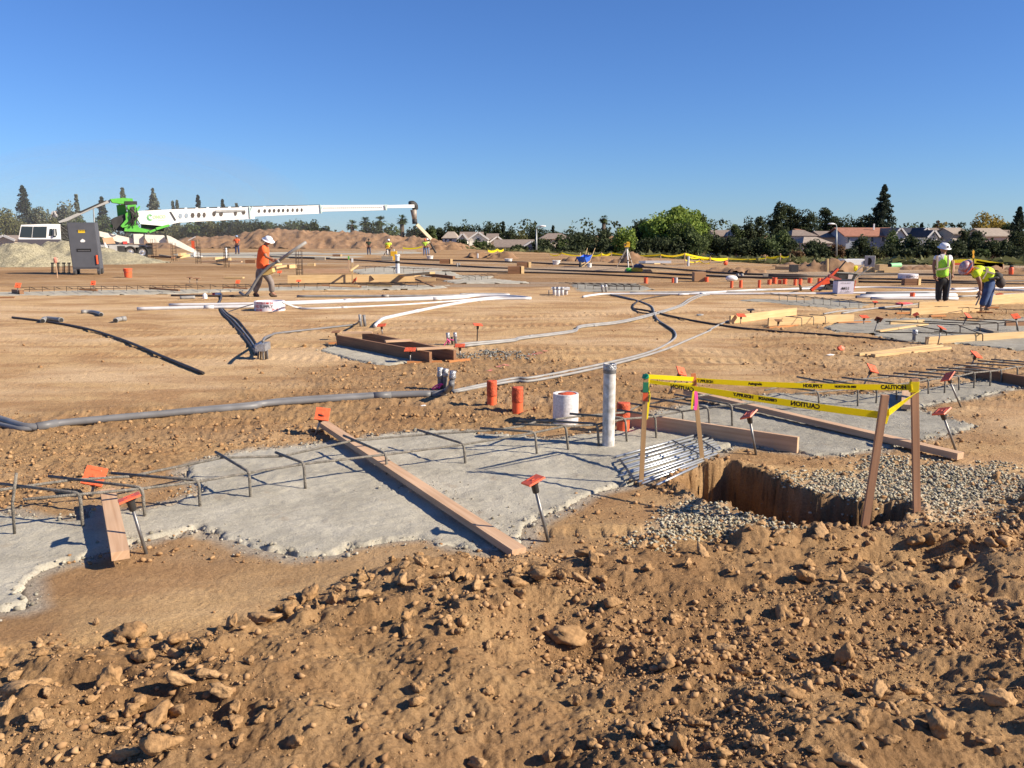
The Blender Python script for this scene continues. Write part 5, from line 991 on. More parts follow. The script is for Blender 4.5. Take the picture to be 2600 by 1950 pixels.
# wheelbarrows
def barrow(base, s, m, label, rz, frame, handles, tilt=0., sticker=False, group=None):
    k = thing('wheelbarrow', base, label, 'wheelbarrow', group); Rm = Matrix.Rotation(rz, 3, 'Z') @ Matrix.Rotation(tilt, 3, 'Y')
    f = lambda x, y, z: base + Rm @ (Vector((x, y, z)) * s)
    top = [f(-.5, -.33, .72), f(.42, -.33, .68), f(.42, .33, .68), f(-.5, .33, .72)]; bot = [f(-.18, -.2, .36), f(.28, -.2, .36), f(.28, .2, .36), f(-.18, .2, .36)]
    ti = [p.lerp(f(0, 0, .7), .05) for p in top]; bi = [p + Vector((0, 0, .02)) for p in bot]
    MB().raw(top + bot + ti + bi, [(4, 5, 6, 7), (0, 1, 5, 4), (1, 2, 6, 5), (2, 3, 7, 6), (3, 0, 4, 7), (0, 8, 9, 1), (1, 9, 10, 2), (2, 10, 11, 3), (3, 11, 8, 0), (8, 12, 13, 9), (9, 13, 14, 10), (10, 14, 15, 11), (11, 15, 12, 8), (15, 14, 13, 12)]).build('tray', m, k)
    mb = MB(); mb.tube(top + [top[0]], .018 * s, 6); mb.build('rim', m, k)
    for sy in (-1, 1): MB().tube([f(-.62, .05 * sy, .2), f(.2, .24 * sy, .34), f(1.0, .3 * sy, .98)], .022 * s, 6).build('handle', handles, k); MB().tube([f(.12, .22 * sy, .34), f(.2, .24 * sy, .0), f(.34, .24 * sy, .0), f(.4, .24 * sy, .4)], .016 * s, 5).build('leg', frame, k)
    w = MB(); c = f(-.6, 0, .2); ax = Rm @ Vector((0, 1, 0)); w.lathe(c - ax * .05 * s, [(.12 * s, 0), (.2 * s, .01 * s), (.2 * s, .09 * s), (.12 * s, .1 * s)], 18, ax); w.build('wheel', RUB, k, True, .6)
    if sticker:
        a, b2, c2, d = top[0].lerp(top[1], .55), top[0].lerp(top[1], .8), bot[0].lerp(bot[1], .8), bot[0].lerp(bot[1], .5); n_ = Vector((0, -.012, 0)); MB().quad(a.lerp(d, .15) + n_, b2.lerp(c2, .15) + n_, b2.lerp(c2, .7) + n_, a.lerp(d, .7) + n_).build('label_sheet', WHITE, k)
    return k
BLUE = mat('blue_tray', (.02, .12, .62), .4); DTR = mat('dark_tray', (.055, .07, .08), .5, vary=.3, vs=6)
b = gp('C', 1625, 808); barrow(b, .8, BLUE, 'blue wheelbarrow tipped with its tray toward the camera, left of the pair', R(75), STEEL, WOOD_Y, group='blue wheelbarrows')
b = gp('C', 1662, 806); barrow(b, .85, BLUE, 'second blue wheelbarrow behind, right of the pair', R(55), STEEL, WOOD_Y, R(-18), group='blue wheelbarrows')
one(MB().blob(up(gp('C', 1660, 800), 'C', 1658, 722), .13, 2, (1, .7, .8), .3), 'black_bag', BLKP, 'black bag lying on top of the blue wheelbarrows', 'bag')
b = gp('E', 650, 1005); barrow(b, .8, DTR, 'dark green wheelbarrow with pale handles and a white sheet on its side', R(8), REDI, LGREYC, 0, True)
# orange hand tools leaning by the wheelbarrow
ORB = mat('orange_red_paint', (.8, .10, .03), .45)
def pts(c, base, L): return [up(base, c, x, y) for x, y in L]
b = gp('E', 385, 1020); k = thing('post_puller', b, 'orange-red tripod frame tool leaning left of the dark wheelbarrow', 'tool')
P = pts('E', b, [(378, 1020), (520, 915), (610, 830)]); MB().beam(P[0], P[1], .16, .09).build('arm', ORB, k); MB().beam(P[1] - Vector((0, 0, .03)), P[2], .14, .07).build('arm', ORB, k); MB().tube(pts('E', b, [(610, 830), (672, 758)]), .025, 6).build('rod', BLKP, k)
P = pts('E', b, [(520, 892), (620, 932)]); MB().beam(P[0], P[1], .16, .08).build('bracket', mat('faded_red', (.45, .1, .07), .6), k); P = pts('E', b, [(470, 965), (530, 950)]); MB().beam(P[0], P[1], .1, .16).build('plate', ORB, k); MB().tube(pts('E', b, [(440, 1015), (490, 990), (530, 900)]), .035, 6).build('rod', BLKP, k)
# tripods
def tripod(c, head, feet, label, inst, hm):
    b = gp(c, *feet[1]); k = thing('survey_tripod', b, label, 'tripod', 'survey tripods'); h = up(b, c, *head)
    for i, f in enumerate(feet):
        g_ = gp(c, *f); MB().tube([g_, h.lerp(g_, .5), h], [.02, .035, .035], 6).build('leg', WHITE if i != 2 else DUSTW, k); MB().tube([h.lerp(g_, .55), h.lerp(g_, .5)], .045, 6).build('leg_clamp', BLKP, k)
    MB().lathe(h, [(.1, -.03), (.1, .02)], 12).build('head_plate', STEEL, k); i_ = MB(); i_.box(h + Vector((0, 0, .14)), (.26, .2, .2)); i_.box(h + Vector((.04, -.05, .26)), (.14, .14, .08)); i_.build('laser_level', inst, k); MB().tube([h + Vector((-.09, -.14, .15)), h + Vector((-.09, -.08, .15))], .05, 8).build('lens', BLKP, k)
YELP = mat('yellow_casing', (.75, .42, .02), .5)
tripod('C', (2014, 645), [(1925, 815), (2030, 852), (2068, 812)], 'tall white tripod with yellow level beside the green and yellow bag', YELP, None)
tripod('B', (1645, 655), [(1600, 735), (1652, 745), (1672, 738)], 'far tripod in front of the yellow-vested worker', YELP, None)
b = gp('C', 2100, 862); k = thing('tool_bag', b, 'yellow bag with blue cloth and green strap at the tripod foot', 'bag'); MB().blob(b + Vector((0, 0, .13)), .28, 2, (1.1, .7, .6), .1).build('body', YELP, k, True); MB().blob(b + Vector((.08, 0, .33)), .22, 2, (1.2, .7, .55), .35).build('cloth', mat('navy_cloth', (.05, .07, .16), .9), k); MB().blob(b + Vector((-.36, 0, .14)), .15, 2, (1.1, .7, .8), .4).build('strap', GRN, k)
b = gp('B', 1700, 752); k = thing('yellow_case', b, 'yellow case beside the far tripod', 'case'); MB().box(b + Vector((0, .2, .32)), (.42, .35, .64)).build('body', YELP, k); MB().box(b + Vector((-.42, .2, .17)), (.3, .3, .34), ry=.3).build('lid', WOOD_Y, k)
# concrete vault, green pipe, paddle sign etc at the right
CNC2 = mat('precast_concrete', (.42, .42, .40), .8, vary=.15, vs=3)
b = gp('E', 840, 812); w = (gp('E', 900, 812) - gp('E', 820, 812)).length; hh = up(b, 'E', 840, 715).z; k = thing('concrete_vault', b, 'square precast concrete box with a D-shaped hole behind the wheelbarrow', 'vault')
bx = Vector((gp('E', 858, 812).x, b.y, 0)); MB().box((bx.x + .25, b.y + w * .6, hh / 2), (w * 1.05, w * 1.0, hh), R(-24)).build('body', CNC2, k)
nx = Matrix.Rotation(R(-24), 3, 'Z') @ Vector((1, 0, 0)); ny = Matrix.Rotation(R(-24), 3, 'Z') @ Vector((0, -1, 0)); cc = Vector((bx.x + .25, b.y + w * .6, hh * .52)) + ny * (w * .5 + .004)
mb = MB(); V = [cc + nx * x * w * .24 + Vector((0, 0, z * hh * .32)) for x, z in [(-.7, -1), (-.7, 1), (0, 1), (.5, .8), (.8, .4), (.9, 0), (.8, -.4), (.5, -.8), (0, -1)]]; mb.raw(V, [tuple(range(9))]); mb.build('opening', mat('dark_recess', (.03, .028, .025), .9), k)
b = gp('E', 770, 790); k = thing('precast_slab', b, 'white slab end with dark square hole left of the concrete box', 'slab'); h_ = up(b, 'E', 770, 755).z; MB().box(b + Vector((0, .6, h_ * .6)), (1.5, 1.2, .35)).build('body', WHITE, k); MB().box(b + Vector((.5, -.02, h_ * .6)), (.22, .04, .2)).build('opening', BLACK, k)
MB().box(b + Vector((-.5, .4, h_ * .2)), (.25, .3, h_ * .4)).build('foot', WHITE, k)
b = gp('E', 1085, 820); k = thing('green_pipe', b, 'short thick pale green pipe lying beyond the right footings', 'pipe'); rr = up(b, 'E', 1085, 778).z / 2; a, e = gp('E', 1050, 818), gp('E', 1138, 814); a.z = e.z = rr; LG = mat('pale_green_pvc', (.22, .50, .25), .5); MB().tube([a, e], rr, 24).build('pipe', LG, k, True, .6); d = (a - e).normalized(); MB().tube([a + d * .002, a + d * .006], rr * .9, 20).build('opening', BLACK, k)
b = gp('E', 1775, 860); k = thing('paddle_marker', b, 'yellow diamond-shaped marker on a post above the bending worker', 'marker'); t = up(b, 'E', 1775, 735); MB().tube([b, t], .03, 6).build('post', BLKP, k); q = up(b, 'E', 1775, 700)
P = [up(b, 'E', x, y, -.03) for x, y in ((1776, 660), (1786, 675), (1782, 695), (1780, 705), (1785, 715), (1782, 735), (1770, 735), (1767, 715), (1772, 705), (1768, 690), (1766, 675))]; MB().prism(P, (0, .04, 0)).build('diamond', mat('amber_sign', (.85, .42, .02), .6), k)
b = gp('E', 2097, 880); k = thing('orange_barrel', b, 'orange wrapped post with dark top near the right edge', 'marker post'); MB().lathe(b, [(.07, 0), (.10, .05), (.11, .3), (.08, .36)], 14).build('body', ORG, k, True); MB().blob(b + Vector((0, 0, .4)), .08, 2, (1.2, 1, .6), .2).build('top', BLKP, k)
b = gp('D', 1375, 942); k = thing('orange_bag', b, 'orange bag on a lath before the tape fence', 'bag'); MB().blob(b + Vector((0, 0, .15)), .15, 2, (.85, .6, 1.0), .25).build('body', ORG, k); MB().tube([b + Vector((.15, .1, 0)), b + Vector((.19, .1, .5))], .012, 5).build('lath', WOOD_R, k)
# yellow barrier boards at the right
b = gp('E', 1690, 850); k = thing('tape_barrier', b, 'yellow tape stretched between stakes behind the bending worker', 'tape barrier')
for L, w in (([(1600, 762), (1680, 757), (1790, 752), (2030, 792)], .16), ([(1780, 785), (2030, 792)], .2), ([(1800, 762), (2030, 800)], .1)): ribbon([up(b, 'E', x, y) for x, y in L], w, YEL, 'tape', k)
ribbon([up(b, 'E', x, y) for x, y in ((1600, 785), (1680, 783), (2030, 803))], .12, ORG_D, 'tape', k); MB().tube([up(b, 'E', 2031, 860), up(b, 'E', 2031, 785)], .04, 6).build('post', WOOD_R, k); MB().tube([up(b, 'E', 1604, 860), up(b, 'E', 1604, 755)], .04, 6).build('post', WOOD_R, k)
for i, (x0, x1, y, lab) in enumerate(((835, 900, 853, 'leftmost pale plank of the far stepped pile'), (905, 990, 855, 'second pale plank of the far stepped pile'), (985, 1115, 856, 'longest pale plank of the far stepped pile'), (940, 1010, 838, 'upper pale plank of the far stepped pile'))): board('E', (x0, y), (x1, y), .5, .25, WOOD_Y, lab, (.0 if i < 3 else .3,) * 2, group='far stepped pile of planks')
board('E', (70, 825), (345, 830), .6, .15, WOOD_Y, 'long pale board lying left of the dirt pile'); board('E', (190, 852), (250, 852), .4, .35, BLKP, 'black box in front of the dirt pile', nm='black_box', cat='box')
b = gp('E', 513, 850); one(MB().tube([b, up(b, 'E', 513, 738)], .05, 6), 'lath_stake', WOOD_Y, 'pale lath stake in front of the dirt pile', 'lath stake')
b = gp('E', 755, 850); one(MB().blob(b + Vector((0, 0, .16)), .13, 2, (.8, .5, 1.2), .6), 'yellow_rag', YEL, 'yellow rag hanging behind the wheelbarrow', 'rag')
board('D', (605, 918), (690, 918), 1.2, .12, WHITE, 'white fluted panel lying by the dirt pile', (.3, .5), 'fluted_panel', cat='panel'); board('D', (530, 925), (690, 930), .8, .2, WOOD_Y, 'scrap boards under the white fluted panel', nm='scrap_board')
# ---------------------------------------------------------------- job box
b = gp('A', 765, 880); base = gp('A', 765, 880); h0 = .28; topz = up(base, 'A', 740, 424).z; w = (gp('A', 868, 880) - gp('A', 645, 880)).length
GB = mat('grey_powder_coat', (.085, .09, .105), .55, vary=.12, vs=3); k = thing('steel_job_box', base, 'tall dark grey steel tool box standing on casters before the gravel piles', 'tool box')
cx = (gp('A', 645, 880).x + gp('A', 868, 880).x) / 2 - .02; D_ = .85; rz = R(16)
Mz = Matrix.Rotation(rz, 3, 'Z'); X, Yv = Mz @ Vector((1, 0, 0)), Mz @ Vector((0, 1, 0)); fc = Vector((cx, base.y, 0)); W2 = w * .5; TX = .97
H_ = topz - h0; body = MB().frame_box(fc + Yv * D_ / 2 + Vector((0, 0, h0)), X * W2 * TX, Yv * D_ / 2, Vector((-.1, 0, H_))); body.build('body', GB, k)
MB().frame_box(fc - Yv * .012 + Vector((0, 0, h0 + .06)), X * W2 * .93, Yv * .012, Vector((-.098, 0, H_ - .12))).build('door', GB, k)
sh = lambda t: Vector((-.1 * t, 0, H_ * t)); f0 = fc + Vector((0, 0, h0)) - Yv * .03
MB().frame_box(f0 + sh(.375) - X * .02 * 0, X * W2 * .5, Yv * .01, Vector((0, 0, .13))).build('handle_recess', BLACK, k); MB().frame_box(f0 + sh(.385) - Yv * .012, X * W2 * .42, Yv * .008, Vector((0, 0, .04))).build('handle', STEEL, k)
MB().frame_box(f0 + sh(.775), X * W2 * .24, Yv * .003, Vector((0, 0, .13))).build('warning_sticker', mat('yellow_sticker', (.75, .5, .02), .6), k); text_on('WARNING', .085, f0 + sh(.79) - Yv * .005 + Vector((0, 0, .06)), X, (0, 0, 1), BLACK, k, 0, .004)
P = f0 + sh(.6); MB().prism([P + X * x + Vector((0, 0, z)) for x, z in ((-.11, 0), (-.06, .06), (0, .1), (.08, .05), (.11, 0), (.06, -.05), (-.07, -.05))], -Yv * .004).build('badge', WHITE, k)
for sx in (-1, 1):
    for sy in (0, 1):
        q = fc + X * W2 * .85 * sx + Yv * (D_ * (.06 + .88 * sy)); MB().box(q + Vector((0, 0, h0 * .6)), (.14, .1, h0 * .8), rz).build('caster_fork', STEEL, k); MB().lathe(q + Vector((0, 0, .1)) - Yv * .03 - X * .03, [(.1, 0), (.1, .06)], 14, X).build('caster_wheel', RUB, k)
P = fc + X * W2 * 1.02 - Yv * .03; MB().tube(smooth_path([P + Vector((-.12, 0, 1.05)), P + Vector((-.2, 0, .8)), P + Vector((-.16, 0, .45)), P + Vector((-.1, 0, .3)), P + Vector((-.08, 0, .8)), P + Vector((-.12, 0, 1.05))], 4), .02, 5).build('cable_loop', BLKP, k); MB().tube([P + Vector((-.13, -.04, .9)), P + Vector((-.12, -.04, .5))], .045, 8).build('red_grip', ORB, k)
# anchor bolts standing in front of gravel
for i, px in enumerate((447, 458, 495, 508, 545, 558, 590, 602)):
    b = gp('A', px, 866 + (i % 2) * 2); t = up(b, 'A', px, 775); k = thing('form_pin', b, ('upright dark pin, %s of the eight before the gravel pile' % ('first', 'second', 'third', 'fourth', 'fifth', 'sixth', 'seventh', 'eighth')[i]), 'steel pin', 'dark steel pins before the gravel pile'); MB().tube([b, t], .022, 6).build('shaft', BLKP, k); MB().tube([t - Vector((0, 0, .03)), t + Vector((0, 0, .02))], .05, 8).build('head', BLKP, k); MB().tube([b, b + Vector((0, 0, .06))], .05, 8).build('foot', BLKP, k)
b = gp('A', 498, 905); k = thing('lath_stake', b, 'thin lath with faded pink ribbon before the gravel pile', 'lath stake'); MB().tube([b, up(b, 'A', 480, 745)], .018, 5).build('shaft', WOOD_R, k); MB().blob(up(b, 'A', 478, 752), .13, 2, (.7, .4, 1), .5).build('ribbon', mat('faded_pink', (.6, .25, .18), .8), k)

# ---------------------------------------------------------------- piles
def pile(name, pts3, label, m, cat, res=.12, group=None, rough=.12, seed=1, bumps=.0):
    """heap as the max of rounded cones (x,y,r,h)"""
    x0 = min(p[0] - p[2] for p in pts3); x1 = max(p[0] + p[2] for p in pts3); y0 = min(p[1] - p[2] * p[4] for p in pts3); y1 = max(p[1] + p[2] * p[4] for p in pts3)
    X, Y = np.meshgrid(np.arange(x0, x1 + res, res), np.arange(y0, y1 + res, res)); Z = np.full(X.shape, -.3)
    dn = fbm(X * .8 + seed, Y * .8, 4, seed) * .12
    for (px, py, r, h, ky) in pts3:
        d = np.sqrt((X - px) ** 2 + ((Y - py) / ky) ** 2) / r + dn; z = h * (1 - d) / (.001 + 1) * 1.0; z = np.where(d < .25, h * (.75 - d * d * 2 + .0 - (0)), z); z = np.minimum(z, h * (.9 - .6 * d * d)) if True else z
        Z = np.maximum(Z, np.where(d < 1, z, -.3 * np.minimum(1, (d - 1) * 4)))
    fq = .75 if res > .2 else 2.2; Z = Z + rough * fbm(X * fq, Y * fq, 5, seed + 7, .6) * (Z > -.05) + bumps * np.maximum(0, fbm(X * 1.1, Y * .5, 3, seed + 11)) * (Z > .3)
    Z = Z + macro(X, Y)
    nr, nc = X.shape; i = (np.arange(nr - 1)[:, None] * nc + np.arange(nc - 1)[None, :]).ravel(); zz = Z.ravel(); F = np.stack([i, i + 1, i + nc + 1, i + nc], 1); base = macro(X, Y).ravel(); keep = ((zz - base)[F].max(1) > -.12); F = F[keep]
    u, inv = np.unique(F, return_inverse=True); o = npmesh(name, np.stack([X.ravel(), Y.ravel(), zz], 1)[u], inv.reshape(F.shape), m, True); return tag(o, label, cat, group)
GPM = mat('crushed_rock', (.42, .38, .26), .95, vary=.45, vs=13, bump=1.0, bs=14, two=(.13, .115, .07), detail=9)
DIRTP = mat('excavated_dirt', (.29, .175, .095), .95, vary=.4, vs=2.2, bump=1.0, bs=5, two=(.17, .095, .048), detail=9)
def hp(c, px, py_top, yb): b = gp(c, px, yb); return b, up(b, c, px, py_top).z
b, h = hp('A', 200, 568, 800); g1 = b; 
pile('gravel_pile', [(g1.x, g1.y, 3.3, h * 1.12, 1.0), (g1.x - 2.6, g1.y + .3, 2.6, h * 1.0, 1.), (g1.x - 5, g1.y + 1, 3., h * 1.0, 1)], 'large pale crushed rock pile at the left edge in front of the truck cab', GPM, 'gravel pile', .1, 'crushed rock piles', .09, 3)
b, h = hp('A', 520, 568, 775); pile('gravel_pile', [(b.x, b.y + .8, 3.4, h * 1.2, 1.0), (b.x + 1.8, b.y + .3, 3.2, h * .85, 1.), (b.x + 3.6, b.y - .2, 3.4, h * .62, 1)], 'crushed rock pile behind the grey steel box sloping down to the right', GPM, 'gravel pile', .1, 'crushed rock piles', .09, 5)
b, h = hp('A', 1145, 712, 758); pile('gravel_pile', [(b.x, b.y, 1.6, h * 1.1, 1.)], 'small gravel heap in front of the rear truck wheels', GPM, 'gravel pile', .12, 'crushed rock piles', .05, 8)
def dirt(c, L, yb, label, seed, ky=.8, kr=1.5, nm='dirt_pile', group='dirt piles beyond the pad', rough=.22, bumps=0.):
    P = []
    for (px, pt) in L:
        b, h = hp(c, px, pt, yb); P.append((b.x, b.y, max(h * kr, .8), h * 1.1, ky))
    return pile(nm, P, label, DIRTP, 'dirt pile', .14 if gp(c, L[0][0], yb).y < 70 else .3, group, rough, seed, bumps)
dirt('C', [(2050, 665), (2110, 690), (2160, 730), (1990, 720), (1930, 735)], 775, 'brown dirt pile behind the tall tripod', 21)
dirt('E', [(560, 712), (620, 725), (500, 740), (420, 765), (700, 765), (350, 785)], 840, 'largest brown dirt pile left of the concrete box', 22, .8, 1.4)
dirt('E', [(200, 762), (160, 775), (260, 770)], 800, 'dark grey gravelly mound left of the largest dirt pile', 23)
dirt('D', [(1400, 945), (1330, 965), (1480, 945), (1560, 970), (1620, 990)], 1012, 'low mound of rubble and clods before the orange bag', 24, .7, 1.2, rough=.3)
dirt('C', [(950, 660), (890, 690), (1000, 690)], 735, 'small dirt mound behind the yellow tape frame', 25); dirt('C', [(740, 672), (680, 680), (800, 685)], 730, 'long low dirt mound left of the yellow tape frame', 26)
dirt('C', [(1540, 728), (1580, 730)], 755, 'small low mound left of the blue wheelbarrows', 27); dirt('C', [(1740, 722), (1800, 728)], 758, 'low mound right of the blue wheelbarrows', 28)
dirt('E', [(1250, 790), (1400, 785), (1550, 790)], 830, 'low dirt bank behind the green pipe', 29, .6); dirt('E', [(1950, 800), (2100, 805), (2250, 800)], 850, 'low dirt bank at the right edge behind the orange post', 30, .6)
dirt('C', [(490, 600), (540, 620), (430, 615), (380, 600)], 660, 'rubbly dirt mound under the hanging chute', 31, .8, 1.3)
# the berm
prof = [(-500, 575), (0, 590), (100, 545), (250, 532), (400, 530), (520, 522), (640, 500), (700, 472), (800, 465), (880, 466), (960, 482), (1050, 474), (1130, 486), (1210, 480), (1300, 500), (1400, 508), (1500, 512), (1600, 520), (1700, 536), (1800, 542), (1880, 560), (1950, 588), (2050, 582), (2150, 600)]
P = []
for (px, pt), nxt in zip(prof[:-1], prof[1:]):
    for t in (0, .5):
        q = at('B', px + (nxt[0] - px) * t, pt + (nxt[1] - pt) * t, 118); P.append((q.x, 118 + rnd.uniform(-.4, .4), 9, q.z * 1.08, .6))
o = pile('dirt_berm', P, 'long lumpy brown earth berm beyond the pad behind the boom', DIRTP, 'dirt berm', .25, None, .5, 41, .25)
# ---------------------------------------------------------------- placing truck
TY = 67.0
def tp(px, py, dy=0., c='A'): return at(c, px, py, TY + dy)
k = thing('conveyor_truck', tp(700, 720), 'white and green telescopic boom truck reaching right over the pad', 'truck')
GLASS = mat('dark_glass', (.02, .025, .03), .12, 0, spec=.8); BLKM = mat('black_machinery', (.03, .03, .03), .7, vary=.4, vs=3); CHR = mat('wheel_rim', (.55, .55, .55), .35, .8); GREYP = mat('grey_paint', (.35, .35, .34), .6, vary=.2, vs=3)
def sbox(px0, py0, px1, py1, y0, y1, mb=None, c='A'):
    a, b = tp(px0, py1, 0, c), tp(px1, py0, 0, c); m_ = mb or MB(); m_.box(((a.x + b.x) / 2, TY + (y0 + y1) / 2, (a.z + b.z) / 2), (abs(b.x - a.x), y1 - y0, abs(b.z - a.z))); return m_
# cab : front turned slightly to the camera
P = [tp(x, y) for x, y in ((170, 590), (160, 560), (182, 445), (410, 438), (520, 440), (528, 590))]
cab = MB().prism([p + Vector((0, 0, 0)) for p in P], (0, 2.4, 0)).build('cab', WHITE, k)
MB().prism([tp(x, y, -.03) for x, y in ((168, 552), (186, 458), (282, 460), (272, 556))], (0, .04, 0)).build('windscreen', GLASS, cab); MB().prism([tp(x, y, -.03) for x, y in ((278, 556), (288, 460), (404, 460), (398, 556))], (0, .04, 0)).build('windscreen', GLASS, cab)
MB().prism([tp(x, y, -.03) for x, y in ((420, 540), (428, 480), (452, 478), (452, 540))], (0, .04, 0)).build('side_window', GLASS, cab); MB().prism([tp(x, y, -.03) for x, y in ((458, 552), (458, 478), (486, 480), (492, 530), (480, 552))], (0, .04, 0)).build('side_window', GLASS, cab)
MB().prism([tp(x, y, -.25) for x, y in ((452, 540), (452, 478), (462, 478), (468, 540))], (0, .15, 0)).build('mirror', GREYP, k)
sbox(190, 434, 405, 440, .1, 2.2).build('roof_light_bar', BLKM, cab); sbox(160, 570, 525, 660, -.05, 2.4).build('bumper', mat('grille_dark', (.06, .055, .07), .7), k)
mb = MB(); [mb.tube([tp(a, b, .5), tp(c_, d, .5)], .07, 5) for a, b, c_, d in ((520, 450, 610, 560), (540, 450, 610, 500), (520, 560, 600, 470), (560, 560, 620, 580), (520, 520, 620, 530))]; sbox(530, 450, 600, 560, 1.2, 2.2, mb); mb.build('hose_rack', BLKM, k)
sbox(500, 618, 1320, 640, .2, 2.4).build('chassis', GREYP, k); sbox(520, 640, 1090, 700, .9, 1.9).build('chassis', BLKM, k)
sbox(945, 622, 1010, 695, -.05, .9).build('tool_locker', GREYP, k); sbox(1016, 628, 1078, 695, -.05, .9).build('tool_locker', BLKM, k); sbox(1285, 608, 1318, 705, .2, 2.4).build('mudguard', BLKM, k)
MB().prism([tp(x, y, .4) for x, y in ((880, 500), (1160, 560), (1222, 600), (1215, 608), (1060, 598), (885, 545))], (0, 1.4, 0)).build('side_panel', DUSTW, k)
MB().prism([tp(x, y, .2) for x, y in ((895, 560), (985, 552), (1010, 608), (910, 612))], (0, .5, 0)).build('deck_crate', WOOD_R, k); sbox(1065, 588, 1100, 612, .2, .6).build('red_box', REDI, k)
for wx in (1137, 1240):
    c0 = tp(wx, 681, .15); r = (tp(wx + 53, 681) - tp(wx, 681)).length; t = MB().lathe(c0, [(r * .55, 0), (r * .85, -.08), (r, .02), (r, .45), (r * .85, .55), (r * .5, .5)], 32, (0, 1, 0), False).build('wheel', RUB, k, True, .6)
    MB().lathe(c0 + Vector((0, -.0, 0)), [(r * .56, -.02), (r * .5, .06), (r * .2, .1), (r * .2, -.06), (r * .05, -.07)], 24, (0, 1, 0), False).build('rim', CHR, t, True, .6)
    MB().lathe(c0 + Vector((0, 1.7, 0)), [(r * .85, 0), (r, .1), (r, .5), (r * .5, .55)], 24, (0, 1, 0)).build('wheel', RUB, k, True, .6)
for wx in (250, 420):
    c0 = tp(wx, 690, .15); r = .5; MB().lathe(c0, [(r * .85, 0), (r, .05), (r, .35), (r * .85, .4)], 20, (0, 1, 0)).build('wheel', RUB, k, True, .6)
# outriggers
MB().prism([tp(x, y, -.3) for x, y in ((1235, 530), (1400, 535), (1430, 600), (1260, 600), (1235, 560))], (0, .5, 0)).build('outrigger', DUSTW, k)
o = MB().prism([tp(x, y, -.8) for x, y in ((1395, 535), (1430, 545), (1660, 670), (1665, 700), (1640, 695), (1410, 600))], (0, .35, 0)).build('outrigger', DUSTW, k)
MB().prism([tp(x, y, -1.) for x, y in ((1618, 680), (1668, 680), (1670, 712), (1618, 712))], (0, .5, 0)).build('outrigger_jack', WHITE, k); MB().prism([tp(x, y, -1.2) for x, y in ((1612, 714), (1685, 714), (1685, 722), (1612, 722))], (0, 1., 0)).build('outrigger_pad', WHITE, k)
MB().prism([tp(x, y, -.4) for x, y in ((880, 590), (900, 620), (945, 700), (925, 705), (895, 650), (882, 620))], (0, .3, 0)).build('outrigger', WHITE, k); sbox(1160, 525, 1240, 610, .1, 1.6).build('pedestal', DUSTW, k)
# turret
t = MB(); t.prism([tp(x, y, .1) for x, y in ((1085, 455), (1100, 440), (1180, 430), (1210, 470), (1300, 490), (1280, 512), (1080, 500))], (0, 1.8, 0)); t.prism([tp(x, y, .0) for x, y in ((1100, 275), (1175, 270), (1185, 330), (1200, 345), (1180, 440), (1060, 470), (1042, 455), (1110, 375))], (0, .25, 0)); t.prism([tp(x, y, 1.7) for x, y in ((1100, 275), (1175, 270), (1185, 330), (1200, 345), (1180, 440), (1060, 470), (1042, 455), (1110, 375))], (0, .25, 0))
t.prism([tp(x, y, .2) for x, y in ((1185, 310), (1215, 280), (1225, 290), (1200, 330))], (0, .3, 0)); turret = t.build('turret', GRN, k)
mb = MB(); mb.prism([tp(x, y, .3) for x, y in ((975, 400), (1010, 380), (1100, 350), (1110, 460), (1080, 500), (1020, 490), (985, 440))], (0, 1.4, 0)); mb.prism([tp(x, y, -.05) for x, y in ((1125, 292), (1160, 285), (1160, 430), (1130, 445))], (0, .1, 0))
for i in range(9): mb.tube(smooth_path([tp(1120 + rnd.uniform(-20, 50), 290 + rnd.uniform(0, 40), -.15), tp(1130 + rnd.uniform(-30, 70), 370, -.25), tp(1120 + rnd.uniform(-30, 60), 440 + rnd.uniform(-20, 20), -.15)], 4), .045, 5)
mb.tube(smooth_path([tp(990, 440, .2), tp(985, 480, .1), tp(1010, 512, .1), tp(1040, 505, .1)], 4), .05, 5); mb.build('machinery', BLKM, turret)
sbox(1090, 505, 1270, 522, .2, 1.9).build('slewing_ring', BLKM, k)
MB().prism([tp(x, y, .25) for x, y in ((965, 222), (1080, 212), (1160, 218), (1170, 262), (1050, 262), (985, 252))], (0, 1.3, 0)).build('upper_hopper', GRN, k); sbox(1080, 240, 1185, 270, .2, 1.6).build('upper_hopper', BLKM, k)
# feed conveyor rising from behind the cab
c = MB(); c.prism([tp(x, y, .4) for x, y in ((528, 415), (700, 340), (820, 285), (940, 236), (975, 230), (975, 252), (830, 305), (600, 415), (535, 428))], (0, .9, 0)); cv = c.build('feed_conveyor', GREYP, k); mb = MB(); mb.prism([tp(x, y, .35) for x, y in ((690, 338), (860, 262), (940, 232), (936, 240), (720, 340))], (0, .3, 0)); mb.build('belt', BLKM, cv)
MB().tube([tp(835, 300, .5), tp(842, 420, .5)], .05, 5).build('prop', GREYP, k)
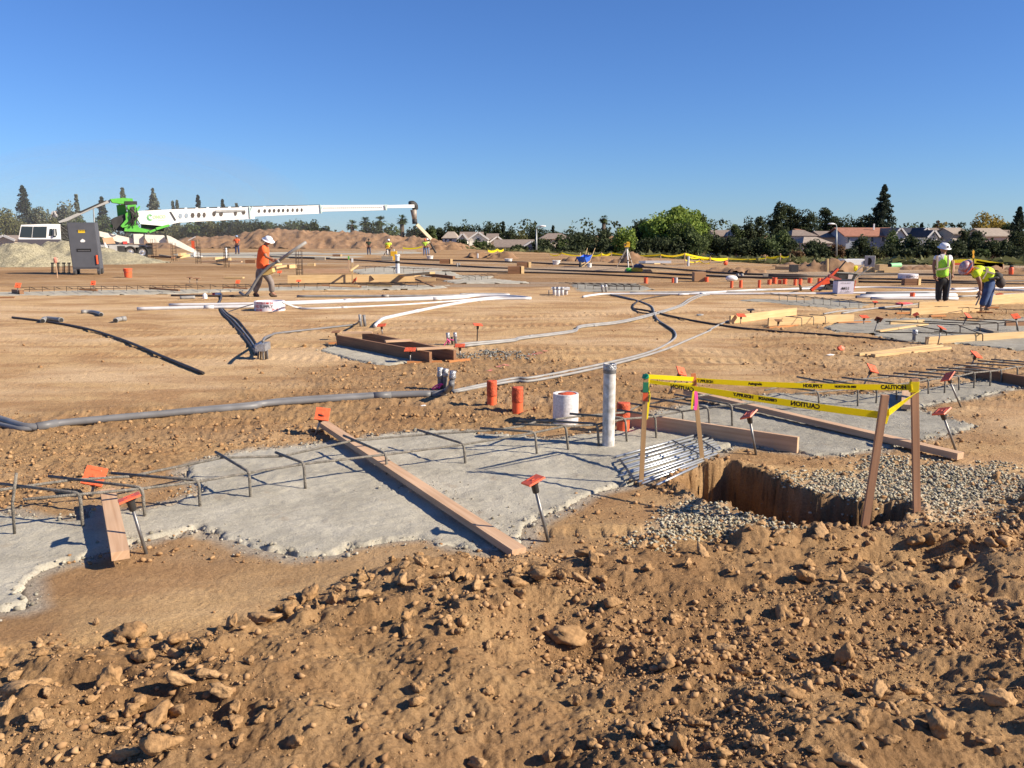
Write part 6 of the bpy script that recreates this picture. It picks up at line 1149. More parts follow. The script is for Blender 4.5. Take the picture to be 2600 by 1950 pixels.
# boom sections with hexagonal lightening holes shown as dark openings
def hexes(parent, L, c, ry, dy, m):
    for (px, py, rx) in L:
        mb = MB(); P = [tp(px + math.cos(a) * rx, py + math.sin(a) * ry, dy, c) for a in [j * math.pi / 3 for j in range(6)]]; mb.prism(P, (0, .015, 0)); mb.build('hole', m, parent)
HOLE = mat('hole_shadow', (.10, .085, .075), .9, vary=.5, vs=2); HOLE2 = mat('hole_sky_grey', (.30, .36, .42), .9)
b1m = MB().prism([tp(x, y, .2) for x, y in ((1182, 335), (1225, 325), (1580, 308), (2212, 292), (2212, 392), (1560, 425), (1420, 455), (1225, 438), (1190, 380))], (0, 1.2, 0)); bo = b1m.build('boom_base', WHITE, k)
sbox(1230, 440, 1420, 500, .5, 1.1).build('boom_underside', BLKM, k)
hexes(bo, [(1570, 368, 17), (1622, 366, 17)], 'A', 24, .17, HOLE2); hexes(bo, [(1675, 363, 17), (1728, 361, 17), (1775, 360, 14), (1860, 350, 16), (1920, 350, 17), (2045, 345, 14), (2115, 335, 17)], 'A', 24, .17, HOLE)
MB().prism([tp(x, y, .12) for x, y in ((1870, 320), (2120, 312), (2120, 328), (1870, 338))], (0, .08, 0)).build('rail', GREYP, bo); MB().prism([tp(x, y, .15) for x, y in ((1475, 332), (1487, 332), (1532, 405), (1520, 410))], (0, .05, 0)).build('seam', BLKM, bo)
b2 = MB().prism([tp(x, y, .32, 'B') for x, y in ((440, 292), (1095, 276), (1095, 346), (470, 374))], (0, .95, 0)).build('boom_section', WHITE, k); hexes(b2, [(505, 330, 13), (553, 326, 12), (603, 325, 12), (645, 324, 12), (684, 323, 12), (724, 322, 12), (762, 321, 11), (802, 320, 10), (845, 318, 10), (884, 318, 11), (922, 317, 9)], 'B', 17, .29, HOLE)
b3 = MB().prism([tp(x, y, .42, 'B') for x, y in ((1085, 276), (1665, 273), (1665, 317), (1085, 330))], (0, .75, 0)).build('boom_section', WHITE, k); hexes(b3, [(1120 + i * 17, 300 - i * .12, 4) for i in range(30)], 'B', 6, .39, HOLE)
b4 = MB().prism([tp(x, y, .5, 'B') for x, y in ((1655, 276), (1905, 270), (1905, 298), (1655, 300))], (0, .6, 0)).build('boom_section', WHITE, k)
CY = mat('pale_cyan_bracket', (.40, .52, .50), .6)
for x0, x1, y0, y1, d in ((455, 492, 285, 385, .2), (1075, 1112, 272, 345, .3), (1640, 1672, 270, 320, .38)):
    a_ = MB(); a_.prism([tp(x, y, d - .08, 'B') for x, y in ((x0, y0), (x0 + 10, y0), (x0 + 20, y1), (x0 + 8, y1))], (0, .05, 0)); a_.prism([tp(x, y, d - .08, 'B') for x, y in ((x1 - 8, y0), (x1, y0), (x0 + 14, (y0 + y1) / 2), (x0 + 6, (y0 + y1) / 2))], (0, .05, 0)); a_.build('collar', CY, k)
mb = MB(); mb.prism([tp(x, y, .5) for x, y in ((1580, 300), (2212, 283), (2212, 291), (1580, 309))], (0, .5, 0)); mb.prism([tp(x, y, .6, 'B') for x, y in ((480, 284), (1095, 271), (1095, 276), (480, 291))], (0, .5, 0)); mb.build('conveyor_belt', BLKM, k)
for i in range(9):
    c_, x, y = ('A', 1600 + i * 95, 297 - i * 2.3) if i < 6 else ('B', 580 + (i - 6) * 190, 283 - (i - 6) * 3); sbox(x, y, x + 20, y + 8, .3, .6, None, c_).build('roller', WHITE, k)
C_GR = mat('logo_green', (.10, .42, .12), .6); C_LT = mat('logo_pale_green', (.45, .60, .35), .6)
o_ = tp(1380, 378, .19); sc = (tp(1330, 380) - tp(1280, 380)).length
text_on('ONCO', sc * .72, o_ + Vector((sc * .12, 0, 0)), (1, 0, .03), (0, 0, 1), C_LT, bo, .02, .01); text_on('PUMPING', sc * .3, o_ + Vector((sc * .5, 0, -sc * .55)), (1, 0, .03), (0, 0, 1), C_LT, bo, .0, .01)
cc = tp(1307, 382, .19); 
for r0, r1, m_ in ((.42, .56, C_GR), (.24, .34, C_GR)):
    V = []; n_ = 20
    for i in range(n_ + 1):
        a = R(40) + R(280) * i / n_; V += [cc + Vector((math.cos(a) * r0 * sc, -.012, math.sin(a) * r0 * sc)), cc + Vector((math.cos(a) * r1 * sc, -.012, math.sin(a) * r1 * sc))]
    MB().raw(V, [(2 * i, 2 * i + 1, 2 * i + 3, 2 * i + 2) for i in range(n_)]).build('logo', m_, bo, fix=False)
# hydraulic cylinder
MB().prism([tp(x, y, -.1) for x, y in ((1280, 500), (1340, 478), (1345, 495), (1290, 516))], (0, .3, 0)).build('boom_cylinder', GRN, k); MB().prism([tp(x, y, -.15) for x, y in ((1338, 470), (1450, 440), (1462, 455), (1345, 492))], (0, .35, 0)).build('boom_cylinder', GRN, k)
# end hopper and hanging chute
MB().tube(smooth_path([tp(1880, 272, .8, 'B'), tp(1900, 265, .8, 'B'), tp(1922, 280, .8, 'B'), tp(1928, 315, .8, 'B')], 4), [.2, .24, .26, .26, .26, .26, .25, .25, .24, .24, .22, .22, .2], 10).build('discharge_hood', BLKM, k, True)
MB().tube([tp(1912, 315, .8, 'B'), tp(1922, 400, .8, 'B')], [.24, .17], 12).build('drop_tube', mat('stained_steel', (.32, .27, .23), .6, .3, vary=.5, vs=3), k, True); MB().tube([tp(1922, 398, .8, 'B'), tp(1924, 438, .8, 'B')], .19, 12).build('drop_tube', BLKM, k, True)
MB().beam(tp(1928, 440, .5, 'B'), tp(2052, 568, .5, 'B'), .22, .22, (0, 1, 0)).build('chute', mat('cream_chute', (.62, .55, .38), .6), k); MB().tube([tp(2040, 570, .8, 'B'), tp(2105, 688, .8, 'B')], .07, 6).build('hose', BLKM, k)

# the truck stands turned to the camera: its left (cab) end nearer, its boom reaching away to the right
def turn(o, a, X0):
    m = math.tan(a); nv = Vector((-math.sin(a), math.cos(a), 0)); seen = set()
    def go(q):
        if q.type == 'MESH' and q.data.name not in seen:
            seen.add(q.data.name)
            for v in q.data.vertices:
                w = v.co; off = w.y - TY; t = (TY - m * X0) / (TY - m * w.x); v.co = Vector((w.x * t, TY * t, CAM_H + (w.z - CAM_H) * t)) + nv * off * t
        for ch in q.children: go(ch)
    go(o)
turn(k, R(27), -29.5)

# ---------------------------------------------------------------- people
SKIN = mat('skin', (.40, .21, .13), .6); SKIND = mat('tanned_skin', (.26, .125, .075), .6); HAT = mat('hard_hat_white', (.80, .80, .82), .3); HAIR = mat('dark_hair', (.02, .015, .012), .8)
def skin(name, chains, m, parent, sub=1, extra=None):
    """grow one surface along connected joints; chains: list of [(point, radius), ...]; equal points are welded"""
    import bmesh
    V = []; Rr = []; E = []; idx = {}
    for ch in chains:
        prev = None
        for p, r in ch:
            key = tuple(round(c, 4) for c in p)
            if key not in idx: idx[key] = len(V); V.append(Vector(p)); Rr.append(r)
            i = idx[key]
            if prev is not None and prev != i: E.append((prev, i))
            prev = i
    o0 = sum(V, Vector()) / len(V); me = bpy.data.meshes.new(name); me.from_pydata([v - o0 for v in V], E, []); o = bpy.data.objects.new(name, me); COL.objects.link(o)
    bm = bmesh.new(); bm.from_mesh(me); L = bm.verts.layers.skin.verify(); bm.verts.ensure_lookup_table()
    for i, v in enumerate(bm.verts): rr = Rr[i] if isinstance(Rr[i], tuple) else (Rr[i], Rr[i]); v[L].radius = rr; v[L].use_root = (i == 0)
    bm.to_mesh(me); bm.free(); md = o.modifiers.new('skin', 'SKIN'); md.use_smooth_shade = True; md.branch_smoothing = .3; s2 = o.modifiers.new('sub', 'SUBSURF'); s2.levels = sub; s2.render_levels = sub
    dg = bpy.context.evaluated_depsgraph_get(); dg.update(); m2 = bpy.data.meshes.new_from_object(o.evaluated_get(dg)); bpy.data.objects.remove(o); m2.name = name
    for v in m2.vertices: v.co += o0
    if extra: 
        bm = bmesh.new(); bm.from_mesh(m2)
        for e in extra:
            t_ = bpy.data.meshes.new('t'); t_.from_pydata([tuple(q) for q in e.v], [], e.f); bm.from_mesh(t_); bpy.data.meshes.remove(t_)
        bm.to_mesh(m2); bm.free()
    m2.polygons.foreach_set('use_smooth', [True] * len(m2.polygons)); m2.materials.clear(); m2.materials.append(m); return link(name, m2, parent)
def hand(wrist, dirv, side, s=1.):
    """palm, four unequal bent fingers and a thumb"""
    d = Vector(dirv).normalized(); u = Vector(side).normalized(); u = (u - d * u.dot(d)).normalized(); n = d.cross(u); out = []
    palm = MB().tube([wrist, wrist + d * .045 * s, wrist + d * .09 * s], [.026 * s, .04 * s, .036 * s], 8)
    for k, (L, o) in enumerate(((.07, -.028), (.08, -.009), (.075, .01), (.058, .028))):
        a = wrist + d * .085 * s + u * o * s; b = a + d * L * .55 * s + n * .012 * s; c = b + d * L * .3 * s + n * L * .45 * s; palm.tube([a, b, c], [.0095 * s, .009 * s, .0075 * s], 6)
    a = wrist + d * .03 * s - u * .034 * s; palm.tube([a, a + d * .03 * s - u * .03 * s, a + d * .062 * s - u * .036 * s + n * .018 * s], [.012 * s, .011 * s, .009 * s], 6); return palm
def head_mesh(c, r, face, skinm, parent, tiltdown=0.):
    f = Vector(face).normalized(); u0 = Vector((0, 0, 1)); s = u0.cross(f).normalized(); up_ = (u0 * math.cos(tiltdown) + f * math.sin(tiltdown)).normalized(); f2 = s.cross(up_) * -1; f2 = up_.cross(s) * 1.0
    f2 = (f * math.cos(tiltdown) - u0 * math.sin(tiltdown)).normalized()
    V, F = ICO[3]; W = []
    for v in V:
        x, y, z = v; q = Vector((x * .78, y * .95, z * 1.12)); 
        if z < -.2: q.x *= 1 - .25 * (-z - .2); 
        if y > .5 and abs(x) < .18 and -.35 < z < .1: q.y += .16 * (1 - abs(x) / .18) * (1 if z < -.05 else .5)
        if y > .5 and .05 < z < .22 and .12 < abs(x) < .45: q.y -= .05
        if y > .4 and -.62 < z < -.48: q.y -= .03
        W.append(Vector(c) + (s * q.x + f2 * q.y + up_ * q.z) * r)
    mb = MB().raw(W, F.tolist())
    for sd in (-1, 1): mb.blob(Vector(c) + (s * sd * .8 * r), r * .2, 1, (.6, 1, 1.4), 0)
    return mb, s, f2, up_
def hardhat(c, r, s, f, u, parent, m=HAT, brim=1.65, full=True):
    V = []; F = []; n = 24; prof = [(1.0, -.02), (1.06, .1), (1.05, .35), (.92, .65), (.65, .86), (.3, .96), (.01, .99)]
    for q, h in prof:
        for k in range(n): a = 2 * math.pi * k / n; V.append(c + (s * math.cos(a) * .98 + f * math.sin(a) * 1.15) * q * r * 1.05 + u * h * r * 1.1)
    for i in range(len(prof) - 1): F += [(i * n + k, i * n + (k + 1) % n, (i + 1) * n + (k + 1) % n, (i + 1) * n + k) for k in range(n)]
    o = MB().raw(V, F).build('hard_hat', m, parent, True); V = []; F = []
    for q, h in ((1.02, .02), (brim, -.12), (brim, -.16), (1.0, -.03)):
        for k in range(n): a = 2 * math.pi * k / n; V.append(c + (s * math.cos(a) + f * math.sin(a) * 1.1) * q * r * 1.0 + u * h * r)
    for i in range(3): F += [(i * n + k, i * n + (k + 1) % n, (i + 1) * n + (k + 1) % n, (i + 1) * n + k) for k in range(n)]
    MB().raw(V, F).build('brim', m, o, True); MB().tube([c + (f * y) * r + u * z * r for y, z in ((-1.0, .62), (-.5, .98), (0, 1.1), (.5, .98), (1.05, .62))], r * .1, 6).build('ridge', m, o, True); return o
# --- worker in the orange shirt (crop N), plane through the feet
bN = gp('N', 480, 1268); n_ = lambda x, y, dy=0.: up(bN, 'N', x, y, dy)
k = thing('person', bN, 'worker in orange shirt and white full-brim hard hat walking with a grey pipe', 'person')
hc = n_(560, 290); hr = .105; mb, s, f, u = head_mesh(hc, hr, (.75, -.55, 0), SKIND, k, R(25))
pel, che, nk = n_(460, 760), n_(470, 480), n_(520, 350)
shF, shB = n_(470, 400, -.2), n_(480, 400, .2); elF, elB = n_(520, 570, -.28), n_(560, 580, .18); wrF, wrB = n_(672, 618, -.26), n_(660, 650, .02)
hf = hand(wrF, (1, .1, -.3), (.2, -1, 0), 1.15); hb = hand(wrB, (1, -.2, -.1), (0, 1, 0), 1.1)
kneL, ankL = n_(610, 1010, -.1), n_(620, 1200, -.1); kneR, ankR = n_(400, 1010, .1), n_(330, 1200, .1)
skin('body', [[(pel, .11), (n_(465, 620), .12), (che, .14), (n_(510, 385), .09), (nk, .058), (hc, .07)], [(che, .14), (shF, .07), (elF, .05), (wrF, .032)], [(che, .14), (shB, .07), (elB, .05), (wrB, .032)], [(pel, .11), (n_(520, 850, -.08), .09), (kneL, .07), (ankL, .05), (n_(700, 1250, -.1), .04)], [(pel, .11), (n_(400, 850, .08), .09), (kneR, .07), (ankR, .05), (n_(400, 1262, .1), .04)]], SKIND, k, 1, [mb, hf, hb])
SHIRT = mat('orange_shirt', (.86, .13, .03), .8, vary=.15, vs=6, bump=.4, bs=9); PANT = mat('grey_work_trousers', (.20, .17, .155), .9, vary=.4, vs=7, bump=.5, bs=10); BOOT = mat('brown_boot', (.07, .045, .03), .8)
skin('shirt', [[(n_(450, 800), (.16, .17)), (n_(455, 740), (.17, .19)), (n_(460, 620), (.18, .21)), (che, (.19, .2)), (n_(500, 400), .14), (n_(515, 362), .08)], [(che, (.19, .2)), (shF, .105), (elF.lerp(shF, .25), .095)], [(che, (.19, .2)), (shB, .105), (elB.lerp(shB, .25), .095)]], SHIRT, k, 2); MB().prism([n_(x, y, -.16) for x, y in ((530, 700), (590, 700), (592, 800), (545, 812))], (0, .2, 0)).build('shirt_tail', SHIRT, k)
skin('trousers', [[(n_(440, 730), .14), (n_(430, 790), .16), (n_(520, 870, -.09), .125), (kneL, .098), (n_(625, 1130, -.1), .09), (ankL, .085)], [(n_(430, 790), .16), (n_(395, 870, .09), .125), (kneR, .098), (n_(345, 1130, .1), .09), (ankR, .08)]], PANT, k, 2)
MB().prism([n_(x, y, -.2) for x, y in ((450, 820), (620, 770), (640, 840), (560, 885), (460, 890))], (0, .3, 0)).build('tool_pouch', mat('tan_leather', (.52, .36, .13), .8), k)
skin('boot', [[(n_(600, 1190, -.1), .075), (n_(605, 1245, -.1), .07), (n_(665, 1258, -.1), .055), (n_(722, 1258, -.1), .045)]], BOOT, k, 1); skin('boot', [[(n_(320, 1190, .1), .075), (n_(325, 1255, .1), .07), (n_(380, 1265, .1), .05), (n_(400, 1268, .1), .04)]], BOOT, k, 1)
hardhat(hc + u * hr * .35, hr, s, f, u, k, brim=1.75)
k2 = thing('carried_pipe', n_(740, 650, -.3), 'bent grey pipe held by the worker in the orange shirt', 'pipe'); q = [n_(x, y, -.34) for x, y in ((1225, 310), (980, 470), (745, 640), (640, 700), (560, 750), (450, 850), (360, 970), (290, 1090), (230, 1180), (165, 1245))]
MB().tube(q[:3], .046, 12).build('pipe', LGREYC, k2, True); MB().tube(smooth_path(q[2:], 3), .043, 10).build('pipe', GREYC, k2, True); MB().tube([n_(755, 633, -.34), n_(715, 660, -.34)], .055, 12).build('coupling', LGREYC, k2, True); MB().tube([n_(165, 1245, -.34), n_(130, 1240, -.3), n_(60, 1190, -.2)], .04, 10).build('pipe', GREYC, k2, True)
# --- standing worker (crop O)
bO = gp('O', 430, 1215); o_ = lambda x, y, dy=0.: up(bO, 'O', x, y, dy)
k = thing('person', bO, 'worker in lime vest over white T-shirt standing with arms at his sides', 'person')
hc = o_(445, 272); hr = .112; mb, s, f, u = head_mesh(hc, hr, (.12, -1, 0), SKIND, k, R(14))
pel, che, nk = o_(415, 790), o_(430, 480), o_(435, 350)
sl, sr = o_(310, 420), o_(545, 415); el, er = o_(270, 560), o_(585, 570, .02); wl_, wr = o_(285, 710, -.06), o_(575, 700, -.06)
ha, hb = hand(wl_, (.15, -.2, -1), (0, 1, 0), 1.2), hand(wr, (0, -.2, -1), (0, -1, 0), 1.2)
kl, kr, al, ar = o_(355, 980), o_(480, 980), o_(350, 1150), o_(460, 1160)
skin('body', [[(pel, .1), (o_(420, 640), .1), (che, .12), (o_(435, 385), .08), (nk, .058), (hc, .07)], [(che, .12), (sl, .06), (el, .048), (wl_, .032)], [(che, .12), (sr, .06), (er, .048), (wr, .032)], [(pel, .1), (o_(365, 850), .085), (kl, .065), (al, .045), (o_(345, 1195, -.12), .04)], [(pel, .1), (o_(475, 850), .085), (kr, .065), (ar, .045), (o_(465, 1205, -.12), .04)]], SKIND, k, 1, [mb, ha, hb])
TEE = mat('white_tshirt', (.72, .72, .74), .9, bump=.3, bs=12); LIME = mat('lime_vest', (.38, .80, .05), .7, vary=.2, vs=10, bump=.4, bs=12); DKP = mat('black_trousers', (.03, .03, .03), .9, vary=.3, vs=8, bump=.4, bs=12); REFL = mat('reflective_band', (.36, .28, .22), .6)
skin('tshirt', [[(o_(415, 760), (.16, .12)), (o_(420, 640), (.16, .13)), (che, (.18, .14)), (o_(435, 400), (.14, .1)), (o_(435, 372), .075)], [(che, (.18, .14)), (sl, .085), (sl.lerp(el, .45), .075)], [(che, (.18, .14)), (sr, .085), (sr.lerp(er, .45), .075)]], TEE, k, 2)
v = skin('vest', [[(o_(415, 765), (.2, .15)), (o_(415, 700), (.2, .15)), (o_(420, 620), (.195, .15)), (che, (.2, .155)), (o_(430, 400), (.165, .12))], [(che, (.2, .155)), (o_(350, 415), .105)], [(che, (.2, .155)), (o_(515, 412), .105)]], LIME, k, 2)
MB().prism([o_(x, y, -.2) for x, y in ((395, 372), (468, 365), (450, 400), (440, 460), (420, 420))], (0, .05, 0)).build('vest_opening', TEE, k)
for L in (((325, 614), (430, 604), (535, 580), (535, 604), (430, 632), (328, 640)),): MB().prism([o_(x, y, -.215) for x, y in L], (0, .03, 0)).build('reflective_band', REFL, v)
for L in (((318, 400), (352, 385), (345, 600), (322, 600)), ((505, 380), (535, 392), (530, 570), (505, 580))): MB().prism([o_(x, y, -.2) for x, y in L], (0, .03, 0)).build('reflective_band', REFL, v)
skin('trousers', [[(o_(415, 735), (.165, .125)), (o_(415, 800), (.17, .135)), (o_(362, 870), .11), (kl, .09), (o_(352, 1090), .085), (al, .08)], [(o_(415, 800), (.17, .135)), (o_(475, 870), .11), (kr, .09), (o_(470, 1090), .085), (ar, .08)]], DKP, k, 2)
skin('boot', [[(al, .07), (o_(350, 1195), .065), (o_(365, 1212, -.2), .05)]], mat('tan_boot', (.25, .12, .06), .8), k); skin('boot', [[(ar, .07), (o_(462, 1195), .065), (o_(480, 1215, -.2), .05)]], BOOT, k)
hh_ = hardhat(hc + u * hr * .3, hr, s, f, u, k, brim=1.5); MB().prism([hc + u * hr * .75 + f * hr * 1.3 + s * x * hr + u * z * hr for x, z in ((-.25, -.2), (.25, -.2), (.25, .2), (-.25, .2))], f * .006).build('badge', BLACK, hh_)
P = [hc + f * hr * .93 + s * x * hr + u * (.12 + z) * hr for x, z in ((-.6, -.12), (.6, -.12), (.6, .12), (-.6, .12))]; MB().prism(P, f * .02).build('sunglasses', BLACK, k); q = [o_(540, 690, -.12), o_(548, 850, -.12), o_(500, 1100, -.14)]; one(MB().tube(q, .022, 6), 'hand_tool', STEEL, 'long grey bar held against the leg of the standing worker', 'tool')
# --- bending worker (crop O)
bP = gp('O', 1110, 1320); p_ = lambda x, y, dy=0.: up(bP, 'O', x, y, dy)
k = thing('person', bP, 'worker in yellow-green shirt and jeans bending over with a tool belt', 'person')
hc = p_(815, 590); hr = .112; mb, s, f, u = head_mesh(hc, hr, (-.95, -.3, 0), SKIND, k, R(62))
pel, mid, che, nk = p_(1260, 790), p_(1160, 710), p_(1010, 640), p_(900, 600)
sF, sB = p_(985, 690, -.22), p_(985, 660, .2); eF, eB = p_(1050, 850, -.26), p_(1080, 840, .2); wF, wB = p_(1055, 985, -.2), p_(1110, 960, .05)
ha, hb = hand(wF, (-.1, .1, -1), (0, -1, 0), 1.2), hand(wB, (-.3, 0, -1), (0, 1, 0), 1.2)
kF, kB, aF, aB = p_(1160, 1050, -.12), p_(1200, 1050, .12), p_(1080, 1250, -.12), p_(1170, 1270, .12)
skin('body', [[(pel, .1), (mid, .11), (che, .12), (p_(930, 610), .08), (nk, .06), (hc, .07)], [(che, .16), (sF, .07), (eF, .052), (wF, .034)], [(che, .16), (sB, .07), (eB, .052), (wB, .034)], [(pel, .14), (p_(1210, 900, -.1), .075), (kF, .055), (aF, .05), (p_(1010, 1310, -.12), .04)], [(pel, .14), (p_(1240, 900, .1), .075), (kB, .055), (aB, .05), (p_(1110, 1330, .12), .04)]], SKIND, k, 1, [mb, ha, hb])
HIV = mat('hi_vis_shirt', (.62, .82, .02), .7, vary=.2, vs=8, bump=.4, bs=10); JEAN = mat('blue_jeans', (.045, .085, .2), .9, vary=.4, vs=8, bump=.5, bs=12)
v = skin('shirt', [[(p_(1250, 760), .18), (mid, .225), (p_(1070, 670), .225), (che, .2), (p_(925, 620), .12)], [(che, .2), (sF, .11), (sF.lerp(eF, .5), .1)], [(che, .2), (sB, .11), (sB.lerp(eB, .5), .1)]], HIV, k, 2)
MB().prism([p_(x, y, -.245) for x, y in ((1160, 600), (1200, 600), (1200, 640), (1110, 790), (1090, 780), (1150, 680))], (0, .03, 0)).build('reflective_band', REFL, v); MB().prism([p_(x, y, -.22) for x, y in ((945, 580), (1040, 600), (1150, 640), (1300, 680), (1300, 715), (1130, 660), (1020, 625))], (0, .03, 0)).build('reflective_band', REFL, v)
skin('trousers', [[(p_(1215, 760), .15), (pel, .165), (p_(1205, 900, -.1), .13), (kF, .1), (p_(1110, 1160, -.12), .09), (aF, .085)], [(pel, .165), (p_(1245, 900, .1), .13), (kB, .1), (p_(1190, 1170, .12), .09), (aB, .085)]], JEAN, k, 2)
skin('boot', [[(aF, .075), (p_(1075, 1300, -.12), .07), (p_(1020, 1325, -.12), .05)]], mat('tan_boot_dusty', (.35, .25, .16), .8), k); skin('boot', [[(aB, .075), (p_(1170, 1320, .12), .07), (p_(1120, 1335, .12), .05)]], BOOT, k)
hardhat(hc + u * hr * .3, hr, s, f, u, k, mat('stickered_hat', (.55, .50, .50), .5, vary=.6, vs=14, two=(.35, .1, .12)), 1.7); MB().prism([p_(x, y, -.13) for x, y in ((860, 560), (935, 500), (930, 590), (880, 700), (830, 715), (800, 650))], (0, .26, 0)).build('neck_shade', ORG, k)
MB().blob(p_(1400, 850, -.05), .13, 2, (.9, .7, 1.05), .15).build('tool_pouch', mat('dark_leather', (.05, .035, .03), .8), k, True); MB().blob(p_(1350, 740, -.05), .12, 2, (1, .9, .8), .15).build('tool_pouch', mat('black_leather', (.03, .028, .03), .8), k, True); MB().tube([p_(1200, 790, -.2), p_(1330, 760, -.22), p_(1400, 790, 0)], .03, 6).build('belt', BLKP, k)
q = [p_(1040, 1030, -.22), p_(1045, 1090, -.22), p_(975, 1240, -.22)]; one(MB().tube(q, .016, 6), 'hand_tool', STEEL, 'thin steel bar in the hands of the bending worker', 'tool')
# --- far workers
def far_worker(c, px, yb, yt, top, leg, hat, label, pose=0, vest=None):
    b = gp(c, px, yb); h = up(b, c, px, yt).z; k = thing('person', b, label, 'person', None); S = h / 1.82; f = lambda x, y, z: b + Vector((x, y, z)) * S; hc = f(.02, -.03, 1.62)
    L = [f(-.22, 0, 1.38), f(-.28, -.05, 1.12), f(-.16, -.18, .98)]; Rr = [f(.22, 0, 1.38), f(.28, -.05, 1.12), f(.2, -.22, .98)] 
    if pose: Rr = [f(.22, 0, 1.38), f(.36, -.12, 1.2), f(.5, -.2, 1.38)]
    mb, s, fa, u = head_mesh(hc, .105 * S, (.2, -1, 0), SKIND, k, .1); h1 = hand(L[2], (.2, -.3, -1), (0, 1, 0), S); h2 = hand(Rr[2], (.1, -.3, -1 if not pose else .6), (0, -1, 0), S)
    skin('body', [[(f(0, 0, .95), .13 * S), (f(0, 0, 1.15), .13 * S), (f(0, 0, 1.35), .15 * S), (f(0, 0, 1.47), .06 * S), (hc, .07 * S)], [(f(0, 0, 1.35), .15 * S), (L[0], .06 * S), (L[1], .045 * S), (L[2], .03 * S)], [(f(0, 0, 1.35), .15 * S), (Rr[0], .06 * S), (Rr[1], .045 * S), (Rr[2], .03 * S)], [(f(0, 0, .95), .13 * S), (f(-.1, 0, .85), .09 * S), (f(-.12, -.02, .5), .06 * S), (f(-.13, 0, .1), .045 * S), (f(-.14, -.15, .04), .035 * S)], [(f(0, 0, .95), .13 * S), (f(.1, 0, .85), .09 * S), (f(.13, -.02, .5), .06 * S), (f(.14, 0, .1), .045 * S), (f(.15, -.15, .04), .035 * S)]], SKIND, k, 1, [mb, h1, h2])
    skin('shirt', [[(f(0, 0, .92), (.17 * S, .14 * S)), (f(0, 0, 1.15), (.18 * S, .15 * S)), (f(0, 0, 1.34), (.2 * S, .16 * S)), (f(0, 0, 1.44), .1 * S)], [(f(0, 0, 1.34), (.2 * S, .16 * S)), (L[0], .085 * S), (L[0].lerp(L[1], .6), .075 * S)], [(f(0, 0, 1.34), (.2 * S, .16 * S)), (Rr[0], .085 * S), (Rr[0].lerp(Rr[1], .6), .075 * S)]], top, k, 1)
    skin('trousers', [[(f(0, 0, .92), .16 * S), (f(-.1, 0, .8), .115 * S), (f(-.12, -.02, .5), .09 * S), (f(-.13, 0, .1), .075 * S)], [(f(0, 0, .92), .16 * S), (f(.1, 0, .8), .115 * S), (f(.13, -.02, .5), .09 * S), (f(.14, 0, .1), .075 * S)]], leg, k, 1)
    for sx in (-1, 1): skin('boot', [[(f(.135 * sx, 0, .1), .06 * S), (f(.135 * sx, -.02, .04), .05 * S), (f(.14 * sx, -.17, .04), .04 * S)]], BOOT, k, 0)
    hardhat(hc + u * .035 * S, .105 * S, s, fa, u, k, hat, 1.35)
far_worker('B', 350, 700, 530, mat('red_orange_shirt', (.72, .12, .04), .8), mat('navy_trousers', (.03, .045, .12), .9), mat('blue_hat', (.25, .35, .5), .4), 'far worker in orange top and blue hard hat left of the walking one')
far_worker('B', 1487, 707, 558, mat('dark_green_shirt', (.03, .045, .03), .9), mat('dark_jeans', (.06, .075, .12), .9), mat('dark_hat', (.05, .05, .04), .6), 'far worker in dark green shirt before the berm')
far_worker('B', 1658, 738, 562, mat('yellow_vest', (.65, .80, .05), .8), mat('brown_work_trousers', (.12, .10, .09), .9), HAT, 'far worker in yellow vest behind the far tripod')
far_worker('B', 1972, 712, 562, mat('green_yellow_vest', (.40, .60, .05), .8), mat('mid_blue_jeans', (.10, .16, .30), .9), ORG, 'far worker with orange hat under the hanging chute')
far_worker('B', 1992, 708, 558, mat('white_yellow_vest', (.66, .66, .30), .8), mat('pale_jeans', (.22, .26, .36), .9), HAT, 'far worker with white hat raising a hand beside the chute', 1)
# ---------------------------------------------------------------- tape fences in the distance
def tape_fence(c, posts, runs, label, m=YEL, w=.1, pm=None, pw=.05):
    b = gp(c, posts[0][0], posts[0][2]); k = thing('tape_fence', b, label, 'tape fence', 'caution tape fences round far pits'); T = {}
    for i, (px, yt, yb) in enumerate(posts):
        q = gp(c, px, yb); t = up(q, c, px, yt); T[i] = (q, t); MB().beam(q, t, pw, pw, (0, 1, 0)).build('post', pm or WOOD_R, k)
    for i, j, ya, yb2, ww in runs:
        a, e = T[i][0], T[j][0]; pa = up(a, c, posts[i][0], ya); pe = up(e, c, posts[j][0], yb2); n = 8; P = [pa.lerp(pe, t / n) - Vector((0, 0, .12 * (1 - (2 * t / n - 1) ** 2))) for t in range(n + 1)]; ribbon(P, ww, m, 'tape', k)
tape_fence('D', [(-20, 825, 905), (112, 805, 905), (212, 810, 902), (716, 828, 912), (962, 812, 945), (1108, 860, 920), (1222, 848, 925), (1398, 858, 905), (1940, 822, 905), (2034, 822, 900)], [(0, 1, 832, 820, .09), (1, 2, 822, 815, .09), (2, 3, 815, 832, .09), (3, 4, 832, 822, .1), (4, 7, 822, 872, .1), (4, 5, 828, 862, .08), (5, 6, 862, 865, .07), (6, 7, 865, 875, .1), (7, 8, 872, 846, .07), (8, 9, 848, 838, .07), (5, 6, 895, 912, .07), (4, 5, 882, 895, .06)], 'long yellow tape fence in front of the dark hedge at centre right')
tape_fence('C', [(812, 662, 735), (896, 655, 730), (948, 655, 722)], [(0, 1, 668, 660, .16), (1, 2, 660, 660, .16), (0, 0, 668, 668, .1)], 'three stakes with yellow tape over the small far mound', pm=WOOD_S)
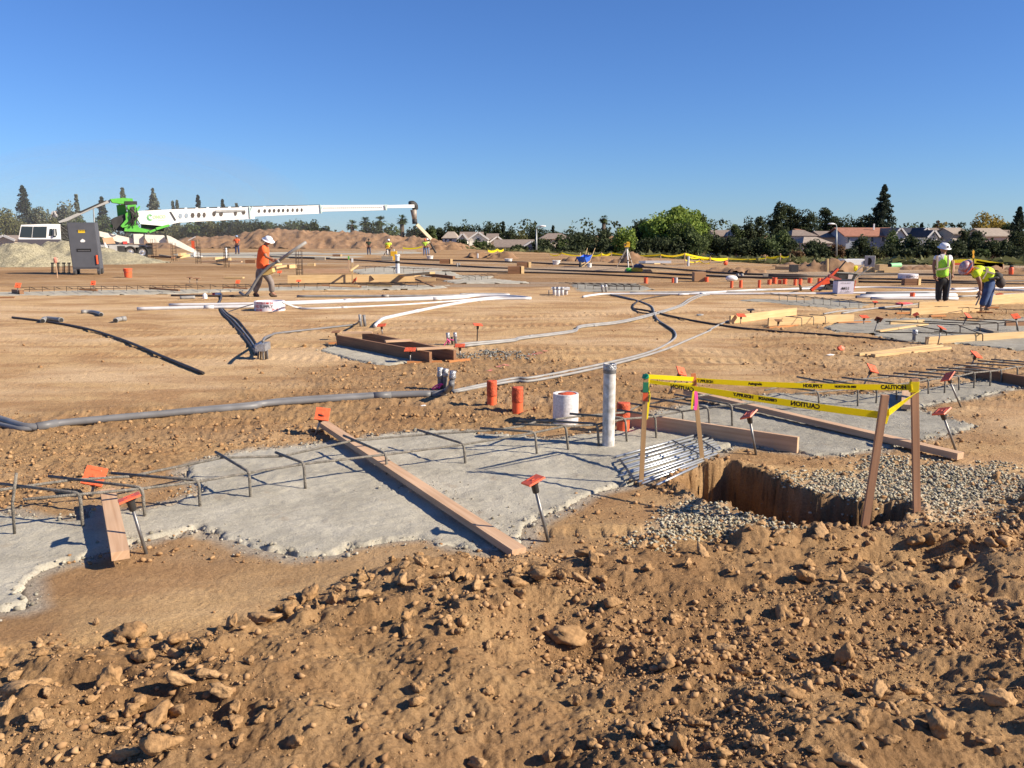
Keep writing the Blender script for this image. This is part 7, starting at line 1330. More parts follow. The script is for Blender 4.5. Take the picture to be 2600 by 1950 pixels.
tape_fence('C', [(1348, 695, 745), (1450, 690, 748), (1700, 690, 760), (1880, 688, 768)], [(0, 1, 700, 692, .08), (1, 2, 690, 705, .09), (2, 3, 705, 690, .08)], 'low yellow tape fence behind the blue wheelbarrows')
tape_fence('B', [(1778, 636, 690), (1948, 632, 690)], [(0, 1, 645, 634, .14)], 'short yellow tape between two stakes left of the chute workers')
tape_fence('E', [(-20, 705, 770), (108, 692, 772), (192, 700, 772)], [(0, 1, 720, 714, .1), (1, 2, 714, 712, .1)], 'short tape fence left of the grey mound')
b = gp('A', 1672, 668); k = thing('trench_marker', b, 'orange and white marker behind the third rebar column', 'marker'); MB().box(b + Vector((0, 0, .55)), (.35, .1, 1.1)).build('board', ORG, k); MB().beam(b + Vector((-.5, 0, 1.1)), b + Vector((.3, 0, 1.5)), .1, .08).build('top_rail', WHITE, k)
# ---------------------------------------------------------------- street lamps
LAMP = mat('lamp_post_steel', (.34, .36, .36), .5, .4)
def lamp(c, px, yt, yb, arm, dist, label):
    k = thing('street_lamp', at(c, px, yb, dist), label, 'street lamp', 'street lamps'); a = at(c, px, yb + 30, dist); t = at(c, px, yt + 28, dist); e = at(c, px + arm, yt, dist); MB().tube([a, t], [.13, .09], 8).build('pole', LAMP, k, True)
    MB().tube(smooth_path([t, at(c, px + arm * .12, yt + 12, dist), at(c, px + arm * .5, yt + 2, dist), e], 5), .06, 6).build('arm', LAMP, k, True); d = 1 if arm > 0 else -1; MB().blob(e + Vector((d * .3, 0, -.02)), .42, 2, (1.2, .6, .35), .02).build('lamp_head', WHITE, k, True)
lamp('C', 1232, 456, 715, 34, 120, 'curved-arm street lamp rising in front of the middle houses'); lamp('E', 592, 436, 705, -26, 120, 'curved-arm street lamp over the right dirt pile')
# ---------------------------------------------------------------- houses
def stucco(n, c): return mat(n, c, .9, vary=.08, vs=1)
STU = [stucco('cream_stucco', (.62, .54, .42)), stucco('white_stucco', (.70, .68, .62)), stucco('grey_blue_siding', (.30, .34, .40)), stucco('tan_stucco', (.50, .42, .32)), stucco('pink_stucco', (.58, .45, .36))]
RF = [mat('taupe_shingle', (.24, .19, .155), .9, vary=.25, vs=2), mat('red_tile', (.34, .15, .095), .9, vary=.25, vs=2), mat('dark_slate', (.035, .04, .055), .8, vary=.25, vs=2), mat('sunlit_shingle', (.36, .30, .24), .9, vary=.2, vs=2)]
WIN = mat('window_glass', (.05, .06, .08), .15, spec=.8); TRIM = mat('window_trim', (.72, .70, .66), .7)
def house(c, x0, x1, yr, ye, dist, kind, wall, roof, label, wins=(), depth=9., zb=-3.9, dy=0.):
    a, b = at(c, x0, ye, dist), at(c, x1, ye, dist); xl, xr, ze = a.x, b.x, a.z; zr = at(c, (x0 + x1) / 2, yr, dist).z; w = xr - xl; k = thing('house', Vector(((xl + xr) / 2, dist, zb)), label, 'house', 'houses beyond the site'); i = w * .03 + .15
    MB().box(((xl + xr) / 2, dist + depth / 2 + .4, (ze + zb) / 2), (w - 2 * i, depth, ze - zb)).build('wall', wall, k); y0, y1 = dist, dist + depth + .8; mb = MB(); ym = (y0 + y1) / 2; xm = (xl + xr) / 2; t = .2
    if kind == 'ridge':      # ridge parallel to the view
        L = [(xl, y0, ze), (xr, y0, ze), (xr, ym, zr), (xl, ym, zr), (xr, y1, ze), (xl, y1, ze)]; mb.raw(L + [(p[0], p[1], p[2] - t) for p in L], [(0, 1, 2, 3), (3, 2, 4, 5), (6, 9, 8, 7), (9, 11, 10, 8), (0, 6, 7, 1), (5, 4, 10, 11), (0, 3, 9, 6), (3, 5, 11, 9), (1, 7, 8, 2), (2, 8, 10, 4)])
        g = MB(); g.raw([(xl + i, y0 + .5, ze), (xl + i, ym, zr - t), (xl + i, y1 - .5, ze), (xl + i + .2, y0 + .5, ze), (xl + i + .2, ym, zr - t), (xl + i + .2, y1 - .5, ze), (xr - i - .2, y0 + .5, ze), (xr - i - .2, ym, zr - t), (xr - i - .2, y1 - .5, ze), (xr - i, y0 + .5, ze), (xr - i, ym, zr - t), (xr - i, y1 - .5, ze)], [(0, 1, 2), (3, 5, 4), (6, 7, 8), (9, 11, 10)]); g.build('gable', wall, k)
    elif kind == 'gable':    # gable end faces us
        L = [(xl, y0, ze), (xm, y0, zr), (xr, y0, ze), (xl, y1, ze), (xm, y1, zr), (xr, y1, ze)]; mb.raw(L + [(p[0], p[1], p[2] - t) for p in L], [(0, 1, 4, 3), (1, 2, 5, 4), (6, 9, 10, 7), (7, 10, 11, 8), (0, 6, 7, 1), (1, 7, 8, 2), (0, 3, 9, 6), (2, 8, 11, 5)])
        MB().prism([(xl + i, y0 + .35, ze - .1), (xm, y0 + .35, zr - t - .05), (xr - i, y0 + .35, ze - .1)], (0, .25, 0)).build('gable', wall, k)
        for s_ in (-1, 1): MB().beam((xm + s_ * w / 2, y0 - .05, ze - .25), (xm, y0 - .05, zr - .2), .12, .3).build('fascia', TRIM, k)
    else:                    # hip
        r = min(w * .3, depth * .5); L = [(xl, y0, ze), (xr, y0, ze), (xr, y1, ze), (xl, y1, ze), (xl + r, ym, zr), (xr - r, ym, zr)]; mb.raw(L, [(0, 1, 5, 4), (1, 2, 5), (2, 3, 4, 5), (3, 0, 4), (0, 3, 2, 1)])
    mb.build('roof', roof, k)
    for (wx0, wy0, wx1, wy1) in wins:
        p, q = at(c, wx0, wy1, dist), at(c, wx1, wy0, dist); cx, cz, ww, wh = (p.x + q.x) / 2, (p.z + q.z) / 2, abs(q.x - p.x), abs(q.z - p.z); wn_ = MB().box((cx, dist + .33, cz), (ww * 1.25, .12, wh * 1.15)).build('window', TRIM, k); MB().box((cx, dist + .29, cz), (ww, .1, wh)).build('pane', WIN, wn_)
    return k
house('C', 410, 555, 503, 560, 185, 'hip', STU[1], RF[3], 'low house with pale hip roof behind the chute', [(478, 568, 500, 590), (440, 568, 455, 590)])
house('C', 545, 640, 520, 575, 178, 'gable', STU[1], RF[0], 'white gabled wing between the chute house and the tall white house', [(575, 570, 590, 590)])
house('C', 560, 770, 505, 575, 190, 'ridge', STU[1], RF[0], 'broad taupe roof behind the two white gables'); house('C', 640, 820, 508, 570, 184, 'gable', STU[1], RF[0], 'tall white gabled house left of the low brown one', [(715, 560, 740, 585)])
house('C', 795, 905, 520, 570, 200, 'ridge', STU[3], RF[0], 'brown roofed house just behind the tall white gable'); house('C', 830, 960, 545, 590, 192, 'gable', STU[3], RF[0], 'small tan gabled house with a round arch window', [(880, 572, 900, 588)]); house('C', 930, 1030, 520, 560, 215, 'gable', STU[2], RF[0], 'far grey gabled house above the low roofs')
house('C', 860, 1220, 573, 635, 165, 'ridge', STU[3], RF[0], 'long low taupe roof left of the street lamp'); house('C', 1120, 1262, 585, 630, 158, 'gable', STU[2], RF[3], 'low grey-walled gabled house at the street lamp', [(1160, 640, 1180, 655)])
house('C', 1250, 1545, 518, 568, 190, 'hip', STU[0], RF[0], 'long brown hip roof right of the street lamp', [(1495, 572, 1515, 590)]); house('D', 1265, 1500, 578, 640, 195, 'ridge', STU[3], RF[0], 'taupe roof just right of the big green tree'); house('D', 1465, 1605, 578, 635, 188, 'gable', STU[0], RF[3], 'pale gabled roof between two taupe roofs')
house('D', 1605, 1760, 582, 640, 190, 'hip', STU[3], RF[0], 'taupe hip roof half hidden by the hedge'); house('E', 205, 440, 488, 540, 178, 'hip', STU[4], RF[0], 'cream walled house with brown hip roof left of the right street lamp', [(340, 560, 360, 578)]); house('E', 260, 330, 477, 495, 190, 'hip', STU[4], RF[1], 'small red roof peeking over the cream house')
house('E', 460, 680, 498, 552, 178, 'ridge', STU[3], RF[0], 'taupe roofed house behind the right street lamp', [(655, 560, 665, 590)]); house('E', 300, 575, 550, 605, 165, 'hip', STU[3], RF[3], 'low tan roof behind the right street lamp')
kb = house('E', 662, 1165, 467, 540, 172, 'ridge', STU[2], RF[1], 'big blue-grey two-storey house with red roof', [(688, 552, 712, 592), (892, 548, 918, 592), (985, 550, 1012, 592), (790, 560, 800, 590)], 11.)
MB().box(at('E', 915, 462, 176), (.25, .25, 1.2)).build('chimney', WHITE, kb)
house('E', 1085, 1205, 470, 540, 168, 'gable', STU[1], RF[0], 'sunlit white gable end of the blue-grey house', [(1145, 555, 1165, 580), (1145, 620, 1165, 650)], 9.); house('E', 1170, 1420, 468, 545, 180, 'ridge', STU[2], RF[2], 'house with dark slate roof'); house('E', 1385, 1485, 490, 548, 172, 'gable', STU[1], RF[2], 'white gable of the dark slate roof house', [(1425, 520, 1445, 540)])
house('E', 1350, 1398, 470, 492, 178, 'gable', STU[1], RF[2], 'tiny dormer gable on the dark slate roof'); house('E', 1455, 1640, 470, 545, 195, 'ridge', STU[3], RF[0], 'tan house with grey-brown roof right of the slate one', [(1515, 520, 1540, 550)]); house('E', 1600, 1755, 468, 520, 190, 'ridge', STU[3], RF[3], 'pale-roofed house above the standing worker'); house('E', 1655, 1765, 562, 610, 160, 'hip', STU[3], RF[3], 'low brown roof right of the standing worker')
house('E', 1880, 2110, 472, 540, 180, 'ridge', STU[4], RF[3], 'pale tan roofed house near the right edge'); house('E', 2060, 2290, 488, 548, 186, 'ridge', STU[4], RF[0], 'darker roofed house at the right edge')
house('A', 140, 260, 348, 440, 190, 'hip', STU[3], RF[0], 'brown roof among the trees above the truck cab'); house('A', -60, 125, 535, 572, 120, 'gable', STU[3], RF[0], 'low grey roof at the left edge behind the gravel', zb=-1.); house('A', 420, 520, 325, 420, 200, 'gable', STU[1], RF[0], 'white gable glimpsed in the trees left of the boom')
b = at('E', 680, 750, 150); k = thing('timber_fence', b, 'dark brown board fence in front of the blue-grey house', 'fence'); FB = mat('dark_fence', (.09, .045, .03), .9, vary=.3, vs=2)
x0, x1 = at('E', 640, 700, 158).x, at('E', 2300, 700, 158).x
for i in range(36):
    xa = x0 + (x1 - x0) * i / 36; xb = x0 + (x1 - x0) * (i + 1) / 36; MB().box(((xa + xb) / 2, 158, -2.6), (xb - xa - .06, .06, 2.2)).build('panel', FB, k); MB().box((xa, 158.08, -2.6), (.12, .12, 2.4)).build('post', FB, k)

# ---------------------------------------------------------------- trees
def leaf_mat(name, dark, light):
    m = bpy.data.materials.new(name); m.use_nodes = True; n = m.node_tree.nodes; l = m.node_tree.links; b = n['Principled BSDF']; a = n.new('ShaderNodeAttribute'); a.attribute_name = 'tone'
    r = n.new('ShaderNodeValToRGB'); r.color_ramp.elements[0].color = (*dark, 1); r.color_ramp.elements[1].color = (*light, 1); l.new(a.outputs['Fac'], r.inputs[0]); l.new(r.outputs[0], b.inputs['Base Color']); b.inputs['Roughness'].default_value = .7; b.inputs['Specular IOR Level'].default_value = .2; translucent(m, .3)
    return m
LM = {'dark': leaf_mat('leaf_dark', (.022, .032, .016), (.075, .095, .042)), 'mid': leaf_mat('leaf_mid', (.035, .058, .02), (.12, .155, .055)), 'olive': leaf_mat('leaf_olive', (.07, .08, .03), (.19, .19, .08)), 'bright': leaf_mat('leaf_bright', (.10, .17, .03), (.27, .34, .07)), 'yellow': leaf_mat('leaf_yellow', (.18, .14, .03), (.42, .32, .08)), 'conifer': leaf_mat('leaf_conifer', (.02, .032, .022), (.06, .08, .05)), 'grey': leaf_mat('leaf_grey', (.085, .10, .07), (.19, .21, .14)), 'russet': leaf_mat('leaf_russet', (.09, .05, .03), (.18, .11, .05))}
BARK = mat('bark', (.09, .065, .045), .9, vary=.3, vs=3)
def leaves(C, rad, n, size, seed, m, parent, droop=0.):
    """n leaf sprays scattered about clump centres C with radii rad"""
    g = np.random.default_rng(seed); k = g.integers(0, len(C), n); d = g.normal(size=(n, 3)); d /= np.linalg.norm(d, axis=1)[:, None]; rr = (.35 + .65 * g.random(n) ** .4)[:, None]; P = C[k] + d * rr * rad[k][:, None] * np.array([1, 1, .8])
    a = g.normal(size=(n, 3)); a /= np.linalg.norm(a, axis=1)[:, None]; a = a * .6 + d * .5; b = np.cross(a, g.normal(size=(n, 3))); b /= np.linalg.norm(b, axis=1)[:, None] + 1e-9; a /= np.linalg.norm(a, axis=1)[:, None]; c = np.cross(a, b); s = size * (.5 + g.random(n))[:, None]
    V = np.stack([P - b * s * .5, P + c * s * .35, P + b * s * .6, P - c * s * .4], 1).reshape(-1, 3); F = np.arange(4 * n).reshape(-1, 4); o = npmesh('crown', V, F, m, False, parent); t = np.clip(g.random(len(C))[k] * .6 + g.random(n) * .45, 0, 1); at_ = o.data.attributes.new('tone', 'FLOAT', 'POINT'); at_.data.foreach_set('value', np.repeat(t, 4).astype(np.float32)); return o
TSEED = [100]
def tree(c, px, yt, w, dist, kind, label, yb=None, zb=None, n=None, group='trees beyond the site', shape=1., lobes=None, species='broadleaf_tree', leaf=None):
    TSEED[0] += 1; g = np.random.default_rng(TSEED[0]); top = at(c, px, yt, dist); W = 1.18 * (at(c, px + w / 2, yt, dist) - at(c, px - w / 2, yt, dist)).length; z0 = float(macro(np.array([top.x]), np.array([dist]))[0]) if zb is None else zb; H = top.z - z0; base = Vector((top.x, dist, z0)); k = thing(species, base, label, 'tree', group)
    cr = H * .92; rx = W / 2; rz = cr / 2; cz = z0 + H - rz; nc = lobes or int(34 + W * 5); u = g.normal(size=(nc, 3)); u /= np.linalg.norm(u, axis=1)[:, None]; rr = g.random(nc)[:, None] ** .45; clr = min(rx, rz) * g.uniform(.25, .5, nc)
    C = np.array([base.x, base.y, cz]) + u * rr * np.array([max(rx - min(rx, rz) * .25, rx * .5), rx * .8, max(rz - min(rx, rz) * .25, rz * .5)]); C[:, 0] += (g.random(nc) - .5) * rx * .1
    pinch = 1 - .18 * np.clip((C[:, 2] - cz) / rz, 0, 1) * shape; C[:, 0] = base.x + (C[:, 0] - base.x) * pinch
    mb = MB(); top_ = Vector((base.x, base.y, cz + rz * .3)); mb.tube([base - Vector((0, 0, .3)), base.lerp(top_, .4), top_], [.05 * H ** .8, .035 * H ** .8, .01 * H], 7)
    for i in range(6): q = C[int(g.integers(nc))]; st = base.lerp(top_, float(g.uniform(.25, .7))); mb.tube([st, st.lerp(Vector(q), .5) + Vector((0, 0, .2)), Vector(q)], [.018 * H ** .8, .012 * H, .004 * H], 5)
    mb.build('trunk', BARK, k, True); n = n or int(900 + W * H * 44); leaves(C, clr, n, leaf or max(.32, .045 * math.sqrt(W * H)), TSEED[0] * 3, LM[kind], k); return k
def conifer(c, px, yt, w, dist, label, kind='conifer', zb=None, gap=.0, group='tall conifers on the skyline', n=None):
    w *= 1.75
    TSEED[0] += 1; g = np.random.default_rng(TSEED[0]); top = at(c, px, yt, dist); W = (at(c, px + w / 2, yt, dist) - at(c, px - w / 2, yt, dist)).length; z0 = -3.7 if zb is None else zb; H = top.z - z0; base = Vector((top.x, dist, z0)); k = thing('conifer_tree', base, label, 'tree', group); MB().tube([base, top], [.025 * H, .01], 6).build('trunk', BARK, k, True)
    C = []; Rr = []; 
    for i in range(int(H * 14)):
        t = g.random() ** .8; z = z0 + H * (.08 + .9 * t); r = W / 2 * (1 - t) ** .75 * g.uniform(.6, 1.15); a = g.uniform(0, 6.28); m_ = 3
        for j in range(m_): f = (j + 1) / m_; C.append((base.x + math.cos(a) * r * f, base.y + math.sin(a) * r * f, z - r * f * .25)); Rr.append(.25 + .09 * W * (1 - t))
    leaves(np.array(C), np.array(Rr), n or int(1200 + W * H * 34), .38, TSEED[0], LM[kind], k); return k
def palm(c, px, yt, w, dist, label, zb=-3.7):
    TSEED[0] += 1; g = np.random.default_rng(TSEED[0]); top = at(c, px, yt, dist); W = (at(c, px + w / 2, yt, dist) - at(c, px - w / 2, yt, dist)).length; hub = top - Vector((0, 0, W * .32)); k = thing('palm_tree', Vector((top.x, dist, zb)), label, 'tree', 'palms behind the berm'); MB().tube([(top.x, dist, zb), hub], [.45, .35], 8).build('trunk', BARK, k, True); V = []; F = []
    for i in range(46):
        a = g.uniform(0, 6.28); el = g.uniform(-.7, 1.3); L = W * .5 * g.uniform(.8, 1.05); d = Vector((math.cos(a) * math.cos(el), math.sin(a) * math.cos(el), math.sin(el))); s = d.cross(Vector((0, 0, 1))); s = s.normalized() if s.length > .1 else Vector((1, 0, 0))
        P = [hub + d * L * t - Vector((0, 0, L * .35 * t * t)) for t in (0, .45, .6)]
        for j in range(11):
            fa = -1.1 + 2.2 * j / 10; dd = (d * math.cos(fa) + s * math.sin(fa)).normalized(); q = P[1]; e = q + dd * L * .5 - Vector((0, 0, L * .18)); n_ = dd.cross(Vector((0, 0, 1))).normalized() * .1; b = len(V); V += [q - n_ * .6, q + n_ * .6, e + n_ * .2, e - n_ * .2]; F.append((b, b + 1, b + 2, b + 3))
        b = len(V); V += [P[0] - s * .04, P[0] + s * .04, P[1] + s * .04, P[1] - s * .04]; F.append((b, b + 1, b + 2, b + 3))
    o = npmesh('crown', np.array([tuple(v) for v in V]), np.array(F), LM['mid'], False, k); at_ = o.data.attributes.new('tone', 'FLOAT', 'POINT'); at_.data.foreach_set('value', g.random(len(V)).astype(np.float32))
# skyline conifers on the left
conifer('A', 190, 95, 150, 190, 'tall dark conifer nearest the left edge', zb=-3); conifer('A', 655, 175, 60, 200, 'thin conifer tip behind the dusty tree above the cab', 'grey'); conifer('A', 875, 195, 110, 190, 'narrow conifer crossing behind the feed conveyor'); conifer('A', 1055, 115, 100, 195, 'conifer directly behind the green turret', 'grey'); conifer('A', 1318, 125, 140, 200, 'pale dusty conifer right of the turret', 'grey'); conifer('A', 1490, 232, 40, 210, 'left one of two small conifer tips above the boom', 'grey'); conifer('A', 1528, 228, 44, 210, 'right one of two small conifer tips above the boom', 'grey'); conifer('A', 1708, 180, 80, 205, 'dark conifer tip above the boom holes'); conifer('A', 1920, 222, 60, 205, 'small dark conifer tip farther along the boom'); conifer('A', 2042, 252, 40, 210, 'tiniest conifer tip along the boom', 'grey')
conifer('E', 1010, 90, 190, 190, 'tallest conifer on the skyline behind the red-roofed house', n=9000); conifer('E', 2180, 285, 130, 185, 'dark conifer at the right edge'); conifer('C', 945, 418, 40, 215, 'small pointed conifer behind the middle houses'); conifer('C', 1377, 452, 20, 215, 'tiny pointed tree top at the middle skyline')
conifer('E', 1330, 425, 40, 215, 'small pointed conifer above the slate roof')
palm('B', 1770, 355, 130, 150, 'palm nearest the chute'); palm('B', 1580, 362, 150, 152, 'palm with skirt of dry fronds left of it'); palm('B', 1450, 370, 140, 156, 'broad palm behind the berm'); palm('B', 1340, 400, 130, 154, 'dusty palm left of the group'); palm('C', 1815, 356, 110, 175, 'palm-like tree top left of the bright small tree')
T = [('A', 40, 300, 220, 150, 'olive', 'olive leafed tree at the left edge'), ('A', 120, 340, 160, 160, 'olive', 'olive tree right of the left edge one'), ('A', 320, 268, 220, 165, 'grey', 'dusty grey-green tree above the cab'), ('A', 420, 330, 160, 158, 'olive', 'low olive tree above the cab roof'), ('A', 580, 228, 250, 170, 'grey', 'largest dusty tree left of the feed conveyor'), ('A', 690, 360, 140, 155, 'mid', 'green shrub tree under the feed conveyor'), ('A', 885, 350, 170, 155, 'mid', 'green tree right of the grey steel box'),
     ('A', 1340, 470, 160, 150, 'olive', 'olive tree under the boom by the turret'), ('A', 1480, 440, 240, 150, 'olive', 'olive tree under the first boom holes'), ('A', 1600, 430, 180, 155, 'grey', 'dusty tree under the boom'), ('A', 1700, 410, 240, 150, 'mid', 'green tree under the boom middle'), ('A', 1830, 400, 200, 150, 'olive', 'tree with pale blossom under the boom'), ('A', 1960, 395, 240, 150, 'dark', 'dark tree under the boom behind the far worker'), ('A', 2110, 395, 240, 152, 'dark', 'dark tree under the boom right of the far worker'),
     ('B', 360, 395, 220, 150, 'dark', 'dark tree above the far blue-hatted worker'), ('B', 500, 370, 200, 152, 'dark', 'dark round tree at the boom joint'), ('B', 620, 410, 160, 150, 'mid', 'low tree left of the berm top'), ('B', 720, 420, 160, 150, 'dark', 'low dark tree before the berm top'), ('B', 840, 375, 220, 150, 'mid', 'green tree over the berm top'), ('B', 930, 410, 120, 150, 'dark', 'dark tree over the berm'), ('B', 1010, 385, 140, 155, 'dark', 'dark rounded tree over the berm'), ('B', 1100, 425, 130, 155, 'dark', 'low dark tree right of the rounded one'), ('B', 1500, 400, 240, 150, 'dark', 'dark mass between the palms'), ('B', 1680, 420, 140, 148, 'mid', 'bush between the two right palms'), ('B', 1880, 440, 160, 150, 'dark', 'dark tree behind the chute'),
     ('C', 210, 440, 190, 152, 'dark', 'dark tree left of the chute house'), ('C', 320, 430, 120, 150, 'mid', 'mid green tree by the chute house'), ('C', 400, 455, 110, 215, 'dark', 'dark tree over the chute house'), ('C', 500, 405, 190, 215, 'dark', 'dark broad tree over the chute house roof'), ('C', 620, 392, 140, 215, 'dark', 'dark tree with high round top over the white gables'), ('C', 720, 430, 130, 215, 'dark', 'dark tree over the brown roof'), ('C', 820, 400, 160, 215, 'dark', 'high dark oak over the middle houses'), ('C', 900, 425, 120, 215, 'dark', 'dark tree right of the high oak'), ('C', 1010, 450, 140, 200, 'dark', 'dark tree over the long low roof'), ('C', 1100, 470, 130, 178, 'olive', 'olive tree left of the middle street lamp'), ('C', 1200, 430, 190, 205, 'dark', 'dark tree at the middle street lamp'), ('C', 1290, 460, 150, 205, 'dark', 'dark tree right of the middle street lamp'),
     ('C', 1400, 478, 160, 215, 'dark', 'low dark tree over the long hip roof'), ('C', 1520, 470, 180, 210, 'dark', 'dark tree above the long hip roof end'), ('C', 1610, 480, 150, 200, 'dark', 'low dark tree left of the palm-like top'), ('C', 590, 555, 110, 150, 'dark', 'dark bush in front of the white gables'), ('C', 750, 560, 150, 150, 'mid', 'bushy tree before the tall white house'), ('C', 820, 590, 110, 148, 'olive', 'olive bush right of the white house'), ('C', 1080, 600, 170, 148, 'dark', 'dark bush below the long low roof'), ('C', 1290, 545, 190, 150, 'dark', 'dark tree under the middle street lamp'), ('C', 1300, 620, 200, 140, 'dark', 'low dark bush right of the lamp post'), ('C', 1440, 530, 110, 145, 'mid', 'small tree on a thin trunk right of the lamp'), ('C', 1560, 500, 200, 150, 'dark', 'dark tree below the palm-like top'), ('C', 1680, 490, 200, 152, 'dark', 'dark hedge tree in the middle'), ('C', 1520, 600, 200, 140, 'dark', 'low hedge bush in the middle'), ('C', 1660, 620, 200, 140, 'dark', 'low hedge bush behind the blue wheelbarrows'), ('C', 1820, 440, 170, 155, 'dark', 'grey-brown tree under the palm-like top'), ('C', 1800, 560, 200, 145, 'dark', 'hedge bush left of the bright small tree'),
     ('C', 2000, 430, 200, 138, 'bright', 'small bright yellow-green tree left of the big one'), ('C', 1930, 600, 180, 140, 'dark', 'dark hedge below the small bright tree'), ('C', 2090, 600, 200, 140, 'dark', 'dark hedge behind the tall tripod'), ('D', 480, 440, 180, 150, 'dark', 'dark tree between the two bright ones'), ('D', 560, 430, 200, 152, 'mid', 'mid green left shoulder of the big tree group'), ('D', 1150, 370, 200, 150, 'mid', 'green right shoulder of the big tree group'), ('D', 700, 640, 260, 140, 'dark', 'dark undergrowth below the big tree'), ('D', 900, 650, 260, 140, 'dark', 'dark undergrowth right below the big tree'), ('D', 1100, 620, 240, 140, 'mid', 'green undergrowth at the right of the big tree'), ('D', 550, 640, 220, 140, 'dark', 'dark undergrowth left below the big tree'),
     ('D', 1290, 610, 220, 145, 'dark', 'dark hedge before the taupe roofs'), ('D', 1430, 630, 200, 142, 'dark', 'dark hedge bush before the pale gable'), ('D', 1560, 650, 220, 142, 'dark', 'hedge bush right of the pale gable'), ('D', 1700, 640, 200, 142, 'dark', 'hedge bush below the taupe hip roof'), ('D', 1830, 600, 240, 142, 'mid', 'tall shrub before the dark oaks'), ('D', 1970, 550, 180, 148, 'mid', 'broad-leaved tree before the dark oaks'), ('D', 1500, 470, 160, 185, 'mid', 'green-brown tree left of the dark oaks'), ('D', 1620, 410, 180, 185, 'dark', 'dark lobed tree left of the tall oaks'), ('D', 1740, 395, 150, 186, 'dark', 'dark double-topped tree left of the tall oaks'), ('D', 1400, 535, 90, 210, 'grey', 'pale distant tree right of the big tree'), ('D', 2110, 770, 150, 132, 'russet', 'low orange-brown bush at the end of the tape fence'),
     ('E', 100, 222, 200, 195, 'dark', 'tall dark oak at the left of the right skyline group'), ('E', 190, 228, 170, 197, 'dark', 'tall dark oak second in the right skyline group'), ('E', 280, 300, 170, 196, 'dark', 'dark oak third in the right skyline group'), ('E', 370, 296, 170, 196, 'dark', 'dark oak with round top above the cream house'), ('E', 500, 258, 160, 200, 'dark', 'lighter open oak above the lamp'), ('E', 590, 300, 150, 198, 'dark', 'dark oak behind the lamp head'), ('E', 690, 325, 170, 197, 'dark', 'dark oak right of the lamp'), ('E', 790, 350, 120, 197, 'dark', 'dark oak left of the conifer'), ('E', 860, 330, 160, 197, 'dark', 'dark oak hugging the tallest conifer'), ('E', 930, 290, 130, 196, 'dark', 'dark oak just left of the tallest conifer'),
     ('E', 1250, 418, 140, 205, 'mid', 'light green tree above the slate roof'), ('E', 1440, 430, 110, 205, 'mid', 'green tree right of the slate roof'), ('E', 1520, 400, 110, 200, 'yellow', 'yellow autumn tree behind the tan house'), ('E', 1480, 378, 60, 203, 'russet', 'bare twiggy tree behind the yellow one'), ('E', 1585, 415, 80, 205, 'dark', 'dark small tree right of the yellow one'), ('E', 1670, 405, 130, 205, 'dark', 'dark round tree above the pale-roofed house'), ('E', 1870, 325, 190, 195, 'yellow', 'large golden tree left crown above the tan roofs'), ('E', 1990, 350, 220, 196, 'yellow', 'large golden tree right crown above the tan roofs'), ('E', 2090, 385, 120, 192, 'mid', 'green tree between golden tree and conifer'),
     ('E', 60, 540, 220, 150, 'mid', 'tree in front of the cream house at its left'), ('E', 140, 470, 140, 155, 'mid', 'palm-like broadleaf left of the cream house'), ('E', 200, 540, 180, 148, 'dark', 'dark tree by the cream house'), ('E', 250, 650, 130, 138, 'olive', 'yellow-green bush left of the right lamp'), ('E', 90, 640, 200, 140, 'dark', 'dark hedge at the tape fence end'), ('E', 410, 560, 210, 145, 'dark', 'dark tree in front of the right lamp houses'), ('E', 370, 640, 160, 140, 'dark', 'dark bush behind the largest dirt pile'), ('E', 600, 600, 150, 142, 'russet', 'brownish bush at the right lamp post'), ('E', 500, 620, 160, 142, 'dark', 'dark bush left of the right lamp post'),
     ('E', 822, 512, 170, 150, 'dark', 'dark tree in front of the blue-grey house wall'), ('E', 930, 630, 160, 142, 'olive', 'brown-green bush beside the dark wall tree'), ('E', 1095, 478, 150, 150, 'mid', 'tall narrow tree at the corner of the blue-grey house'), ('E', 1060, 600, 160, 142, 'dark', 'dark bush below the corner tree'), ('E', 1250, 500, 160, 148, 'dark', 'dark tree before the slate-roof house'), ('E', 1420, 545, 180, 145, 'dark', 'dark tree left of the standing worker'), ('E', 1330, 620, 150, 142, 'dark', 'dark bush left of the standing worker'), ('E', 1620, 545, 170, 145, 'dark', 'dark tree right behind the standing worker'), ('E', 1690, 478, 120, 160, 'dark', 'dark tree over the low brown roof'), ('E', 1540, 600, 150, 142, 'dark', 'dark bush behind the standing worker'),
     ('E', 1810, 470, 170, 150, 'dark', 'dark tree above the paddle marker'), ('E', 1840, 640, 170, 140, 'mid', 'green bush right of the paddle marker'), ('E', 1930, 550, 200, 145, 'dark', 'dark tree right of the paddle marker'), ('E', 2050, 560, 200, 145, 'dark', 'dark tree below the tan roofs'), ('E', 2180, 470, 170, 150, 'dark', 'dark tree at the right edge below the conifer'), ('E', 2130, 640, 200, 140, 'dark', 'dark bush at the right edge'), ('E', 1730, 650, 170, 140, 'dark', 'dark bush above the bending worker'), ('E', 1180, 640, 170, 140, 'dark', 'dark bush before the slate-roof house'), ('E', 720, 640, 130, 142, 'dark', 'dark bush before the fence of the blue-grey house')]
for i, (c, px, yt, w, d, kd, lab) in enumerate(T): tree(c, px, yt, w, d, kd, lab, species='broadleaf_tree' if d > 145 else 'hedge_bush')
tree('D', 850, 298, 640, 148, 'bright', 'big bright green spreading tree dominating the middle skyline', n=17000, lobes=110, shape=.7, leaf=.42)
tree('D', 950, 480, 560, 144, 'mid', 'darker green lower crown below the big bright tree', n=9000, lobes=70)
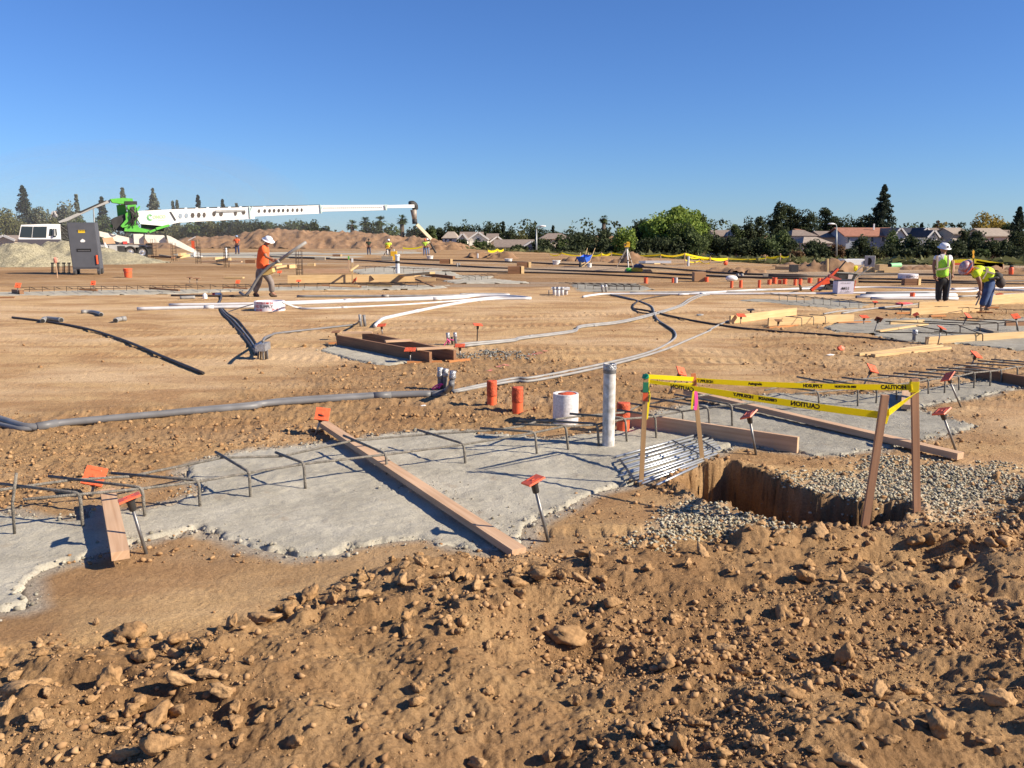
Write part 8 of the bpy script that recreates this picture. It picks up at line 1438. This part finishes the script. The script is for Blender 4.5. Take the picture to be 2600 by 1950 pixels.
# scrubby ground cover beyond the pad and distant treeline
g = np.random.default_rng(5); n = 12000; yy = g.uniform(50, 150, n); tt = g.uniform(-.05, .66, n); e = lip(tt); q = yy > e + 1; yy, tt = yy[q], tt[q]; C = np.stack([tt * yy, yy, macro(tt * yy, yy) + .1], 1)
GC = np.repeat(C, 3, 0) + g.normal(0, .5, (len(C) * 3, 3)) * np.array([1, 1, .15]); a = g.normal(size=GC.shape) * np.array([.3, .3, .12]); b2 = g.normal(size=GC.shape) * np.array([.3, .3, .2]); V = np.stack([GC - a, GC + b2, GC + a], 1).reshape(-1, 3)
o = npmesh('dry_grass', V, np.arange(len(V)).reshape(-1, 3), LM['olive'], False); at_ = o.data.attributes.new('tone', 'FLOAT', 'POINT'); at_.data.foreach_set('value', g.random(len(V)).astype(np.float32)); tag(o, 'dry dark grass and weeds beyond the edge of the pad', 'grass', None, 'stuff')
n = 60; xs = np.linspace(-230, 230, n); C = np.stack([xs, np.full(n, 240.) + g.uniform(-6, 6, n), g.uniform(-1, 3.2, n)], 1); C = np.concatenate([C, C * np.array([1, 1, 0]) + np.array([3, 0, -2.])]); o = leaves(C, np.full(len(C), 4.2), 16000, .8, 9, LM['dark'], None); o.name = 'treeline'; tag(o, 'far-off dark wood closing the horizon behind the houses', 'treeline', None, 'stuff')

# ---------------------------------------------------------------- drifting dust
DM = bpy.data.materials.new('drifting_dust'); DM.use_nodes = True; nn_ = DM.node_tree.nodes; nn_.remove(nn_['Principled BSDF']); vp = nn_.new('ShaderNodeVolumePrincipled'); vp.inputs['Color'].default_value = (.95, .88, .78, 1); vp.inputs['Density'].default_value = .009; vp.inputs['Anisotropy'].default_value = .3; DM.node_tree.links.new(vp.outputs[0], nn_['Material Output'].inputs['Volume'])
mb = MB()
for (c, px, py, d, rx, ry, rz) in (('A', 1000, 330, 112, 24, 14, 9), ('B', 1150, 620, 95, 9, 7, 4)):
    q = at(c, px, py, d)
    for k_ in range(5): s_ = 1 - .17 * k_; mb.blob(q + Vector((rnd.uniform(-1, 1) * 2, 0, 0)), 1., 3, (rx * s_, ry * s_, rz * s_), .0)
o = mb.build('dust_cloud', DM, None, True); tag(o, 'faint pale dust drifting behind the truck and berm', 'dust', None, 'stuff')
